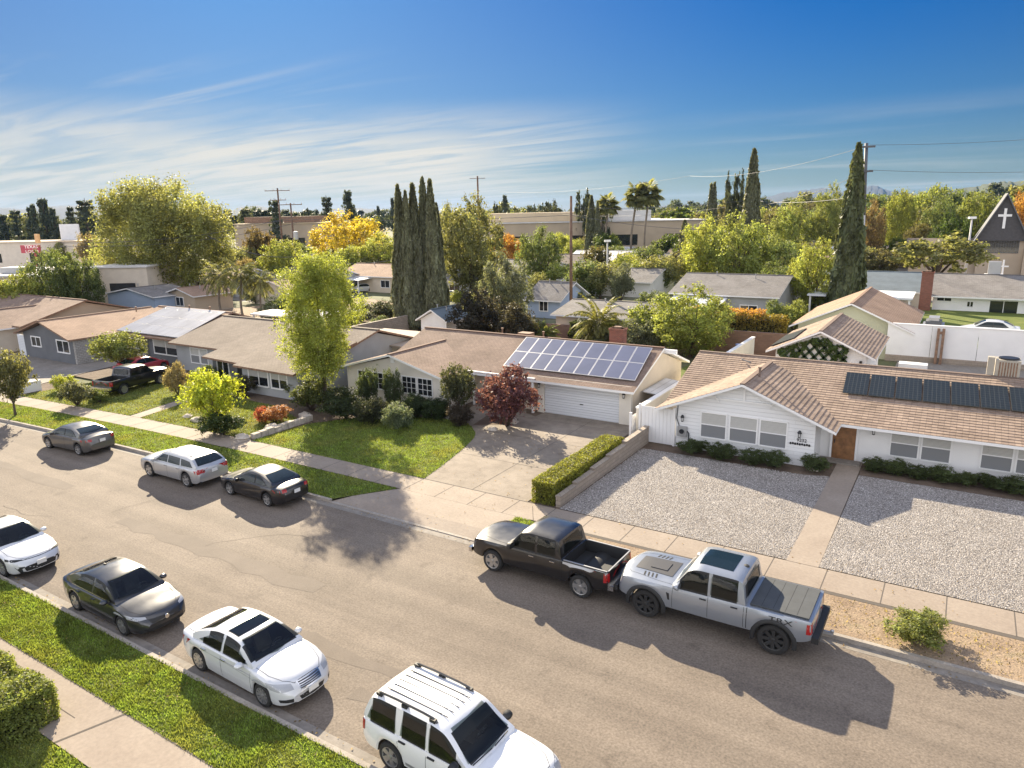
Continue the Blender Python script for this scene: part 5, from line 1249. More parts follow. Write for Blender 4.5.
# conifers left and centre
CF = [((-310.64,134.00,15.55,8.42), 'far dark conifer at the left edge'), ((-303.73,135.76,17.60,6.83), 'far dark conifer, second from the left edge'), ((-296.92,137.50,18.18,5.27), 'far slim conifer above the red sign'), ((-286.29,134.20,19.37,5.11), 'far conifer just right of the slim one above the red sign'), ((-281.70,135.41,20.99,7.26), 'tallest far conifer above the billboard'), ((-277.60,136.48,17.80,5.78), 'far conifer immediately right of the tallest one'), ((-269.98,138.48,18.33,5.01), 'far dark conifer right of the billboard'), ((-262.92,140.33,20.53,9.94), 'broad dark pine touching the giant round tree'), ((-163.92,138.94,17.96,6.18), 'ragged conifer left of the utility poles'), ((-199.66,192.79,20.31,6.66), 'conifer above the left side of the golden tree'), ((-190.10,194.86,21.79,7.30), 'tall conifer above the golden tree'), ((-151.66,238.42,19.80,4.65), 'slim conifer right of the far utility pole'), ((-267.62,295.18,17.64,4.31), 'tiny far conifer left of the cypress clump'), ((-258.43,295.90,21.50,4.26), 'small far conifer touching the cypress clump'), ((-395.22,285.21,14.36,6.20), 'tiny far conifer right of the giant tree'), ((-291.50,267.95,16.19,4.19), 'tiny far conifer between the utility poles and the golden tree')]
for sp, lb in CF: tree('conifer', sp, (0.075, 0.09, 0.06), 'conifer_tree', lb)

EU = [((-123.14,222.01,17.48,7.65), 'loose eucalyptus above the warehouse roof'), ((-129.27,220.79,14.62,5.61), 'low eucalyptus left of the loose one above the warehouse'), ((-91.78,185.23,18.02,6.77), 'tall wispy eucalyptus behind the columnar tree'), ((-86.55,186.61,15.75,5.60), 'wispy eucalyptus right of the columnar tree'), ((-42.12,151.16,19.19,4.13), 'tall airy eucalyptus between the two far cypresses'), ((-40.05,151.86,19.51,3.70), 'airy eucalyptus close to the tallest thin cypress'), ((-150.89,230.86,15.74,5.30), 'small eucalyptus right of the far utility pole')]
for sp, lb in EU: tree('euca', sp, (0.07, 0.08, 0.045), 'eucalyptus_tree', lb)
PL = [('fanpalm', (-69.70,167.13,15.71,7.35), 'left one of the two tall fan palms'), ('fanpalm', (-66.67,168.04,16.11,7.31), 'right one of the two tall fan palms'), ('fanpalm', (-75.83,165.30,13.74,4.95), 'shorter fan palm left of the two tall ones'), ('queenpalm', (-82.48,59.54,5.48,5.18), 'left queen palm by the tan shed'), ('queenpalm', (-78.21,59.51,5.61,5.05), 'right queen palm by the tan shed'), ('queenpalm', (-75.86,60.58,4.84,3.77), 'thin queen palm right of the other two')]
for kd, sp, lb in PL: tree(kd, sp, (0.17, 0.175, 0.08), 'palm_tree', lb)
tree('datepalm', (-27.81,59.10,2.78,5.34), (0.16, 0.16, 0.05), 'palm_tree', 'bushy palm behind the brick chimney of the solar house')
tree('datepalm', (-32.17,56.93,1.50,5.38), (0.16, 0.17, 0.04), 'palm_tree', 'small bright palm below the brown pole')
# ---- belts of distant trees that fill the horizon
rb = random.Random(77)
def belt(n, px0, px1, d0, d1, wr, hr, cols, label, group, kinds=('roundlo',), name='distant_tree'):
    for i in range(n):
        t = (i + rb.uniform(.1, .9)) / n; px = px0 + (px1 - px0) * t; D = rb.uniform(d0, d1)
        # world position at forward distance D along this column
        ux = (px - 512) / 718.0
        X = D * (-FW[0] + ux * FW[1]); Y = D * (FW[1] + ux * FW[0])
        tree(rb.choice(kinds), (X, Y, rb.uniform(*hr), rb.uniform(*wr)), rb.choice(cols), name, label, group=group)
FW = (math.sin(rad(32.2)), math.cos(rad(32.2)))
DKC = [(0.075, 0.09, 0.055), (0.08, 0.095, 0.05), (0.065, 0.08, 0.055)]
MIX = [LM, YG, OL, GR, (0.09, 0.12, 0.03), (0.13, 0.12, 0.06)]
belt(44, -60, 330, 300, 560, (10, 18), (11, 19), DKC + [OL], 'distant dark tree on the left horizon', 'distant trees along the left horizon', ('roundlo', 'roundlo', 'conifer'))
belt(44, 300, 720, 330, 600, (10, 17), (10, 16), DKC + [OL, GR], 'distant tree on the middle horizon', 'distant trees along the middle horizon', ('roundlo', 'euca', 'roundlo'))
belt(16, 500, 720, 215, 300, (9, 14), (8, 13), MIX, 'tree in the green belt around the two tall palms', 'trees around the tall palms', ('roundlo', 'euca'))
belt(26, 690, 900, 190, 320, (10, 17), (9, 14), MIX, 'tree in the green wooded belt behind the tall cypresses', 'trees in the belt behind the cypresses', ('round', 'roundlo'))
belt(40, 850, 1120, 175, 330, (11, 18), (11, 18), [LM, GR, OL, GR, (0.11, 0.135, 0.055), (0.17, 0.17, 0.07)], 'leafy tree in the wooded slope behind the church', 'trees on the slope behind the church', ('round', 'roundlo'))
belt(34, 640, 1120, 380, 700, (14, 24), (13, 22), DKC + [OL, GR, GR], 'distant tree below the right hand hills', 'distant trees below the right hand hills', ('roundlo',))
belt(24, 660, 1120, 750, 1300, (18, 30), (16, 24), DKC + [GR], 'tiny tree on the far right skyline', 'tiny trees on the far right skyline', ('roundlo',))
belt(34, -60, 480, 600, 1000, (16, 28), (12, 20), DKC, 'tiny tree on the far left skyline', 'tiny trees on the far left skyline', ('roundlo', 'conifer'))
belt(22, 470, 700, 125, 195, (5, 9), (4.5, 7.5), MIX, 'garden tree between the houses in front of the tan warehouse', 'garden trees before the warehouse', ('round', 'roundlo', 'bush'))
belt(14, 225, 400, 120, 190, (5, 9), (4.5, 7.5), [OL, GR, YG, TN], 'garden tree between the houses before the brown warehouse', 'garden trees before the brown warehouse', ('round', 'bush'))
belt(14, 660, 900, 110, 170, (6, 9), (5, 7.5), MIX, 'garden tree among the houses below the wooded belt', 'garden trees below the wooded belt', ('round', 'bush'))
belt(7, 335, 400, 76, 95, (2.5, 4), (1.6, 2.8), [OL, GR, DK], 'low shrub in the yard left of the cypress clump', 'low shrubs in the yard left of the cypress clump', ('bush',), name='garden_shrub')
belt(10, 440, 660, 88, 118, (3, 5), (2.5, 4.0), [OL, GR, GG], 'back garden shrub between the grey roofed houses', 'back garden shrubs between the grey roofs', ('bush',), name='garden_shrub')
belt(8, 255, 330, 85, 125, (3, 5), (2, 3.5), [OL, GR, GG, TN], 'back garden shrub around the queen palms', 'back garden shrubs around the queen palms', ('bush',), name='garden_shrub')
belt(10, 0, 130, 215, 260, (6, 9), (4, 7), [OL, TN, GR], 'low tree behind the red sign', 'low trees behind the red sign')
for i, (sp, col, lb) in enumerate((((9.71,204.37,15.23,9.21), OR, 'orange-tinted tree at the right edge above the church'), ((-16.95,164.95,13.56,6.12), (0.20, 0.15, 0.08), 'russet tree just right of the pale utility pole'), ((-13.93,183.81,16.09,7.60), (0.21, 0.23, 0.06), 'bright yellow-green tree near the top of the pole'), ((-8.95,173.12,8.99,6.23), (0.10, 0.09, 0.04), 'rounded brown-green tree left of the dark ones by the church'), ((-6.03,186.18,14.20,7.94), GR, 'dark green conical tree behind the flat-topped tree'), ((-2.97,164.40,11.01,8.11), (0.06, 0.09, 0.025), 'deep green round tree beside the church spire'), ((1.67,188.48,15.26,10.01), (0.18, 0.205, 0.06), 'large yellow-green tree directly behind the church spire'), ((-34.75,177.58,14.00,10.19), LM, 'light green tree between the tallest cypress and the broad cypress'), ((-27.31,179.81,17.31,7.78), (0.18, 0.20, 0.07), 'tall pale green tree left of the broad cypress'))):
    tree('dense', sp, col, 'round_tree', lb)
# ---- garden plants in front of the houses
P = [
 ('bush', (-27.91,31.35,1.81,2.04), (0.130, 0.160, 0.100), 'round_bush', 'silvery clipped round bush at the edge of the front lawn'),
 ('bush', (-27.31,34.07,1.56,2.02), (0.053, 0.075, 0.030), 'shrub', 'dark low hedge bush right of the silvery round bush'),
 ('bush', (-28.57,33.64,1.83,1.80), (0.060, 0.083, 0.038), 'shrub', 'dark shrub in front of the cream house windows'),
 ('round', (-32.20,33.53,3.09,1.62), (0.075, 0.098, 0.045), 'shrub', 'dark upright shrub at the left of the gable windows'),
 ('bush', (-30.79,34.29,3.15,1.37), (0.090, 0.112, 0.053), 'shrub', 'tall dark shrub between the two gable windows'),
 ('bush', (-30.18,31.53,1.86,2.35), (0.060, 0.068, 0.038), 'shrub', 'low dark shrub at the left back of the front lawn'),
 ('round', (-26.04,35.01,3.61,2.39), (0.090, 0.098, 0.053), 'camellia_tree', 'dark small tree at the corner of the cream house gable'),
 ('bush', (-24.97,33.64,1.63,1.72), (0.075, 0.060, 0.045), 'shrub', 'brown-green shrub at the foot of the small dark tree'),
 ('bush', (-22.46,35.00,3.83,3.77), (0.160, 0.075, 0.085), 'burgundy_shrub', 'large burgundy-leaved shrub in front of the porch'),
 ('bush', (-32.59,31.73,2.04,3.64), (0.053, 0.068, 0.030), 'shrub', 'dark shrub under the tall yellow-green tree'),
 ('bush', (-35.83,31.87,2.32,2.78), (0.090, 0.105, 0.038), 'shrub', 'shaded shrub left of the tall tree trunk'),
 ('bush', (-35.72,28.78,1.24,2.02), (0.360, 0.170, 0.070), 'flowering_shrub', 'orange-red flowering shrub by the pavement'),
 ('bush', (-36.52,28.35,1.17,0.95), (0.360, 0.100, 0.070), 'flowering_shrub', 'small red flowering shrub left of the orange one'),
 ('round', (-37.82,25.97,3.81,3.58), (0.320, 0.360, 0.050), 'yellow_shrub', 'bright yellow-green shrub in the taupe house lawn'),
 ('bush', (-36.60,25.49,1.49,2.70), (0.075, 0.105, 0.038), 'shrub', 'low green shrub under the bright yellow-green one'),
 ('bush', (-48.03,30.22,2.54,1.82), (0.240, 0.200, 0.110), 'flowering_shrub', 'dusty pink-brown shrub in front of the black pickup on the lawn'),
 ('bush', (-48.37,32.80,1.72,2.50), (0.120, 0.150, 0.040), 'shrub', 'green shrub against the taupe house wall'),
 ('bush', (-43.18,32.13,1.62,1.93), (0.075, 0.068, 0.038), 'shrub', 'dark shrub right of the bright yellow-green one'),
 ('bush', (-39.45,34.10,1.91,2.33), (0.120, 0.135, 0.060), 'shrub', 'shrub under the picture window of the taupe house'),
 ('bush', (-51.55,24.90,1.93,2.26), (0.150, 0.160, 0.090), 'shrub', 'grey-green shrub by the driveway of the dark-walled house'),
 ('bush', (-57.07,26.82,1.40,1.89), (0.300, 0.330, 0.050), 'shrub', 'bright spiky shrub at the left end of the hedge bed'),
 ('bush', (-50.97,26.12,1.16,1.35), (0.140, 0.170, 0.050), 'shrub', 'small shrub at the tail of the black pickup on the lawn'),
 ('round', (-59.29,32.63,3.65,4.22), (0.160, 0.180, 0.060), 'small_tree', 'feathery small tree behind the black pickup on the lawn'),
 ('bush', (-0.08,22.35,1.03,1.92), (0.170, 0.190, 0.060), 'round_bush', 'low yellow-green bush on the dry verge behind the silver pickup'),
]
for kd, sp, col, nm, lb in P: tree(kd, sp, col, nm, lb, cat='shrub' if 'tree' not in nm else 'tree', z0=.08)
def shrub_row(spots, col, label, group, name='low_shrub', h=.6, w=1.1):
    for (x, y) in spots: tree('bush', (x, y, h + .1 + rb.uniform(-.08, .08), w * rb.uniform(.85, 1.15)), col, name, label, cat='shrub', group=group, z0=.1)
for (x, y), lb in zip([(-11.2, 35.55), (-9.6, 35.5), (-8.1, 35.45), (-7.0, 35.5), (-5.2, 35.9)], ['low green shrub under the leftmost window of the white tile roof house', 'low shrub under the middle window of the tile roof gable', 'first of two joined shrubs below the right gable window', 'second of two joined shrubs below the right gable window', 'low shrub at the right corner of the tile roof gable']):
    tree('bush', (x, y, .92, 1.75 if x < -9 else 1.45), (0.085, 0.11, 0.045), 'low_shrub', lb, cat='shrub', z0=.1)
shrub_row([(-2.7 + i * .95, 37.15 + .1 * (i % 2)) for i in range(14)], (0.09, 0.115, 0.045), 'low green shrub in the bed under the right hand windows of the tile roof house', 'low shrubs under the right hand windows', w=1.4, h=.72)
poly('planting_bed', [(-3.25, 36.2), (20, 36.2), (20, 38.2), (-3.25, 38.2)], Z + .002, 'soil')
# clipped hedges as leafy boxes
def hedge(name, label, x0, x1, y0, y1, z1, dens, size, col, z0=.1, cat='hedge', bulge=0.06, seed=0, topcol=None):
    r = np.random.RandomState(seed); root = empty(name, ((x0 + x1) / 2, (y0 + y1) / 2, z0), 0, label, cat)
    sx, sy, sz = (x1 - x0) / 2, (y1 - y0) / 2, z1 - z0
    areas = [sx * 2 * sz, sx * 2 * sz, sy * 2 * sz, sy * 2 * sz, 4 * sx * sy]; Ps = []; Ns = []
    for i, a in enumerate(areas):
        m = int(a * dens); u = r.uniform(-1, 1, m); v = r.uniform(-1, 1, m); w = r.uniform(0, 1, m); o = np.ones(m)
        if i == 0: p = np.stack([u * sx, -sy * o, w * sz], 1); n = [0, -1, 0]
        elif i == 1: p = np.stack([u * sx, sy * o, w * sz], 1); n = [0, 1, 0]
        elif i == 2: p = np.stack([-sx * o, u * sy, w * sz], 1); n = [-1, 0, 0]
        elif i == 3: p = np.stack([sx * o, u * sy, w * sz], 1); n = [1, 0, 0]
        else: p = np.stack([u * sx, v * sy, sz * o], 1); n = [0, 0, 1]
        n = np.array(n, float); d = pn(p, 2.0, seed + 1) * bulge + r.normal(0, .035, m) - np.abs(r.normal(0, .04, m))
        Ps.append(p + n * d[:, None]); Ns.append(np.tile(n, (m, 1)))
    P_ = np.concatenate(Ps); N_ = np.concatenate(Ns); V, F = cards(P_, N_ + [0, 0, .3], np.full(len(P_), size), r, jit=.8)
    c = npmesh('foliage', V, F, 'leaf', root); c.color = (*col, 1)
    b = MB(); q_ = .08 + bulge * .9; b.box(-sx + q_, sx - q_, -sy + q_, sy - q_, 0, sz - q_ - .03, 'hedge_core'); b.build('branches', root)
    return root
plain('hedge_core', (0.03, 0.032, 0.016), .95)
hedge('clipped_hedge', 'long box-clipped green hedge beside the tan block wall', -15.3, -14.2, 25.75, 33.4, 1.15, 1500, .032, (0.20, 0.21, 0.04), seed=5)
hedge('clipped_hedge', 'clipped bushy hedge in the bottom left corner beside the near pavement', -27.5, -18.75, 4.2, 7.35, 1.15, 1700, .034, (0.19, 0.22, 0.06), seed=6, bulge=.14)
hedge('flowering_hedge', 'long hedge topped with orange flowers above the red-brown wall', -21.8, -13.2, 66.0, 68.0, 3.1, 130, .10, (0.20, 0.16, 0.04), seed=7, z0=0, bulge=.3)
fh_ = [o for o in bpy.data.objects if o.name.startswith('flowering_hedge')][0]
_t = hedge('flower_top', '', -21.5, -15.0, 66.2, 67.8, .75, 90, .09, (0.42, 0.24, 0.07), seed=8, z0=0, bulge=.2)
for _c in list(_t.children):
    if _c.name.startswith('foliage'): _c.name = 'blossom'; _c.parent = fh_; _c.location = (-.75, 0, 2.85)
    else: bpy.data.objects.remove(_c)
bpy.data.objects.remove(_t)
hedge('clipped_hedge', 'dark low hedge behind the block wall left of the green bushy tree', -31.5, -25.5, 60.4, 61.6, 2.4, 120, .10, (0.06, 0.075, 0.03), seed=9, z0=0, bulge=.3)
hedge('clipped_hedge', 'small dark hedge below the low garden bushes at the driveway side of the front lawn', -29.6, -27.0, 34.6, 35.5, .9, 500, .045, (0.05, 0.065, 0.03), seed=10)
# ---- the tall yellow-green tree in the front yard: built on its own
def big_tree():
    X, Y, h, w = (-35.18,32.49,10.13,5.46)
    r = np.random.RandomState(5); rr = random.Random(9); root = empty('front_yard_tree', (X, Y, .1), 0, 'tall airy yellow-green tree in the front yard of the cream house', 'tree')
    lb = []
    for i in range(44):
        t = (i + .5) / 44; z = h * (.27 + .68 * t); R_ = w * .5 * (math.sin(math.pi * min(1, (t * .84 + .10))) ** .8) * 1.12
        ph = i * 2.39996 + rr.uniform(-.4, .4); rad_ = rr.uniform(.35, 1.0) * R_
        q = w * rr.uniform(.09, .17); lb.append((np.array([math.cos(ph) * rad_, math.sin(ph) * rad_, z]), np.array([q, q, q * 1.7])))
    for i in range(5): lb.append((np.array([rr.uniform(-.1, .1) * w, rr.uniform(-.1, .1) * w, h * (.4 + .12 * i)]), np.array([w * .16, w * .16, h * .1])))
    V, F = leaves_lobes(lb, 80000, .052, r, gap=.5, fill=.6, seed=3, nf=2.2, per=30, sig=.17)
    c = npmesh('crown', V, F, 'leaf', root); c.color = (0.27, 0.305, 0.075, 1)
    t = MB(); t.tube([(0, 0, -.1), (.05, 0, 1.2), (.0, .08, h * .3), (.05, 0, h * .6), (0, 0, h * .92)], [.19, .15, .12, .07, .02], 'bark', n=10)
    limbs(t, (0, 0, h * .22), [tuple(l[0]) for l in lb[:12]], .06, rr, 'bark'); limbs(t, (0, 0, h * .5), [tuple(l[0]) for l in lb[12:26]], .04, rr, 'bark')
    t.build('trunk', root, smooth=True)
big_tree()
# ---- rocks
def rock(x, y, s, label, z=.1, grp=None):
    r = random.Random(int(x * 100)); b = MB(); vs = []; fs = []; n, m = 10, 6
    for i in range(m + 1):
        th = math.pi * .55 * i / m
        for k in range(n):
            a = 2 * math.pi * k / n; q = s * (1 + r.uniform(-.18, .18))
            vs.append((q * math.sin(th) * math.cos(a) * 1.25 if i else 0, q * math.sin(th) * math.sin(a) if i else 0, q * .75 * math.cos(th) if i else s * .75))
    for i in range(m):
        for k in range(n): fs.append((i * n + k, i * n + (k + 1) % n, (i + 1) * n + (k + 1) % n, (i + 1) * n + k))
    b.mesh(vs, fs, 'rock'); o = b.build('boulder', None, smooth=True, angle=40, loc=(x, y, z + .02)); tag(o, label, 'boulder', grp)
for (q, s, lb) in (((-34.65,25.46), .42, 'pale boulder at the lawn corner by the pavement'), ((-34.52,27.53), .5, 'pale boulder below the orange flowering shrub'), ((-34.46,32.88), .45, 'boulder in the shade under the tall tree'), ((-26.21,34.92), .5, 'large boulder at the foot of the small dark tree'), ((-22.69,35.83), .4, 'boulder under the burgundy shrub'), ((-35.14,30.63), .35, 'small boulder left of the tall tree trunk'), ((-22.76,33.92), .25, 'small stone at the edge of the burgundy shrub planter'), ((-40.44,26.49), .35, 'rock at the foot of the bright yellow-green shrub'), ((-38.37,25.66), .3, 'smaller rock in front of the bright yellow-green shrub'), ((-41.80,26.78), .3, 'rock at the left side of the bright yellow-green shrub'), ((-5.26,35.97), .2, 'small stone in the bed at the corner of the tile roof gable')):
    rock(q[0], q[1], s, lb)
sw = MB()
for i in range(9): sw.box(-34.3 + (i % 2) * .03, -33.95, 25.75 + i * .5, 25.75 + i * .5 + .47, .1, .42 + .03 * (i % 3), 'rock')
tag(sw.build('stone_edging'), 'low stone edging between the taupe house lawn and the boulder lawn', 'edging')
sw = MB(); sw.box(-59.6, -58.9, 25.9 + bend(-59), 27.5 + bend(-59), .1, .9, 'white_paint'); tag(sw.build('letterbox_pier'), 'small white pier by the driveway of the dark-walled house', 'pier')
# ================================================================ poles, wires
def crossarm_pole(name, label, X, Y, h, r0=.17, arms=((.97, 1.3),), m='wood_pole', lean=(0, 0), extra=None, ang=None):
    root = empty(name, (X, Y, 0), rad(32) if ang is None else ang, label, 'utility pole')
    add('pole', root, lambda b: b.tube([(0, 0, 0), (lean[0] * h * .5, lean[1] * h * .5, h * .5), (lean[0] * h, lean[1] * h, h)], [r0, r0 * .85, r0 * .65], m, n=8), smooth=True)
    for f_, w in arms:
        a = add('crossarm', root, lambda b: b.box(-w + lean[0] * h * f_, w + lean[0] * h * f_, -.07 - r0, .07 - r0 + .05, h * f_ - .07, h * f_ + .07, m))
        for k in range(4):
            x = -w + .1 + (2 * w - .2) * k / 3 + lean[0] * h * f_
            add('insulator', a, lambda b: b.tube([(x, -r0, h * f_ + .07), (x, -r0, h * f_ + .4)], [.09, .05], 'metal_pole', n=6))
    if extra: extra(root, h)
    return root
q = (-38.08,73.56,14.25,0.68)
crossarm_pole('utility_pole', 'tall plain brown wooden pole behind the solar house', q[0], q[1], q[2], .2, arms=())
q = (-118.00,104.06,15.14,1.24)
def trf(root, h): add('transformer', root, lambda b: b.lathe((0.5, 0, h * .52), (0, 0, 1), [(0, 0), (.5, 0), (.5, 1.6), (0, 1.65)], 'metal_pole', 12))
crossarm_pole('utility_pole', 'wooden utility pole with a transformer, right of its neighbour above the yellow-green tree', q[0], q[1], q[2], .25, arms=((.98, 2.4),), extra=trf)
q = (-133.48,114.32,18.74,1.38)
crossarm_pole('utility_pole', 'taller pale utility pole with two crossarms left of the transformer pole', q[0], q[1], q[2], .27, arms=((.97, 2.8), (.86, 1.8)))
q = (-130.53,189.61,23.40,1.89)
crossarm_pole('utility_pole', 'far utility pole silhouetted against the clouds above the olive tree', q[0], q[1], q[2], .38, arms=((.97, 2.4),))
q = (-9.87,90.87,19.25,0.68)
tops = (-10.72,92.52,19.38)
bx_, by_, _ = q[0], q[1], 0
pr_ = empty('utility_pole', (q[0], q[1], 0), rad(10), 'tall leaning utility pole, pale below and dark above, beside the broad cypress', 'utility pole')
H_ = q[2]
add('pole', pr_, lambda b: b.tube([(0, 0, 0), (-.45, 0, H_ * .6)], [.26, .22], 'metal_pole', n=8), smooth=True)
add('upper_pole', pr_, lambda b: b.tube([(-.45, 0, H_ * .6), (-.8, 0, H_)], [.22, .17], 'wire', n=8), smooth=True)
add('crossarm', pr_, lambda b: b.box(-1.7, .1, -.3, -.14, H_ - .5, H_ - .3, 'wire')); add('crossarm', pr_, lambda b: b.box(-1.5, .1, -.3, -.14, H_ * .84, H_ * .84 + .2, 'wire'))
q = (-20.03,212.55,10.73,1.31)
crossarm_pole('utility_pole', 'short far pole with two crossarms right of the leaning pole', q[0], q[1], q[2], .25, arms=((.97, 2.4), (.88, 1.6)))
def lampst(name, label, q, head):
    r_ = empty(name, (q[0], q[1], 0), rad(32), label, 'street lamp')
    add('post', r_, lambda b: b.tube([(0, 0, 0), (0, 0, q[2])], [.22, .12], 'metal_pole', n=8), smooth=True)
    add('lamp_head', r_, lambda b: b.box(-.55, .55, -.25, .25, q[2], q[2] + .35, 'white_trim'))
lampst('street_lamp', 'pale lamp post standing left of the church spire', (0.08,140.04,10.13,0.65), 1)
lampst('street_lamp', 'thin white lamp post right of the tall brown pole', (-52.96,115.96,7.23,0.69), 1)
def wire_(label, pts, sag=.6, r=.035, n=14):
    b = MB()
    for a, c in zip(pts, pts[1:]):
        a = Vector(a); c = Vector(c); b.tube([a.lerp(c, i / n) - Vector((0, 0, sag * 4 * (i / n) * (1 - i / n))) for i in range(n + 1)], r, 'wire', n=4)
    tag(b.build('power_line'), label, 'power line')
wire_('power line running right from the middle crossarm of the leaning pole', [(-10.63,94.94,16.57), (11.63,125.50,16.67)], .3, .022)
wire_('power line running right from the top of the leaning pole', [(-10.86,94.79,19.32), (11.00,125.10,21.14)], .3, .02)
wire_('power line sweeping left from the leaning pole behind the tall cypress', [(-10.91,94.76,16.35), (-41.03,151.42,12.89), (-99.56,185.48,11.66)], 1.2, .022)
wire_('thin high power line rising to the top of the leaning pole', [(-11.05,94.68,19.21), (-48.97,146.43,18.92), (-119.32,184.85,18.28)], 1.2, .02)
wire_('pale cable crossing in front of the two cypresses', [(-11.08,94.65,13.68), (-35.62,143.01,13.92), (-68.53,134.11,13.10)], .6, .03)
wire_('service wire from the giant round tree to the transformer pole', [(-105.14,51.97,9.65), (-91.10,82.08,12.76)], 1.2, .028)
wire_('second service wire just below the one at the giant round tree', [(-105.20,51.93,9.25), (-91.18,82.03,11.67)], 1.2, .028)
wire_('wire passing behind the tall yellow-green tree toward the cypress clump', [(-79.20,56.49,10.46), (-77.61,69.30,7.29), (-64.85,77.34,7.00), (-64.55,101.16,7.18)], 1.0, .035)
wire_('long horizontal wire crossing the golden tree', [(-140.48,76.98,10.32), (-108.14,97.35,12.02), (-50.76,98.03,12.00), (-31.84,109.94,9.39)], .5, .03)
# ================================================================ clutter
def box_thing(name, label, cat, fn): return tag(add(name, None, fn), label, cat)
q = (-2.78,75.32)
box_thing('stacked_lumber', 'stack of dark timber and covered junk left of the white car behind the wall', 'lumber', lambda b: [b.box(-3.2 + i * .2, -.4 - i * .2, 70 + i * .2, 72.6, 1.5 + i * .28, 1.5 + i * .28 + .26, 'metal_grey' if i % 2 else 'grey_dark') for i in range(6)])
box_thing('patio_table', 'small white garden table on the patio by the cypress clump', 'table', lambda b: [b.box(-83.0, -81.6, 80, 81, .7, .76, 'white_trim'), b.box(-82.4, -82.2, 80.4, 80.6, 0, .7, 'white_trim')])
box_thing('garbage_bin', 'blue wheelie bin behind the white side wall', 'bin', lambda b: b.lathe((-15.9, 62.6, 0), (0, 0, 1), [(0, .02), (.3, .02), (.38, 1.0), (.42, 1.02), (.4, 1.12), (0, 1.16)], 'bin_blue', 4))

for _f in LATER: _f()

# ================================================================ vehicles
def paint(name, col, metal=0.35, rough=.32):
    m, nt, b, N, L = newmat(name)
    b.inputs['Base Color'].default_value = (*col, 1); b.inputs['Metallic'].default_value = metal; b.inputs['Roughness'].default_value = rough
    b.inputs['Coat Weight'].default_value = 1.0; b.inputs['Coat Roughness'].default_value = .05
    tc = N.new('ShaderNodeTexCoord'); n = N.new('ShaderNodeTexNoise'); n.inputs['Scale'].default_value = 2.5; n.inputs['Detail'].default_value = 5
    r = N.new('ShaderNodeMapRange'); r.inputs['To Min'].default_value = rough - .06; r.inputs['To Max'].default_value = rough + .12
    L.new(tc.outputs['Object'], n.inputs['Vector']); L.new(n.outputs['Fac'], r.inputs['Value']); L.new(r.outputs['Result'], b.inputs['Roughness'])
    g_ = N.new('ShaderNodeNewGeometry'); mx = N.new('ShaderNodeMix'); mx.data_type = 'RGBA'; L.new(g_.outputs['Backfacing'], mx.inputs['Factor'])
    mx.inputs['A'].default_value = (*col, 1); mx.inputs['B'].default_value = (.05, .047, .044, 1); L.new(mx.outputs['Result'], b.inputs['Base Color'])
def clear_glass():
    m = bpy.data.materials.new('car_glass_clear'); m.use_nodes = True; N = m.node_tree.nodes; L = m.node_tree.links; N.clear()
    o = N.new('ShaderNodeOutputMaterial'); t = N.new('ShaderNodeBsdfTransparent'); t.inputs[0].default_value = (.55, .60, .58, 1)
    g_ = N.new('ShaderNodeBsdfGlossy'); g_.inputs['Roughness'].default_value = .02; f = N.new('ShaderNodeFresnel'); f.inputs[0].default_value = 1.5
    mx = N.new('ShaderNodeMixShader'); L.new(f.outputs[0], mx.inputs[0]); L.new(t.outputs[0], mx.inputs[1]); L.new(g_.outputs[0], mx.inputs[2]); L.new(mx.outputs[0], o.inputs['Surface'])
    MATS['car_glass_clear'] = m
clear_glass()
plain('cabin_grey', (0.11, 0.105, 0.10), .8, var=.2); plain('cabin_tan', (0.25, 0.21, 0.165), .8, var=.15); plain('cabin_dark', (0.03, 0.03, 0.03), .7)
paint('paint_white', (0.74, 0.74, 0.73), 0.0, .3); paint('paint_pearl', (0.62, 0.63, 0.64), .1, .3)
paint('paint_silver', (0.45, 0.455, 0.46), .5, .3); paint('paint_black', (0.012, 0.011, 0.012), .1, .25); paint('paint_grey', (0.10, 0.095, 0.09), .4, .3)
paint('paint_charcoal', (0.030, 0.030, 0.032), .3, .28); paint('paint_bluesilver', (0.31, 0.335, 0.37), .5, .32); paint('paint_red', (0.35, 0.02, 0.03), .1, .3)
paint('paint_maroonblack', (0.010, 0.009, 0.010), .2, .28)
plain('car_glass', (0.010, 0.017, 0.017), .03, spec=.5); plain('car_glass_tan', (0.035, 0.033, 0.022), .06, spec=.9)
plain('tyre', (0.022, 0.021, 0.02), .85); plain('rim', (0.42, 0.42, 0.42), .35, metal=.8); plain('rim_dark', (0.05, 0.05, 0.05), .45, metal=.5)
plain('trim_black', (0.018, 0.018, 0.018), .6); plain('chrome', (0.65, 0.65, 0.66), .15, metal=1.0); plain('lamp_clear', (0.36, 0.37, 0.39), .1, spec=.8)
plain('lamp_red', (0.35, 0.015, 0.015), .2, spec=.7); plain('plate', (0.72, 0.72, 0.70), .5); plain('seam', (0.01, 0.01, 0.01), .8); plain('stripe', (0.05, 0.05, 0.053), .5)
plain('interior', (0.35, 0.32, 0.28), .8); plain('tonneau', (0.06, 0.065, 0.068), .7, var=.1)
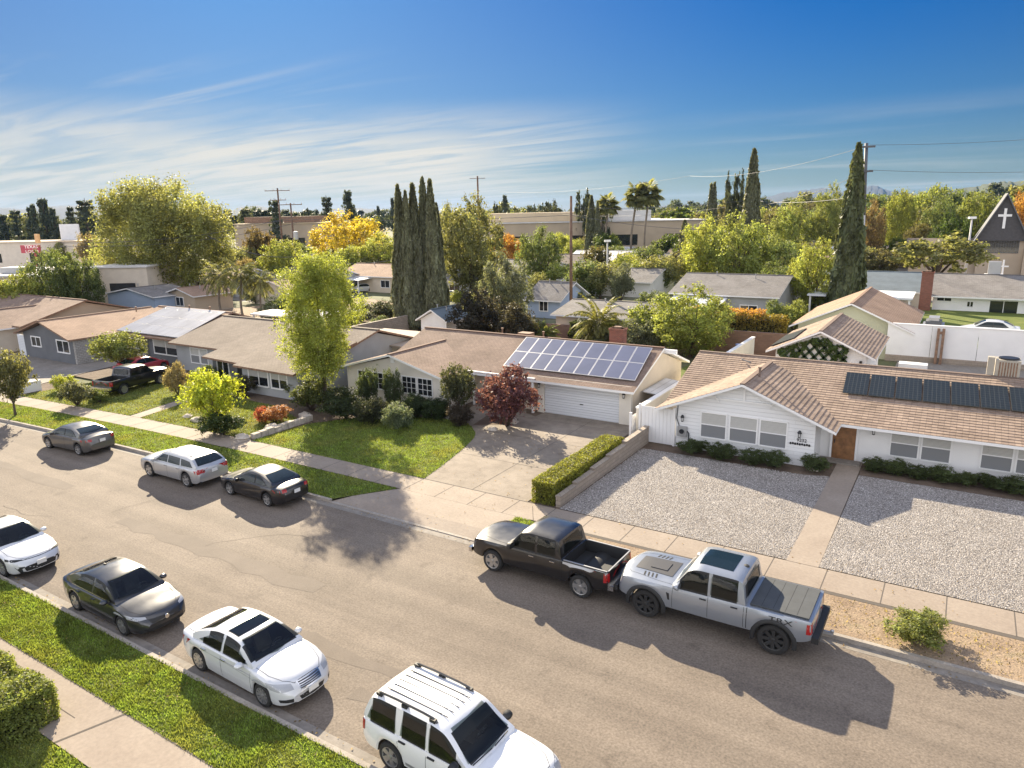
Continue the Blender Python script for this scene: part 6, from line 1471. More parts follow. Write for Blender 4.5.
def itp(pts, x):
    """monotone smooth interpolation"""
    if x <= pts[0][0]: return pts[0][1]
    if x >= pts[-1][0]: return pts[-1][1]
    for i in range(len(pts) - 1):
        if pts[i][0] <= x <= pts[i + 1][0]: break
    n = len(pts)
    def d(k): return (pts[k + 1][1] - pts[k][1]) / (pts[k + 1][0] - pts[k][0] + 1e-9)
    def t(k):
        if k == 0: return d(0)
        if k == n - 1: return d(n - 2)
        a, b = d(k - 1), d(k)
        return 0 if a * b <= 0 else 2 * a * b / (a + b)
    h = pts[i + 1][0] - pts[i][0]; s = (x - pts[i][0]) / h; t0, t1 = t(i) * h, t(i + 1) * h
    p0, p1 = pts[i][1], pts[i + 1][1]
    return (2 * s ** 3 - 3 * s ** 2 + 1) * p0 + (s ** 3 - 2 * s ** 2 + s) * t0 + (-2 * s ** 3 + 3 * s ** 2) * p1 + (s ** 3 - s ** 2) * t1
def lin(pts, x):
    if x <= pts[0][0]: return pts[0][1]
    for (a, b), (c, d) in zip(pts, pts[1:]):
        if a <= x <= c: return b + (d - b) * (x - a) / (c - a + 1e-9)
    return pts[-1][1]
def wheel_obj(car, x, y, R, w, style, rim='rim'):
    s = 1 if y > 0 else -1; b = MB(); ax = (0, s, 0); c = (x, y, R)
    b.lathe(c, ax, [(R * .62, -w * .5), (R * .9, -w * .5), (R * .985, -w * .38), (R, -w * .2), (R, w * .2), (R * .985, w * .36), (R * .92, w * .48), (R * .72, w * .5), (R * .66, w * .42), (R * .64, w * .2)], 'tyre', 28)
    o = b.build('wheel', car, smooth=True, angle=40)
    r_ = MB(); r_.lathe(c, ax, [(R * .67, w * .43), (R * .69, w * .47), (R * .63, w * .44), (R * .60, w * .1), (.02, w * .08)], rim if style != 'dark' else 'rim_dark', 28)
    ns = {'five': 5, 'ten': 10, 'dark': 8, 'six': 6, 'seven': 7}[style]; m = rim if style != 'dark' else 'rim_dark'
    for k in range(ns):
        a = 2 * math.pi * k / ns; ca, sa = math.cos(a), math.sin(a); wd = R * (.62 if ns <= 6 else .36) * .32
        def P(r0, off, dy): return (x + ca * r0 - sa * off, y + s * dy, R + sa * r0 + ca * off)
        vs = [P(R * .12, -wd * .8, w * .40), P(R * .12, wd * .8, w * .40), P(R * .63, wd, w * .45), P(R * .63, -wd, w * .45), P(R * .12, -wd * .8, w * .1), P(R * .12, wd * .8, w * .1), P(R * .63, wd, w * .1), P(R * .63, -wd, w * .1)]
        r_.mesh(vs, [(0, 1, 2, 3), (0, 4, 5, 1), (1, 5, 6, 2), (3, 2, 6, 7), (0, 3, 7, 4)], m)
    r_.lathe(c, ax, [(R * .16, w * .1), (R * .16, w * .44), (R * .1, w * .47), (0, w * .47)], m, 16)
    disc = MB(); disc.lathe(c, ax, [(R * .6, w * .085), (0, w * .09)], 'trim_black', 20)
    rr = r_.build('rim', o, smooth=True, angle=35); disc.build('brake_disc', o)
    return o
class Car:
    def __init__(s, name, label, cat, sp, loc, heading, paintm, detail=2):
        s.sp = sp; s.detail = detail; s.paint = paintm
        s.root = empty(name, loc, heading, label, cat)
        s.body()
    def section(s, x, mode=None):
        sp = s.sp; W = sp['W'] / 2 * lin(sp['plan'], x) if 'planlin' in sp else sp['W'] / 2 * itp(sp['plan'], x)
        zt = itp(sp['top'], x); zb = itp(sp['bot'], x)
        for xc in sp['axles']:
            d = abs(x - xc); Ra = sp['R'] * sp.get('arch', 1.13)
            if d < Ra: zb = max(zb, sp['R'] * 1.0 + math.sqrt(Ra * Ra - d * d) - (sp['R'] * .0))
        zbelt = min(itp(sp['belt'], x), zt - .015)
        zb = min(zb, zbelt - .04)
        zr = itp(sp['roof'], x) if sp['roof'][0][0] <= x <= sp['roof'][-1][0] else -1
        hm = max(q[1] for q in sp['roof'])
        f = max(0, min(1, (zr - zt) / (hm - zt))) if zr > zt else 0
        lo = sp.get('tuck', .94)
        R_ = [(0, zb), (W * .84, zb), (W * lo, zb + .03)]
        h = zbelt - zb
        R_ += [(W * (lo + (1 - lo) * .75), zb + h * .25), (W, zb + h * .52), (W * .995, zb + h * .74), (W * .965, zbelt - .02)]
        sh = W * sp.get('shoulder', .93); R_.append((sh, zbelt + .012))
        if mode == 'bed' or mode == 'bedwall':
            zf = sp['bedfloor']
            R_ += [(W * .88, zbelt + .012), (W * .865, zbelt - .03), (W * .86, zf), (W * .4, zf), (0, zf)] if mode == 'bed' else [(W * .88, zbelt + .012), (W * .865, zbelt + .012), (W * .86, zbelt + .012), (W * .4, zbelt + .012), (0, zbelt + .012)]
            return R_
        if f > 0:
            cw = sh - .02; tw = W * sp.get('roofw', .70); ye = cw + (tw - cw) * (f ** .9); ze = zt + (zr - zt) * .90 - .0
            if f < .05: ze = zt + (zr - zt) * .5
            zc = zbelt + .015
            ze = max(ze, zc)
            R_.append((cw, zc)); R_.append((cw + (ye - cw) * .48 + .012 * f, zc + (ze - zc) * .5)); R_.append((ye, ze))
            R_.append((ye * .84, zr - .25 * (zr - ze) * .5)); R_.append((0, zr + .012 * f))
        else:
            for y_, q in ((.86, .22), (.7, .55), (.5, .8), (.3, .93), (0, 1.0)):
                R_.append((W * y_, zbelt + .012 + (zt - zbelt - .012) * q))
        return R_
    def body(s):
        sp = s.sp; L_ = sp['L']; xs = set([-L_ / 2, L_ / 2]); x = -L_ / 2
        while x < L_ / 2: xs.add(round(x, 4)); x += .055
        for e in (.012, .03): xs.add(L_ / 2 - e); xs.add(-L_ / 2 + e)
        for q in sp['roof'][:2] + sp['roof'][-2:]: xs.add(q[0])
        st = [(x, None) for x in sorted(xs)]
        if 'bed' in sp:
            b0, b1 = sp['bed']; ns = []
            for x, m in st:
                if x < b0 - .001: ns.append((x, None))
            ns += [(b0 - .001, None), (b0 + .001, 'bedwall'), (b0 + .06, 'bedwall'), (b0 + .065, 'bed')]
            for x, m in st:
                if b0 + .09 < x < b1 - .02: ns.append((x, 'bed'))
            ns += [(b1 - .002, 'bed'), (b1, None)]
            for x, m in st:
                if x > b1 + .01: ns.append((x, None))
            st = ns
        secs = [s.section(x, m) for x, m in st]; k = len(secs[0]); n = len(st)
        mb = MB(); vs = []
        bw = sp.get('bow', .10)
        for (x, m), R_ in zip(st, secs):
            xe = x / (L_ / 2); bo = bw * abs(xe) ** 6 * (1 if xe > 0 else -sp.get('rbow', .7))
            for i, (y, z) in enumerate(R_): vs.append((x - bo * (y / (sp['W'] / 2)) ** 2, y, z))
            for i, (y, z) in enumerate(R_): vs.append((x - bo * (y / (sp['W'] / 2)) ** 2, -y, z))
        K = 2 * k; fp = []; fb = []; fbed = []
        for i in range(n - 1):
            bed = st[i][1] == 'bed' and st[i + 1][1] == 'bed'
            for j_ in range(k - 1):
                a = i * K + j_; q = (a, a + 1, a + 1 + K, a + K)
                tgt = fb if j_ < 2 else (fbed if (bed and j_ >= 8) or (j_ >= 9 and (st[i][1] in ('bed',) or st[i + 1][1] in ('bed',))) else fp)
                tgt.append(tuple(reversed(q))); a += k; q = (a, a + 1, a + 1 + K, a + K); tgt.append(q)
        fp.append(tuple(range(0, k)) + tuple(reversed(range(k, 2 * k)))); o_ = (n - 1) * K
        fp.append(tuple(reversed(tuple(range(o_, o_ + k)) + tuple(reversed(range(o_ + k, o_ + 2 * k))))))
        me_f = fp + fb + fbed
        mb.v = vs; mb.f = me_f; mi = [mb.mi(s.paint)] * len(fp) + [mb.mi('trim_black')] * len(fb) + [mb.mi(sp.get('bedmat', 'trim_black'))] * len(fbed)
        mb.m = mi; mb.uv = [None] * len(me_f)
        o = mb.build('body', s.root, smooth=True, angle=32); s.bodyo = o
        import bmesh
        bm = bmesh.new(); bm.from_mesh(o.data); bmesh.ops.remove_doubles(bm, verts=bm.verts, dist=.0004); bmesh.ops.recalc_face_normals(bm, faces=bm.faces)
        s.bvh = BVHTree.FromBMesh(bm); bm.to_mesh(o.data); bm.free()
        o.data.set_sharp_from_angle(angle=rad(32))
    def finish(s, seat='cabin_grey', rows=(-.10, -1.0), dash=.60, z0=.42, cowl=1.05, hood=.93, w=None):
        """cut the shell open behind the glass and furnish the cabin"""
        import bmesh
        V = []; F = []; glass = []
        for o in s.root.children:
            if o.type == 'MESH' and o.data.materials and o.data.materials[0].name.startswith('car_glass') and ('wind' in o.name or 'roof' in o.name):
                glass.append(o); k = len(V); V += [v.co.copy() for v in o.data.vertices]; F += [tuple(i + k for i in p.vertices) for p in o.data.polygons]
        T = BVHTree.FromPolygons(V, F); me = s.bodyo.data
        if MATS['trim_black'] not in list(me.materials): me.materials.append(MATS['trim_black'])
        kb = list(me.materials).index(MATS['trim_black'])
        bm = bmesh.new(); bm.from_mesh(me); bm.faces.ensure_lookup_table(); dele = []
        for f in bm.faces:
            pts = [v.co for v in f.verts] + [f.calc_center_median()]
            if max(p.z for p in pts) < .7: continue
            c = 0
            for p in pts:
                h = T.find_nearest(p)
                if h[0] is not None and (h[0] - p).length < .024: c += 1
            if c == len(pts): dele.append(f)
            elif c >= 3: f.material_index = kb
        bmesh.ops.delete(bm, geom=dele, context='FACES'); bm.to_mesh(me); bm.free()
        for o in glass: o.data.materials[0] = MATS['car_glass_clear']
        for o in list(s.root.children):
            if o.name.startswith('window_surround'): bpy.data.objects.remove(o)
        W = s.sp['W'] / 2 if w is None else w
        for x in rows:
            for y in ((-.38, .38) if x == rows[0] else (0,)):
                hw = .25 if x == rows[0] else W - .28; b = MB()
                b.box(x - .05, x + .45, y - hw, y + hw, z0, z0 + .14, seat); b.bar((x - .02, y, z0 + .1), (x - .20, y, z0 + .62), hw * 2, .13, seat)
                for yy in ((y,) if x == rows[0] else (-.4, .4)): b.bar((x - .21, yy, z0 + .66), (x - .24, yy, z0 + .82), .24, .09, seat)
                b.build('car_seat', s.root)
        b = MB(); b.box(dash, cowl - .08, -W + .2, W - .2, z0, hood - .06, 'cabin_dark'); b.box(dash - .5, dash, -.12, .12, z0 - .1, z0 + .2, 'cabin_dark'); b.build('dashboard', s.root)
        b = MB(); c0 = Vector((dash - .12, .38, hood - .10)); ax = Vector((-.9, 0, .44)).normalized(); u = Vector((0, 1, 0)); v = ax.cross(u)
        b.tube([c0 + (u * math.cos(a) + v * math.sin(a)) * .18 for a in [i * math.pi / 8 for i in range(17)]], .016, 'cabin_grey', n=6, cap=False); b.bar(c0 - u * .17, c0 + u * .17, .05, .03, 'cabin_grey'); b.bar(c0, c0 - ax * .15, .05, .05, 'cabin_dark'); b.build('steering_wheel', s.root)
        b = MB(); b.box(-1.6, dash, -W + .12, W - .12, z0 - .12, z0 - .06, 'cabin_dark'); b.build('cabin_floor', s.root)
    def cast(s, p, d, off):
        h = s.bvh.ray_cast(Vector(p) - Vector(d) * 6, Vector(d))
        if h[0] is None:
            h = s.bvh.find_nearest(Vector(p) - Vector(d) * .5)
        n = h[1]
        if n.dot(Vector(d)) > 0: n = -n
        return h[0] + n * off
    def patch(s, top, bot, d, n, m, off=.004):
        """grid between two polylines (lists of 3D points), projected along d"""
        def rs(pl, t):
            x = t * (len(pl) - 1); i = min(len(pl) - 2, int(x)); return Vector(pl[i]).lerp(Vector(pl[i + 1]), x - i)
        vs = []; 
        for j_ in range(m + 1):
            for i in range(n + 1):
                p = rs(top, i / n).lerp(rs(bot, i / n), j_ / m); vs.append(s.cast(p, d, off))
        fs = [(j_ * (n + 1) + i, j_ * (n + 1) + i + 1, (j_ + 1) * (n + 1) + i + 1, (j_ + 1) * (n + 1) + i) for j_ in range(m) for i in range(n)]
        k = fs[len(fs) // 2]; nn = (vs[k[1]] - vs[k[0]]).cross(vs[k[2]] - vs[k[0]])
        if nn.dot(Vector(d)) > 0: fs = [tuple(reversed(f)) for f in fs]
        return vs, fs
    def decal(s, name, top, bot, d, mat, n=10, m=5, off=.004, parent=None, both=False):
        if 'wind' in name or 'roof' in name: n = max(n, 26); m = max(m, 12); off = off + (.006 if 'surround' not in name else .003)
        """mirror in y when both (one object each side)"""
        out = []
        for sg in ((1, -1) if both else (1,)):
            f = lambda pl: [(p[0], p[1] * sg, p[2]) for p in pl]
            v, fs = s.patch(f(top), f(bot), (d[0], d[1] * sg, d[2]), n, m, off)
            b = MB(); b.mesh(v, fs, mat); out.append(b.build(name, parent or s.root, smooth=True))
        return out
    def side(s, name, top, bot, mat, **kw):
        """polylines in (x,z), both flanks"""
        return s.decal(name, [(x, 1, z) for x, z in top], [(x, 1, z) for x, z in bot], (0, -1, 0), mat, both=True, **kw)
    def line_side(s, name, pts, w, mat, off=.003):
        """thin line on both flanks along (x,z) polyline"""
        for sg in (1, -1):
            b = MB(); 
            P = []
            for (a, c) in zip(pts, pts[1:]):
                L_ = math.dist(a, c); k = max(1, int(L_ / .1))
                for i in range(k): P.append((a[0] + (c[0] - a[0]) * i / k, a[1] + (c[1] - a[1]) * i / k))
            P.append(pts[-1]); vs = []
            for i, p in enumerate(P):
                q = P[min(i + 1, len(P) - 1)]; o = P[max(i - 1, 0)]; dx, dz = q[0] - o[0], q[1] - o[1]; l = math.hypot(dx, dz); nx, nz = -dz / l * w / 2, dx / l * w / 2
                for t in (1, -1): vs.append(s.cast((p[0] + nx * t, sg, p[1] + nz * t), (0, -sg, 0), off))
            b.mesh(vs, [(2 * i, 2 * i + 1, 2 * i + 3, 2 * i + 2) for i in range(len(P) - 1)], mat); b.build(name, s.root)
    def mirrors(s, x, z, y, m, size=1.0):
        for sg in (1, -1):
            b = MB(); vs = []; q = .09 * size
            b.lathe((x, sg * (y + .12), z), (1, 0, 0), [(0, .10 * size), (q * .7, .08 * size), (q, .02), (q, -.04), (0, -.045)], m, 14)
            b.v = [(v[0], sg * (y + .12) + (v[1] - sg * (y + .12)) * 1.35, z + (v[2] - z) * .85) for v in b.v]
            b.bar((x + .03, sg * (y - .06), z - .05), (x + .01, sg * (y + .1), z - .02), .06, .04, m)
            b.build('mirror', s.root, smooth=True, angle=50)
    def wheels(s, style, rim='rim', w=.23, inset=.0, steer=0):
        sp = s.sp
        for xc in sp['axles']:
            for sg in (1, -1): wheel_obj(s.root, xc, sg * (sp['W'] / 2 - w / 2 - .015 - inset), sp['R'], w, style, rim)
def sedan_spec(L=4.87, W=1.84, H=1.45, axr=-1.45, axf=1.42, R=.33, hood=.92, deck=1.02, belt=.93, coupe=False, roofback=-1.75, roofpeak=(-.55, .25), cowl=1.05, **kw):
    h = L / 2
    sp = dict(L=L, W=W, axles=(axr, axf), R=R,
        plan=[(-h, .74), (-h + .08, .86), (-h + .35, .955), (-h + .9, 1.0), (h - 1.0, 1.0), (h - .45, .95), (h - .12, .80), (h, .62)],
        top=[(-h, .66), (-h + .05, .86), (-h + .12, deck - .03), (-h + .3, deck), (roofback, deck + .005), (cowl, hood + .06), (h - .75, hood - .04), (h - .3, hood - .13), (h - .08, .66), (h, .52)],
        belt=[(-h, .62), (-h + .12, deck - .10), (-h + .6, belt), (cowl, belt - .02), (h - .7, hood - .12), (h - .3, .70), (h, .46)],
        bot=[(-h, .34), (-h + .15, .25), (-h + .5, .19), (h - .6, .18), (h - .2, .20), (h, .27)],
        roof=[(roofback, deck), (roofback + .18, deck + .12), (roofpeak[0] - .45, H - .10), (roofpeak[0], H - .015), ((roofpeak[0] + roofpeak[1]) / 2, H), (roofpeak[1], H - .03), (cowl - .12, hood + .14), (cowl, hood + .06)])
    sp.update(kw); return sp
def top_line(c, pts, w=.012, m='seam', both=True, name='panel_gap'):
    for sg in ((1, -1) if both else (1,)):
        P = []
        for (a, b_) in zip(pts, pts[1:]):
            k = max(1, int(math.dist(a, b_) / .08))
            for i in range(k): P.append((a[0] + (b_[0] - a[0]) * i / k, a[1] + (b_[1] - a[1]) * i / k))
        P.append(pts[-1]); vs = []
        for i, p in enumerate(P):
            q = P[min(i + 1, len(P) - 1)]; o = P[max(i - 1, 0)]; dx, dy = q[0] - o[0], q[1] - o[1]; l = math.hypot(dx, dy) + 1e-9; nx, ny = -dy / l * w / 2, dx / l * w / 2
            for t in (1, -1): vs.append(c.cast((p[0] + nx * t, sg * (p[1] + ny * t), 0), (0, 0, -1), .003))
        b = MB(); b.mesh(vs, [(2 * i, 2 * i + 1, 2 * i + 3, 2 * i + 2) for i in range(len(P) - 1)], m); b.build(name, c.root)
def panel_gaps(c, sp, cowl, rear):
    W = sp['W'] / 2; h = sp['L'] / 2
    top_line(c, [(cowl + .02, W * .82), (cowl + .5, W * .80), (h - .45, W * .66), (h - .22, W * .45), (h - .20, 0)])
    top_line(c, [(rear, W * .70), (rear - .25, W * .72), (-h + .16, W * .68)])
def windows_sedan(c, sp, g='car_glass', gs=None, deck=1.02, H=1.45, roofback=-1.75, rp=(-.55, .25), cowl=1.05, belt=.93, split=(-.28,), hood=.92, qx=-1.35):
    gs = gs or g; W = sp['W'] / 2
    tw = W * sp.get('roofw', .70)
    # windscreen (top view projection)
    xt = rp[1] + .10; xb = cowl - .03
    c.decal('windscreen', [(xt - .03, -tw * .86, 0), (xt + .03, 0, 0), (xt - .03, tw * .86, 0)], [(xb - .12, -W * .83, 0), (xb, 0, 0), (xb - .12, W * .83, 0)], (0, 0, -1), g, n=14, m=8)
    xt = rp[0] - .42; xb = roofback + .06
    c.decal('rear_window', [(xt + .02, -tw * .84, 0), (xt - .02, 0, 0), (xt + .02, tw * .84, 0)], [(xb + .10, -W * .74, 0), (xb, 0, 0), (xb + .10, W * .74, 0)], (0, 0, -1), g, n=14, m=8)
    panel_gaps(c, sp, cowl, roofback)
    # side glass : one pane front, one rear, in a black surround
    zb = belt + .045; zt = H - .13
    c.side('window_surround', [(rp[0] - .36, zt - .035), (rp[0] - .1, zt + .018), (rp[1] - .02, zt + .008), (rp[1] + .16, zt - .04)], [(qx - .06, zb + .01), (qx + .4, zb - .02), (.3, zb - .02), (cowl - .17, zb - .02)], 'trim_black', n=24, m=5, off=.002)
    fr = split[0]
    xf0 = cowl - .28; 
    c.side('side_window', [(fr + .04, zt), (rp[1] - .02, zt - .01), (rp[1] + .12, zt - .06)], [(fr + .04, zb), (.3, zb), (xf0 + .05, zb)], gs, n=10, m=5)
    c.side('side_window', [(rp[0] - .30, zt - .06), (rp[0] - .1, zt - .01), (fr - .04, zt)], [(qx, zb + .03), (qx + .4, zb), (fr - .04, zb)], gs, n=10, m=5)
def seams(c, xs, z0, z1, sill=.3):
    for x0, x1 in xs: c.line_side('door_seam', [(x0, z1), (x1, (z0 + z1) / 2), (x1, z0)], .012, 'seam')
def plate_at(c, x, z, front=True):
    s = 1 if front else -1; b = MB(); xx = x
    b.box(min(xx, xx + s * .02), max(xx, xx + s * .02), -.16, .16, z - .08, z + .08, 'plate'); return b.build('number_plate', c.root)
def handles(c, pts, m):
    for (x, z) in pts:
        for sg in (1, -1):
            p = c.cast((x, sg, z), (0, -sg, 0), .0); b = MB(); b.box(x - .1, x + .1, *sorted((p.y + sg * .002, p.y + sg * .04)), z - .014, z + .014, m); b.build('door_handle', c.root)
def rot_to(ax0, ax1):  # rear->front contact points on the visible flank
    return math.atan2(ax1[1] - ax0[1], ax1[0] - ax0[0])
# ---- 1 : white modern sedan at the left edge (faces right)
def near_sedans():
    # white new sedan
    sp = sedan_spec(L=4.9, W=1.84, H=1.44, hood=.90, deck=1.03, belt=.94, roofback=-1.9, roofpeak=(-.6, .15), cowl=1.15, R=.345, bow=.22)
    c = Car('parked_car', 'white modern sedan with black lower grille, cut by the left edge of the photo', 'car', sp, (-30.25, 11.25, 0), rad(.5), 'paint_pearl')
    windows_sedan(c, sp, deck=1.03, H=1.44, roofback=-1.9, rp=(-.6, .15), cowl=1.15, belt=.94); c.wheels('ten'); c.mirrors(.72, .98, .87, 'paint_pearl')
    c.decal('grille', [(2.6, -.78, .50), (2.6, 0, .47), (2.6, .78, .50)], [(2.6, -.66, .26), (2.6, 0, .25), (2.6, .66, .26)], (-1, 0, 0), 'trim_black', n=14, m=6)
    c.decal('headlight', [(2.0, .92, .77), (2.3, .70, .745), (2.6, .50, .715)], [(2.0, .93, .70), (2.3, .75, .68), (2.6, .50, .69)], (-1, 0, 0), 'trim_black', n=10, m=3, both=True)
    c.decal('hood_line', [(2.6, -.56, .700), (2.6, .56, .700)], [(2.6, -.56, .685), (2.6, .56, .685)], (-1, 0, 0), 'seam', n=14, m=1)
    plate_at(c, 2.475, .52); seams(c, [(1.0, 1.0), (-.28, -.28), (-1.15, -1.1)], .3, .92); handles(c, [(-.15, .83), (-1.05, .84)], 'paint_pearl'); c.finish(cowl=1.15, hood=.96)
    # black-grey sedan
    sp = sedan_spec(L=4.9, W=1.86, H=1.45, hood=.90, deck=1.04, belt=.93, roofback=-2.0, roofpeak=(-.75, .15), cowl=1.12, R=.335, axr=-1.42, axf=1.41, bow=.18)
    a = (-24.0, 10.5); b_ = (-21.2, 10.42)
    c = Car('parked_car', 'dark charcoal sedan parked at the near kerb between two white cars', 'car', sp, (-22.6, 11.38, 0), rad(-.8), 'paint_charcoal')
    windows_sedan(c, sp, gs='car_glass_tan', deck=1.04, H=1.45, roofback=-2.0, rp=(-.75, .15), cowl=1.12, belt=.93, qx=-1.5); c.wheels('five'); c.mirrors(.72, .98, .88, 'paint_charcoal')
    c.decal('grille', [(2.6, -.52, .64), (2.6, 0, .62), (2.6, .52, .64)], [(2.6, -.44, .44), (2.6, 0, .42), (2.6, .44, .44)], (-1, 0, 0), 'trim_black', n=12, m=5)
    c.decal('lower_grille', [(2.6, -.7, .36), (2.6, .7, .36)], [(2.6, -.6, .27), (2.6, .6, .27)], (-1, 0, 0), 'seam', n=12, m=3)
    c.decal('headlight', [(2.0, .93, .78), (2.3, .76, .75), (2.6, .55, .71)], [(2.0, .93, .69), (2.3, .77, .66), (2.6, .55, .655)], (-1, 0, 0), 'lamp_clear', n=10, m=3, both=True)
    c.decal('window_trim', [(-1.5, 1, .965), (.85, 1, .955)], [(-1.5, 1, .95), (.85, 1, .94)], (0, -1, 0), 'chrome', n=20, m=1, off=.006, both=True)
    b = MB(); b.lathe((2.452, 0, .555), (1, 0, 0), [(.07, -.04), (.07, .012), (0, .014)], 'chrome', 12); b.build('badge', c.root)
    seams(c, [(1.0, 1.0), (-.28, -.28), (-1.2, -1.15)], .3, .92); handles(c, [(-.15, .82), (-1.05, .83)], 'paint_charcoal')
    b = MB(); b.box(-1.0, -.86, -.02, .02, 1.40, 1.46, 'trim_black'); b.build('roof_antenna', c.root); c.finish(cowl=1.12, hood=.95)
    # white luxury sedan with sunroof
    sp = sedan_spec(L=4.88, W=1.86, H=1.47, hood=.96, deck=1.06, belt=.96, roofback=-1.72, roofpeak=(-.55, .22), cowl=1.10, R=.34, axr=-1.42, axf=1.45, bow=.2)
    c = Car('parked_car', 'white sedan with glass sunroof and chrome grille at the near kerb', 'car', sp, (-16.05, 11.42, 0), rad(-2.2), 'paint_pearl')
    windows_sedan(c, sp, gs='car_glass_tan', deck=1.06, H=1.47, roofback=-1.72, rp=(-.55, .22), cowl=1.10, belt=.96); c.wheels('ten'); c.mirrors(.70, 1.02, .88, 'paint_pearl')
    c.decal('sunroof', [(.12, -.52, 0), (.16, 0, 0), (.12, .52, 0)], [(-.36, -.52, 0), (-.36, .52, 0)], (0, 0, -1), 'car_glass', n=10, m=5)
    g_ = c.decal('grille', [(2.6, -.38, .76), (2.6, 0, .75), (2.6, .38, .76)], [(2.6, -.34, .56), (2.6, 0, .54), (2.6, .34, .56)], (-1, 0, 0), 'chrome', n=10, m=5)[0]
    for i in range(4): c.decal('grille_slat', [(2.6, -.33, .735 - i * .045), (2.6, .33, .735 - i * .045)], [(2.6, -.33, .713 - i * .045), (2.6, .33, .713 - i * .045)], (-1, 0, 0), 'trim_black', n=10, m=1, off=.008, parent=g_)
    c.decal('headlight', [(1.9, .93, .82), (2.2, .80, .80), (2.6, .50, .75)], [(1.9, .93, .68), (2.2, .82, .62), (2.6, .50, .62)], (-1, 0, 0), 'lamp_clear', n=12, m=5, both=True)
    c.decal('lower_grille', [(2.6, -.42, .42), (2.6, .42, .42)], [(2.6, -.36, .29), (2.6, .36, .29)], (-1, 0, 0), 'trim_black', n=12, m=3)
    c.decal('side_intake', [(2.6, .84, .42), (2.6, .58, .42)], [(2.6, .82, .33), (2.6, .58, .31)], (-1, 0, 0), 'trim_black', n=6, m=3, both=True)
    c.decal('taillight', [(-2.6, .90, .92), (-2.6, .5, .90)], [(-2.6, .90, .74), (-2.6, .5, .76)], (1, 0, 0), 'lamp_red', n=8, m=4, both=True)
    plate_at(c, 2.452, .47); seams(c, [(1.02, 1.02), (-.28, -.28), (-1.2, -1.15)], .3, .94); handles(c, [(-.15, .84), (-1.05, .86)], 'chrome')
    c.line_side('body_crease', [(-2.0, .83), (0, .78), (1.6, .70)], .012, 'paint_silver')
    c.finish('cabin_tan', cowl=1.1, hood=1.0)
    b = MB(); b.bar((1.02, -.7, 1.03), (1.03, -.05, 1.045), .02, .02, 'trim_black'); b.bar((1.04, 0.0, 1.045), (.95, .62, 1.06), .02, .02, 'trim_black'); b.build('wiper', c.root)
near_sedans()
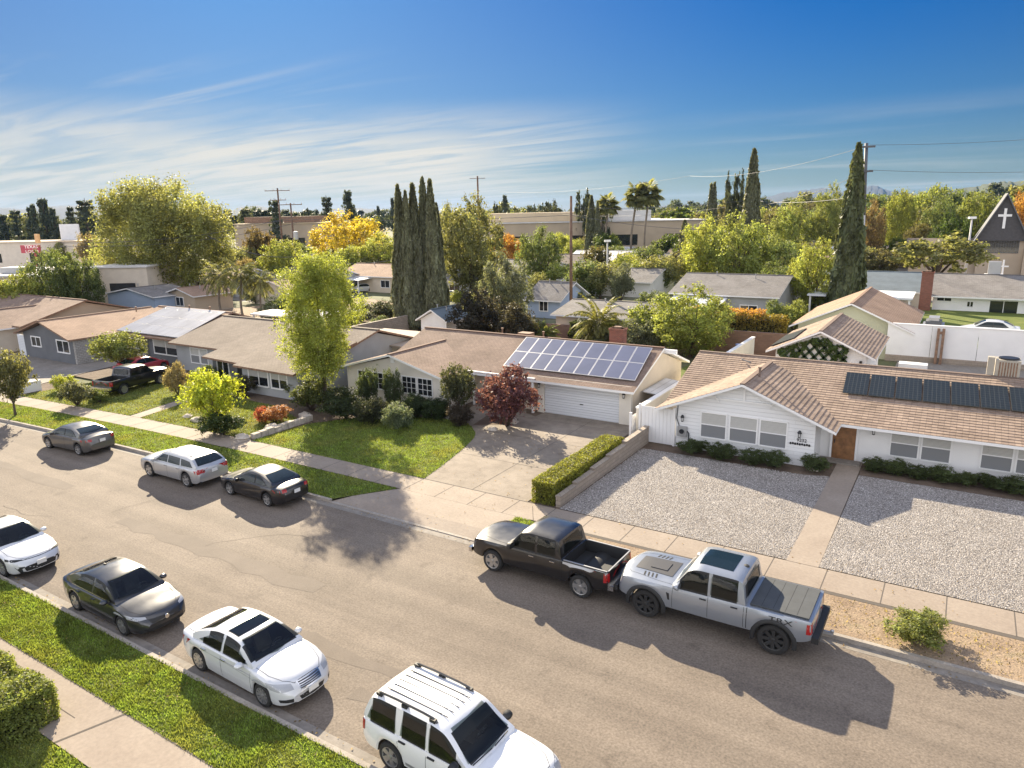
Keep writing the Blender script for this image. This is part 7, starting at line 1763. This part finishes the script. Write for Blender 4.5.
# ---- SUV
def suv(name, label, loc, hd, pm):
    L_, W, H = 4.81, 1.83, 1.76; h = L_ / 2
    sp = dict(L=L_, W=W, axles=(-1.42, 1.42), R=.37, roofw=.80, shoulder=.95, bow=.10, tuck=.95,
        plan=[(-h, .90), (-h + .1, .96), (-h + .5, 1), (h - .8, 1.0), (h - .3, .955), (h - .06, .86), (h, .78)],
        top=[(-h, .80), (-h + .02, 1.04), (-h + .06, 1.10), (1.0, 1.10), (h - .7, 1.06), (h - .25, 1.0), (h - .06, .86), (h, .62)],
        belt=[(-h, .74), (-h + .06, 1.04), (.9, 1.03), (h - .6, .96), (h - .2, .84), (h, .56)],
        bot=[(-h, .42), (-h + .3, .33), (h - .4, .30), (h, .36)],
        roof=[(-h + .04, 1.10), (-h + .12, 1.30), (-h + .36, H - .06), (-h + .75, H), (-.3, H + .01), (.12, H - .04), (.78, 1.22), (.98, 1.10)])
    c = Car(name, label, 'car', sp, loc, hd, pm)
    W2 = W / 2
    c.decal('windscreen', [(.22, -.56, 0), (.26, 0, 0), (.22, .56, 0)], [(.84, -.74, 0), (.95, 0, 0), (.84, .74, 0)], (0, 0, -1), 'car_glass', n=14, m=8)
    zt, zb = 1.62, 1.10
    panel_gaps(c, sp, 1.0, -2.0)
    c.side('window_surround', [(-1.0, zt + .012), (.10, zt + .012), (.2, zt - .02)], [(-1.1, zb - .02), (.3, zb - .02), (.83, zb - .02)], 'trim_black', n=22, m=5, off=.002)
    c.side('side_window', [(-.22, zt), (.10, zt), (.16, zt - .03)], [(-.22, zb), (.3, zb), (.76, zb)], 'car_glass_tan', n=10, m=5)
    c.side('side_window', [(-1.02, zt), (-.30, zt)], [(-1.08, zb), (-.30, zb)], 'car_glass_tan', n=10, m=5)
    c.side('side_window', [(-1.95, zt - .02), (-1.25, zt)], [(-2.16, zb + .02), (-1.22, zb)], 'car_glass_tan', n=10, m=5)
    c.decal('rear_window', [(-3, -.58, 1.62), (-3, .58, 1.62)], [(-3, -.7, 1.14), (-3, .7, 1.14)], (1, 0, 0), 'car_glass', n=10, m=5)
    c.side('taillight', [(-2.33, 1.04), (-2.20, 1.03)], [(-2.33, .76), (-2.20, .80)], 'lamp_red', n=4, m=4, off=.012)
    c.decal('headlight', [(3, .88, .93), (3, .52, .91)], [(3, .86, .72), (3, .52, .72)], (-1, 0, 0), 'lamp_clear', n=8, m=4, both=True)
    c.decal('grille', [(3, -.48, .90), (3, .48, .90)], [(3, -.46, .70), (3, .46, .70)], (-1, 0, 0), 'chrome', n=8, m=4)
    c.side('lower_cladding', [(-1.0, .50), (1.0, .50)], [(-1.0, .34), (1.0, .34)], 'paint_silver', n=20, m=2)
    c.wheels('five', w=.25); c.mirrors(.62, 1.18, .88, 'trim_black', 1.25)
    for i in range(5):
        y = -.40 + i * .2; b = MB()
        b.box(-1.85, -.15, y - .008, y + .008, 1.762, 1.782, 'seam'); b.build('roof_rib', c.root)
        b = MB(); b.box(-.13, .02, y - .004, y + .004, 1.758, 1.774, 'seam'); b.build('roof_rib', c.root)
    for sg in (1, -1):
        b = MB(); P = [(-1.95, sg * .66, 1.74), (-1.8, sg * .655, 1.81), (-1.3, sg * .65, 1.825), (-.5, sg * .645, 1.82), (-.22, sg * .64, 1.80), (-.08, sg * .64, 1.73)]
        b.tube(P, .028, 'paint_bluesilver', n=8); 
        for x in (-1.85, -1.05, -.2): b.box(x - .08, x + .08, sg * .65 - .045, sg * .65 + .045, 1.72, 1.80, 'trim_black')
        b.build('roof_rail', c.root, smooth=True, angle=40)
    seams(c, [(.86, .9), (-.26, -.26), (-1.14, -1.1)], .36, 1.06); handles(c, [(-.1, .98), (-.98, .99)], 'trim_black')
    c.finish('cabin_tan', rows=(-.1, -.95), z0=.62, cowl=.95, hood=1.12, dash=.45)
    b = MB(); b.bar((.92, -.68, 1.15), (.97, -.05, 1.165), .02, .02, 'trim_black'); b.bar((.98, .05, 1.165), (.93, .6, 1.155), .02, .02, 'trim_black'); b.build('wiper', c.root)
    b = MB(); 
    return c
suv('parked_suv', 'white sport utility vehicle with roof rails at the bottom of the photo', (-8.72, 11.30, 0), rad(-3.2), 'paint_white')
# ---- far side sedan, wagon, coupe (face left)
def far_cars():
    sp = sedan_spec(L=4.8, W=1.83, H=1.46, hood=.92, deck=1.10, belt=.96, roofback=-1.75, roofpeak=(-.6, .2), cowl=1.1, R=.325)
    X = -42.0; c = Car('parked_car', 'grey-brown sedan, farthest left along the far kerb', 'car', sp, (-42.15, 20.05, 0), math.pi - rad(-3.5), 'paint_grey')
    windows_sedan(c, sp, deck=1.10, H=1.46, roofback=-1.75, rp=(-.6, .2), cowl=1.1, belt=.96); c.wheels('seven'); c.mirrors(.7, 1.0, .87, 'paint_grey')
    c.decal('taillight', [(-3, .88, .96), (-3, .55, .96)], [(-3, .88, .80), (-3, .55, .82)], (1, 0, 0), 'lamp_red', n=5, m=4, both=True); plate_at(c, -2.41, .80, False); seams(c, [(1, 1), (-.28, -.28), (-1.2, -1.15)], .3, .93)
    # wagon
    L_, W, H = 5.0, 1.88, 1.48; h = L_ / 2
    sp = dict(L=L_, W=W, axles=(-1.5, 1.52), R=.36, roofw=.74, shoulder=.94, bow=.12,
        plan=[(-h, .86), (-h + .1, .94), (-h + .5, 1), (h - .9, 1.0), (h - .35, .96), (h - .06, .86), (h, .76)],
        top=[(-h, .72), (-h + .03, .96), (-h + .1, 1.05), (1.1, 1.02), (h - .7, .98), (h - .25, .90), (h - .06, .78), (h, .60)],
        belt=[(-h, .66), (-h + .1, .98), (1.0, .95), (h - .5, .88), (h - .2, .78), (h, .52)],
        bot=[(-h, .36), (-h + .3, .24), (h - .4, .22), (h, .28)],
        roof=[(-h + .14, 1.05), (-h + .3, 1.2), (-h + .72, H - .06), (-h + 1.2, H - .01), (-.1, H), (.3, H - .04), (.95, 1.12), (1.12, 1.02)])
    c = Car('parked_car', 'silver station wagon parked at the far kerb', 'car', sp, (-32.45, 20.2, 0), math.pi - rad(-.5), 'paint_silver')
    c.decal('windscreen', [(.42, -.56, 0), (.46, 0, 0), (.42, .56, 0)], [(.98, -.76, 0), (1.08, 0, 0), (.98, .76, 0)], (0, 0, -1), 'car_glass', n=12, m=6)
    c.decal('rear_window', [(-h + .66, -.56, 0), (-h + .62, 0, 0), (-h + .66, .56, 0)], [(-h + .24, -.7, 0), (-h + .2, 0, 0), (-h + .24, .7, 0)], (0, 0, -1), 'car_glass', n=12, m=6)
    zt, zb = 1.36, 1.02
    c.side('side_window', [(-.05, zt), (.32, zt - .01), (.42, zt - .05)], [(-.05, zb), (.4, zb), (.88, zb)], 'car_glass', n=8, m=4)
    c.side('side_window', [(-1.0, zt - .01), (-.12, zt)], [(-1.05, zb), (-.12, zb)], 'car_glass', n=8, m=4)
    c.side('side_window', [(-1.75, zt - .07), (-1.1, zt - .02)], [(-2.05, zb + .03), (-1.15, zb)], 'car_glass', n=8, m=4)
    c.decal('taillight', [(-3, .90, .98), (-3, .74, .98)], [(-3, .90, .76), (-3, .74, .76)], (1, 0, 0), 'lamp_red', n=4, m=4, both=True)
    c.side('taillight', [(-2.49, .97), (-2.38, .96)], [(-2.49, .78), (-2.38, .80)], 'lamp_red', n=3, m=3)
    c.wheels('five', w=.23); c.mirrors(.85, 1.02, .9, 'paint_silver'); plate_at(c, -2.51, .80, False); seams(c, [(1.0, 1.0), (-.08, -.08), (-1.1, -1.05)], .32, .96)
    handles(c, [(.05, .86), (-.95, .87)], 'chrome')
    for y in (-.5, .5): b = MB(); b.box(-1.6, .1, y - .012, y + .012, 1.455, 1.475, 'seam'); b.build('roof_strip', c.root)
    # coupe
    sp = sedan_spec(L=4.75, W=1.80, H=1.40, hood=.88, deck=.99, belt=.90, roofback=-1.75, roofpeak=(-.55, .05), cowl=1.0, R=.315, axr=-1.33, axf=1.34, bow=.14)
    c = Car('parked_car', 'black two-door coupe just left of the cream house driveway', 'car', sp, (-26.85, 20.55, 0), math.pi - rad(1.0), 'paint_maroonblack')
    windows_sedan(c, sp, deck=.99, H=1.40, roofback=-1.75, rp=(-.55, .05), cowl=1.0, belt=.90, split=(-.52,), qx=-1.3); c.wheels('five'); c.mirrors(.55, .95, .86, 'paint_maroonblack')
    c.decal('taillight', [(-3, .86, .90), (-3, .50, .90)], [(-3, .86, .75), (-3, .50, .76)], (1, 0, 0), 'lamp_red', n=5, m=4, both=True); plate_at(c, -2.385, .70, False); seams(c, [(.95, .95), (-.6, -.6)], .3, .88)
far_cars()
# ---- pickups
def pickup(name, label, loc, hd, pm, L_=5.8, W=2.0, H=1.88, R=.41, axr=-1.75, axf=1.85, bed=True, lift=.12, style='six', rim='rim', flares=False, cabr=-1.02, col_flare='trim_black', z_belt=1.18, stripe=False, rough_w=.28, wz=0):
    h = L_ / 2; B = z_belt
    sp = dict(L=L_, W=W, axles=(axr, axf), R=R, roofw=.83, shoulder=.955, bow=.14, tuck=.965, rbow=.25, arch=1.15,
        plan=[(-h, .94), (-h + .1, .985), (-h + .4, 1), (h - .9, 1.0), (h - .35, .965), (h - .06, .90), (h, .84)],
        top=[(-h, .9), (-h + .012, B - .01), (-h + .06, B + .015), (cabr, B + .03), (1.05, B + .05), (h - .8, B + .05), (h - .3, B + .02), (h - .06, B - .05), (h, .90)],
        belt=[(-h, .86), (-h + .03, B - .005), (.9, B - .03), (h - .6, B - .05), (h - .2, B - .09), (h, .84)],
        bot=[(-h, .62), (-h + .12, .56), (-h + .5, .46), (0, .42), (h - .5, .44), (h, .50)],
        roof=[(cabr - .02, B + .03), (cabr + .01, B + .14), (cabr + .12, H - .08), (cabr + .35, H - .01), (.2, H), (.55, H - .06), (1.0, B + .16), (1.14, B + .05)])
    sp['bot'] = [(x, z + lift - .12) for x, z in sp['bot']]
    if bed: sp['bed'] = (-h + .03, cabr - .05); sp['bedfloor'] = .78
    c = Car(name, label, 'pickup truck', sp, loc, hd, pm); W2 = W / 2
    c.decal('windscreen', [(.66, -.60, 0), (.70, 0, 0), (.66, .60, 0)], [(1.0, -.80, 0), (1.10, 0, 0), (1.0, .80, 0)], (0, 0, -1), 'car_glass', n=12, m=7)
    zt, zb = H - .15, B + .055; mid = -.02
    c.side('side_window', [(mid + .04, zt), (.52, zt - .01), (.62, zt - .05)], [(mid + .04, zb), (.55, zb), (.96, zb)], 'car_glass', n=10, m=5)
    c.side('side_window', [(cabr + .26, zt - .01), (mid - .06, zt)], [(cabr + .2, zb), (mid - .06, zb)], 'car_glass', n=10, m=5)
    c.decal('rear_window', [(-3, -.55, zt - .01), (-3, .55, zt - .01)], [(-3, -.68, B + .12), (-3, .68, B + .12)], (1, 0, 0), 'car_glass', n=8, m=4)
    c.decal('taillight', [(-4, .97 * W2, B - .05), (-4, .80 * W2, B - .05)], [(-4, .97 * W2, B - .36), (-4, .80 * W2, B - .36)], (1, 0, 0), 'lamp_red', n=4, m=4, both=True)
    c.side('taillight', [(-h + .01, B - .06), (-h + .17, B - .06)], [(-h + .01, B - .36), (-h + .17, B - .36)], 'lamp_red', n=4, m=4)
    c.decal('headlight', [(4, .93 * W2, B - .16), (4, .56 * W2, B - .19)], [(4, .93 * W2, B - .38), (4, .56 * W2, B - .38)], (-1, 0, 0), 'lamp_clear', n=6, m=4, both=True)
    c.decal('grille', [(4, -.52 * W2, B - .17), (4, .52 * W2, B - .17)], [(4, -.50 * W2, B - .46), (4, .50 * W2, B - .46)], (-1, 0, 0), 'trim_black', n=8, m=4)
    panel_gaps(c, sp, 1.12, -h + .5)
    c.side('window_surround', [(cabr + .22, zt + .015), (.52, zt + .01), (.66, zt - .04)], [(cabr + .16, zb - .02), (.5, zb - .02), (1.02, zb - .02)], 'trim_black', n=22, m=5, off=.002)
    b = MB(); b.box(h - .06, h + .07, -.9 * W2, .9 * W2, .50 + lift - .12, .68 + lift - .12, col_flare if flares else 'chrome'); b.build('front_bumper', c.root)
    b = MB(); b.box(-h - .16, -h + .04, -.93 * W2, .93 * W2, .56 + lift - .12, .74 + lift - .12, 'trim_black' if flares else 'chrome'); b.build('rear_bumper', c.root)
    c.wheels(style, rim=rim, w=rough_w); c.mirrors(.88, B + .14, W2 - .04, 'trim_black' if not flares else pm, 1.5)
    seams(c, [(1.08, 1.08), (mid - .01, mid - .01), (cabr + .02, cabr + .02)], .5 + lift - .12, B - .02); c.line_side('cab_gap', [(cabr - .07, B - .01), (cabr - .07, .5 + lift - .12)], .02, 'seam')
    handles(c, [(mid + .14, B - .12), (cabr + .3, B - .12)], 'trim_black' if flares else 'chrome')
    b = MB()
    for x0 in (-h + .35, -1.0, .6): b.box(x0, x0 + .5, -.5, .5, R * .8, .5, 'trim_black')
    b.box(axr - .08, axr + .08, -W2 + .3, W2 - .3, R - .08, R + .08, 'trim_black'); b.box(axf - .08, axf + .08, -W2 + .3, W2 - .3, R - .08, R + .08, 'trim_black'); b.build('chassis', c.root)
    c.finish(rows=(.10, -.62), z0=z_belt - .50, cowl=1.05, hood=B + .05, dash=.62)
    return c
# black pickup at far kerb facing left: visible flank is its left side (toward the camera)
c = pickup('parked_pickup', 'black crew cab pickup with empty open bed parked in front of the silver one', (-11.6, 20.66, 0), math.pi - rad(1.0), 'paint_maroonblack', L_=5.65, W=2.0, H=1.88, R=.41, axr=-1.78, axf=1.80, style='five')
b = MB(); b.tube([(1.15, -.86, 1.25), (1.17, -.86, 2.0)], .008, 'trim_black', n=5); b.build('aerial', c.root)
c.side('bed_rail', [(-2.77, 1.185), (-1.12, 1.19)], [(-2.77, 1.165), (-1.12, 1.17)], 'metal_grey', n=20, m=1, off=.012)
b = MB(); b.box(-2.79, -2.75, -.86, .86, 1.195, 1.215, 'metal_grey'); b.box(-2.75, -1.12, -.93, -.88, 1.195, 1.215, 'metal_grey'); b.box(-2.75, -1.12, .88, .93, 1.195, 1.215, 'metal_grey'); b.build('bed_cap', c.root)
c2 = pickup('parked_pickup', 'big silver lifted pickup with black hood stripes, panoramic roof and covered bed', (-5.55, 20.72, 0), math.pi - rad(.2), 'paint_bluesilver', L_=6.05, W=2.2, H=2.08, R=.475, axr=-1.98, axf=1.95, bed=False, lift=.24, style='dark', flares=True, z_belt=1.30, rough_w=.32, cabr=-1.12)
h_ = 6.05 / 2
for xc in (-1.98, 1.95):
    for sg in (1, -1):
        b = MB(); vs = []; n = 18
        for i in range(n + 1):
            a = math.pi * (-.06 + 1.12 * i / n); 
            for rr_, yy in ((.545, 1.02), (.545, 1.13), (.61, 1.135), (.67, 1.085)): vs.append((xc + math.cos(a) * rr_, sg * yy, .475 + math.sin(a) * rr_))
        b.mesh(vs, [(i * 4 + k, i * 4 + k + 1, i * 4 + 5 + k, i * 4 + 4 + k) for i in range(n) for k in range(3)], 'trim_black'); b.build('wheel_arch_flare', c2.root, smooth=True, angle=50)
c2.decal('sunroof_panel', [(.42, -.55, 0), (.44, 0, 0), (.42, .55, 0)], [(-.62, -.58, 0), (-.62, .58, 0)], (0, 0, -1), 'car_glass', n=10, m=6)
c2.decal('hood_stripe', [(1.28, -.52, 0), (1.28, .52, 0)], [(2.55, -.44, 0), (2.55, .44, 0)], (0, 0, -1), 'stripe', n=10, m=8, off=.012)
for sg in (1, -1):
    for i in range(4): c2.decal('hood_vent', [(1.75 + i * .13, sg * .56, 0), (1.80 + i * .13, sg * .56, 0)], [(1.71 + i * .13, sg * .78, 0), (1.76 + i * .13, sg * .78, 0)], (0, 0, -1), 'seam', n=2, m=4, off=.008)
b = MB(); b.box(1.55, 2.1, -.26, .26, 1.345, 1.378, 'stripe'); b.build('hood_scoop', c2.root)
b = MB(); b.box(-2.88, -1.24, -.92, .92, 1.325, 1.365, 'tonneau')
for k in range(1, 5): b.box(-2.88 + .33 * k, -2.872 + .33 * k, -.88, .88, 1.365, 1.368, 'seam')
b.build('tonneau_cover', c2.root)
b = MB(); b.lathe((-.86, 0, 2.05), (0, 0, 1), [(.10, -.03), (.08, .03), (0, .05)], 'trim_black', 12); b.build('roof_antenna', c2.root)
c2.side('fender_vent', [(1.18, 1.08), (1.28, 1.10)], [(1.16, .86), (1.22, .86)], 'trim_black', n=3, m=4)
for sg in (1, -1):
    o = text_mesh('side_lettering', 'TRX', .22, 'trim_black', c2.root, (-2.15, sg * 1.105, 1.15), (rad(90 - 4), 0, 0 if sg < 0 else math.pi), .004, 1.6)
b = MB(); b.box(-h_ - .42, -h_ - .14, -.04, .04, .52, .60, 'metal_grey'); b.lathe((-h_ - .38, 0, .6), (0, 0, 1), [(.05, 0), (.06, .06), (0, .1)], 'metal_grey', 8); b.build('tow_hitch', c2.root)
# pickup standing on the lawn, pointing at the house
pickup('parked_pickup', 'black pickup parked across the front lawn under the feathery small tree', (-52.95, 29.85, .1), math.pi / 2 + rad(12), 'paint_maroonblack', L_=5.6, W=1.95, H=1.85, R=.40, axr=-1.7, axf=1.7, style='six')
# small distant cars
def far_car(label, loc, hd, pm, cat='car', name='parked_car', hs=1.0):
    sp = sedan_spec(L=4.6, W=1.82, H=1.46 * hs, hood=.95 * hs, deck=1.05 * hs, belt=.95 * hs, roofback=-1.8, roofpeak=(-.6, .15), cowl=1.1)
    c = Car(name, label, cat, sp, loc, hd, pm)
    windows_sedan(c, sp, deck=1.05 * hs, H=1.46 * hs, roofback=-1.8, rp=(-.6, .15), cowl=1.1, belt=.95 * hs); c.wheels('five'); return c
far_car('red car mostly hidden behind the feathery small tree', (-57.6, 33.4, .1), rad(100), 'paint_red')
q = (-1.00,82.90)
far_car('white car standing behind the tall white wall', (2.2, 72.0, 1.5), math.pi, 'paint_white', hs=1.12)
for i, (qq, pm, lb) in enumerate((((-14.27,223.06), 'paint_silver', 'silver car in front of the silver-roofed house'), ((-11.57,206.28), 'paint_black', 'dark car just below the silver car by the silver-roofed house'), ((-17.38,196.90), 'paint_white', 'white car under the short far pole'), ((-170.72,136.91), 'paint_white', 'white car in the lot left of the two utility poles'), ((-152.54,120.31), 'paint_silver', 'silver car in the lot left of the two utility poles'), ((-98.64,61.07), 'paint_white', 'white car behind the blue gabled outbuilding'), ((-85.63,88.97), 'paint_pearl', 'white car on the patio side of the house left of the cypress clump'), ((-216.42,123.24), 'paint_silver', 'small silver car left of the giant round tree'), ((-253.18,112.24), 'paint_black', 'dark car behind the red sign'), ((-63.78,86.34), 'paint_silver', 'silver car right of the cypress clump'))):
    far_car(lb, (qq[0], qq[1], 0), rad(20 + 37 * i), pm)

# ================================================================ camera, light, sky, haze
R_ = [[0.848434, 0.528973, -0.018663], [-0.108555, 0.208409, 0.971999], [-0.518051, 0.82265, -0.234243]]
cam = bpy.data.cameras.new('camera'); co = bpy.data.objects.new('camera', cam); COL.objects.link(co)
M = Matrix(((R_[0][0], R_[1][0], -R_[2][0], 0), (R_[0][1], R_[1][1], -R_[2][1], 0), (R_[0][2], R_[1][2], -R_[2][2], 12.75), (0, 0, 0, 1)))
co.matrix_world = M
cam.sensor_width = 36.0; cam.lens = 718.0 / 1024 * 36.0; cam.clip_start = .1; cam.clip_end = 20000
scene.camera = co
SUN_EL = 25.0; SUN_AZ = 50.5   # azimuth measured from +Y toward -X
sd = Vector((-math.sin(rad(SUN_AZ)) * math.cos(rad(SUN_EL)), math.cos(rad(SUN_AZ)) * math.cos(rad(SUN_EL)), math.sin(rad(SUN_EL))))
sl_ = bpy.data.lights.new('sun', 'SUN'); so = bpy.data.objects.new('sun', sl_); COL.objects.link(so)
so.rotation_euler = (-sd).to_track_quat('-Z', 'Y').to_euler(); so.location = sd * 50
sl_.energy = 5.0; sl_.angle = rad(.5); sl_.color = (1.0, .86, .64)
w = bpy.data.worlds.new('World'); scene.world = w; w.use_nodes = True
N = w.node_tree.nodes; L = w.node_tree.links; bg = N['Background']
sky = N.new('ShaderNodeTexSky'); sky.sky_type = 'NISHITA'; sky.sun_disc = False
sky.sun_elevation = rad(SUN_EL); sky.sun_rotation = rad(-SUN_AZ); sky.air_density = 1.0; sky.dust_density = .3; sky.ozone_density = 2.5; sky.altitude = 200
tc = N.new('ShaderNodeTexCoord'); nrm = N.new('ShaderNodeVectorMath'); nrm.operation = 'NORMALIZE'; L.new(tc.outputs['Generated'], nrm.inputs[0])
sx = N.new('ShaderNodeSeparateXYZ'); L.new(nrm.outputs[0], sx.inputs[0])
def math_(op, a, b_=None, c=None):
    m = N.new('ShaderNodeMath'); m.operation = op
    for i, v in enumerate((a, b_, c)):
        if v is None: continue
        if isinstance(v, (int, float)): m.inputs[i].default_value = v
        else: L.new(v, m.inputs[i])
    return m.outputs[0]
zz = math_('MAXIMUM', sx.outputs['Z'], 0.0); zp = math_('ADD', zz, .06)
cb = N.new('ShaderNodeCombineXYZ'); L.new(math_('DIVIDE', sx.outputs['X'], zp), cb.inputs['X']); L.new(math_('DIVIDE', sx.outputs['Y'], zp), cb.inputs['Y'])
def cloud(scale, rotz, stretch, lo, hi, detail=9, dist=.6, locx=0.0):
    mp = N.new('ShaderNodeMapping'); mp.inputs['Rotation'].default_value = (0, 0, rotz); mp.inputs['Scale'].default_value = (scale * stretch, scale, 1); mp.inputs['Location'].default_value = (locx, locx * .7, 0)
    L.new(cb.outputs[0], mp.inputs['Vector'])
    n = N.new('ShaderNodeTexNoise'); n.inputs['Scale'].default_value = 1; n.inputs['Detail'].default_value = detail; n.inputs['Roughness'].default_value = .58; n.inputs['Distortion'].default_value = dist
    L.new(mp.outputs['Vector'], n.inputs['Vector'])
    r = N.new('ShaderNodeMapRange'); r.interpolation_type = 'SMOOTHSTEP'; r.inputs['From Min'].default_value = lo; r.inputs['From Max'].default_value = hi
    L.new(n.outputs['Fac'], r.inputs['Value']); return r.outputs['Result']
# direction of the bank: left of the view, low
az = math_('ARCTAN2', math_('MULTIPLY', sx.outputs['X'], -1.0), sx.outputs['Y'])   # +ve toward -X
def sstep(v, a, b_):
    r = N.new('ShaderNodeMapRange'); r.interpolation_type = 'SMOOTHSTEP'; r.inputs['From Min'].default_value = a; r.inputs['From Max'].default_value = b_
    L.new(v, r.inputs['Value']); return r.outputs['Result']
left = sstep(az, rad(18), rad(38)); low = math_('SUBTRACT', 1.0, sstep(sx.outputs['Z'], .085, .15))
bank = math_('MULTIPLY', math_('MULTIPLY', cloud(.55, rad(-35), .30, .29, .55), math_('ADD', .45, math_('MULTIPLY', .55, cloud(2.6, rad(-38), .16, .35, .6, detail=12, dist=1.0, locx=9.0)))), math_('MULTIPLY', left, low))
patch = math_('MULTIPLY', cloud(1.6, rad(-52), .20, .30, .58, detail=12, dist=.8, locx=1.3), math_('MULTIPLY', math_('MULTIPLY', sstep(az, rad(27), rad(38)), math_('SUBTRACT', 1.0, sstep(az, rad(52), rad(72)))), math_('MULTIPLY', sstep(sx.outputs['Z'], .01, .04), math_('SUBTRACT', 1.0, sstep(sx.outputs['Z'], .075, .125)))))
mid_ = math_('SUBTRACT', 1.0, sstep(sx.outputs['Z'], .14, .21))
streak = math_('MULTIPLY', cloud(1.1, rad(-38), .20, .50, .72, detail=14, dist=1.6, locx=2.2), math_('MULTIPLY', sstep(az, rad(30), rad(55)), mid_))
thin = math_('MULTIPLY', cloud(.5, rad(-40), .25, .50, .80, locx=7.7), math_('MULTIPLY', .38, math_('SUBTRACT', 1.0, sstep(sx.outputs['Z'], .07, .13))))
cl = math_('MINIMUM', math_('MAXIMUM', math_('MAXIMUM', math_('MAXIMUM', math_('MULTIPLY', bank, .85), patch), math_('MULTIPLY', streak, .42)), thin), 1.0)
mx = N.new('ShaderNodeMix'); mx.data_type = 'RGBA'; L.new(cl, mx.inputs['Factor'])
tint = N.new('ShaderNodeMix'); tint.data_type = 'RGBA'; tint.blend_type = 'MULTIPLY'; tint.inputs['Factor'].default_value = 1
tr = ramp(N, [(0.0, (.19, .225, .25)), (.04, (.155, .205, .26)), (.12, (.075, .175, .30)), (.26, (.004, .155, .36)), (.40, (.05, .17, .30)), (.7, (.5, .7, 1.0))])
L.new(zz, tr.inputs['Fac']); L.new(tr.outputs['Color'], tint.inputs['B'])
L.new(sky.outputs[0], tint.inputs['A'])
gl = N.new('ShaderNodeMix'); gl.data_type = 'RGBA'; L.new(math_('MULTIPLY', .30, math_('MULTIPLY', sstep(az, rad(5), rad(50)), math_('SUBTRACT', 1.0, sstep(az, rad(60), rad(110))))), gl.inputs['Factor'])
L.new(tint.outputs['Result'], gl.inputs['A']); gl.inputs['B'].default_value = (2.1, 2.35, 2.6, 1)
L.new(gl.outputs['Result'], mx.inputs['A']); mx.inputs['B'].default_value = (3.9, 3.75, 3.35, 1)
# unseen bright cloud added behind the camera and thinly overhead, to lift the shadows
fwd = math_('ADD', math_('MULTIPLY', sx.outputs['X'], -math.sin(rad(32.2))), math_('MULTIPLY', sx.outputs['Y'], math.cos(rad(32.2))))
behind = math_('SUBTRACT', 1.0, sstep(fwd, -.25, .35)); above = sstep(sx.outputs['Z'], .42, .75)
fill_veil = math_('MULTIPLY', math_('MAXIMUM', behind, math_('MULTIPLY', above, .12)), cloud(.6, rad(20), .6, .25, .75, locx=5.0))
mv = N.new('ShaderNodeMix'); mv.data_type = 'RGBA'; L.new(fill_veil, mv.inputs['Factor']); L.new(mx.outputs['Result'], mv.inputs['A']); mv.inputs['B'].default_value = (14.0, 13.7, 13.8, 1)
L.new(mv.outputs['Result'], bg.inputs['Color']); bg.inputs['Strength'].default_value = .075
# haze: one closed box of thin air round the whole scene
hz = bpy.data.materials.new('haze_air'); hz.use_nodes = True; hn = hz.node_tree.nodes; hn.clear()
ho = hn.new('ShaderNodeOutputMaterial'); pv = hn.new('ShaderNodeVolumePrincipled'); pv.inputs['Density'].default_value = .00004
pv.inputs['Color'].default_value = (.25, .52, 1.0, 1); pv.inputs['Anisotropy'].default_value = 0.0
hz.node_tree.links.new(pv.outputs[0], ho.inputs['Volume']); MATS['haze_air'] = hz
hb = MB(); x0, x1, y0, y1, z0_, z1 = -7400, 7400, -3100, 9100, -3.2, 175
vs = [(x, y, z) for z in (z0_, z1) for y in (y0, y1) for x in (x0, x1)]
hb.mesh(vs, [(0, 2, 3, 1), (4, 5, 7, 6), (0, 1, 5, 4), (1, 3, 7, 5), (3, 2, 6, 7), (2, 0, 4, 6)], 'haze_air')
ho_ = hb.build('haze'); tag(ho_, kind='stuff')
scene.view_settings.view_transform = 'Standard'; scene.view_settings.look = 'None'; scene.view_settings.exposure = 1.52; scene.view_settings.gamma = 1.0
scene.render.engine = 'CYCLES'
cy = scene.cycles; cy.use_denoising = True; cy.max_bounces = 6; cy.diffuse_bounces = 3; cy.glossy_bounces = 3; cy.transmission_bounces = 3; cy.transparent_max_bounces = 4; cy.volume_bounces = 0
cy.caustics_reflective = False; cy.caustics_refractive = False; cy.sample_clamp_indirect = 6
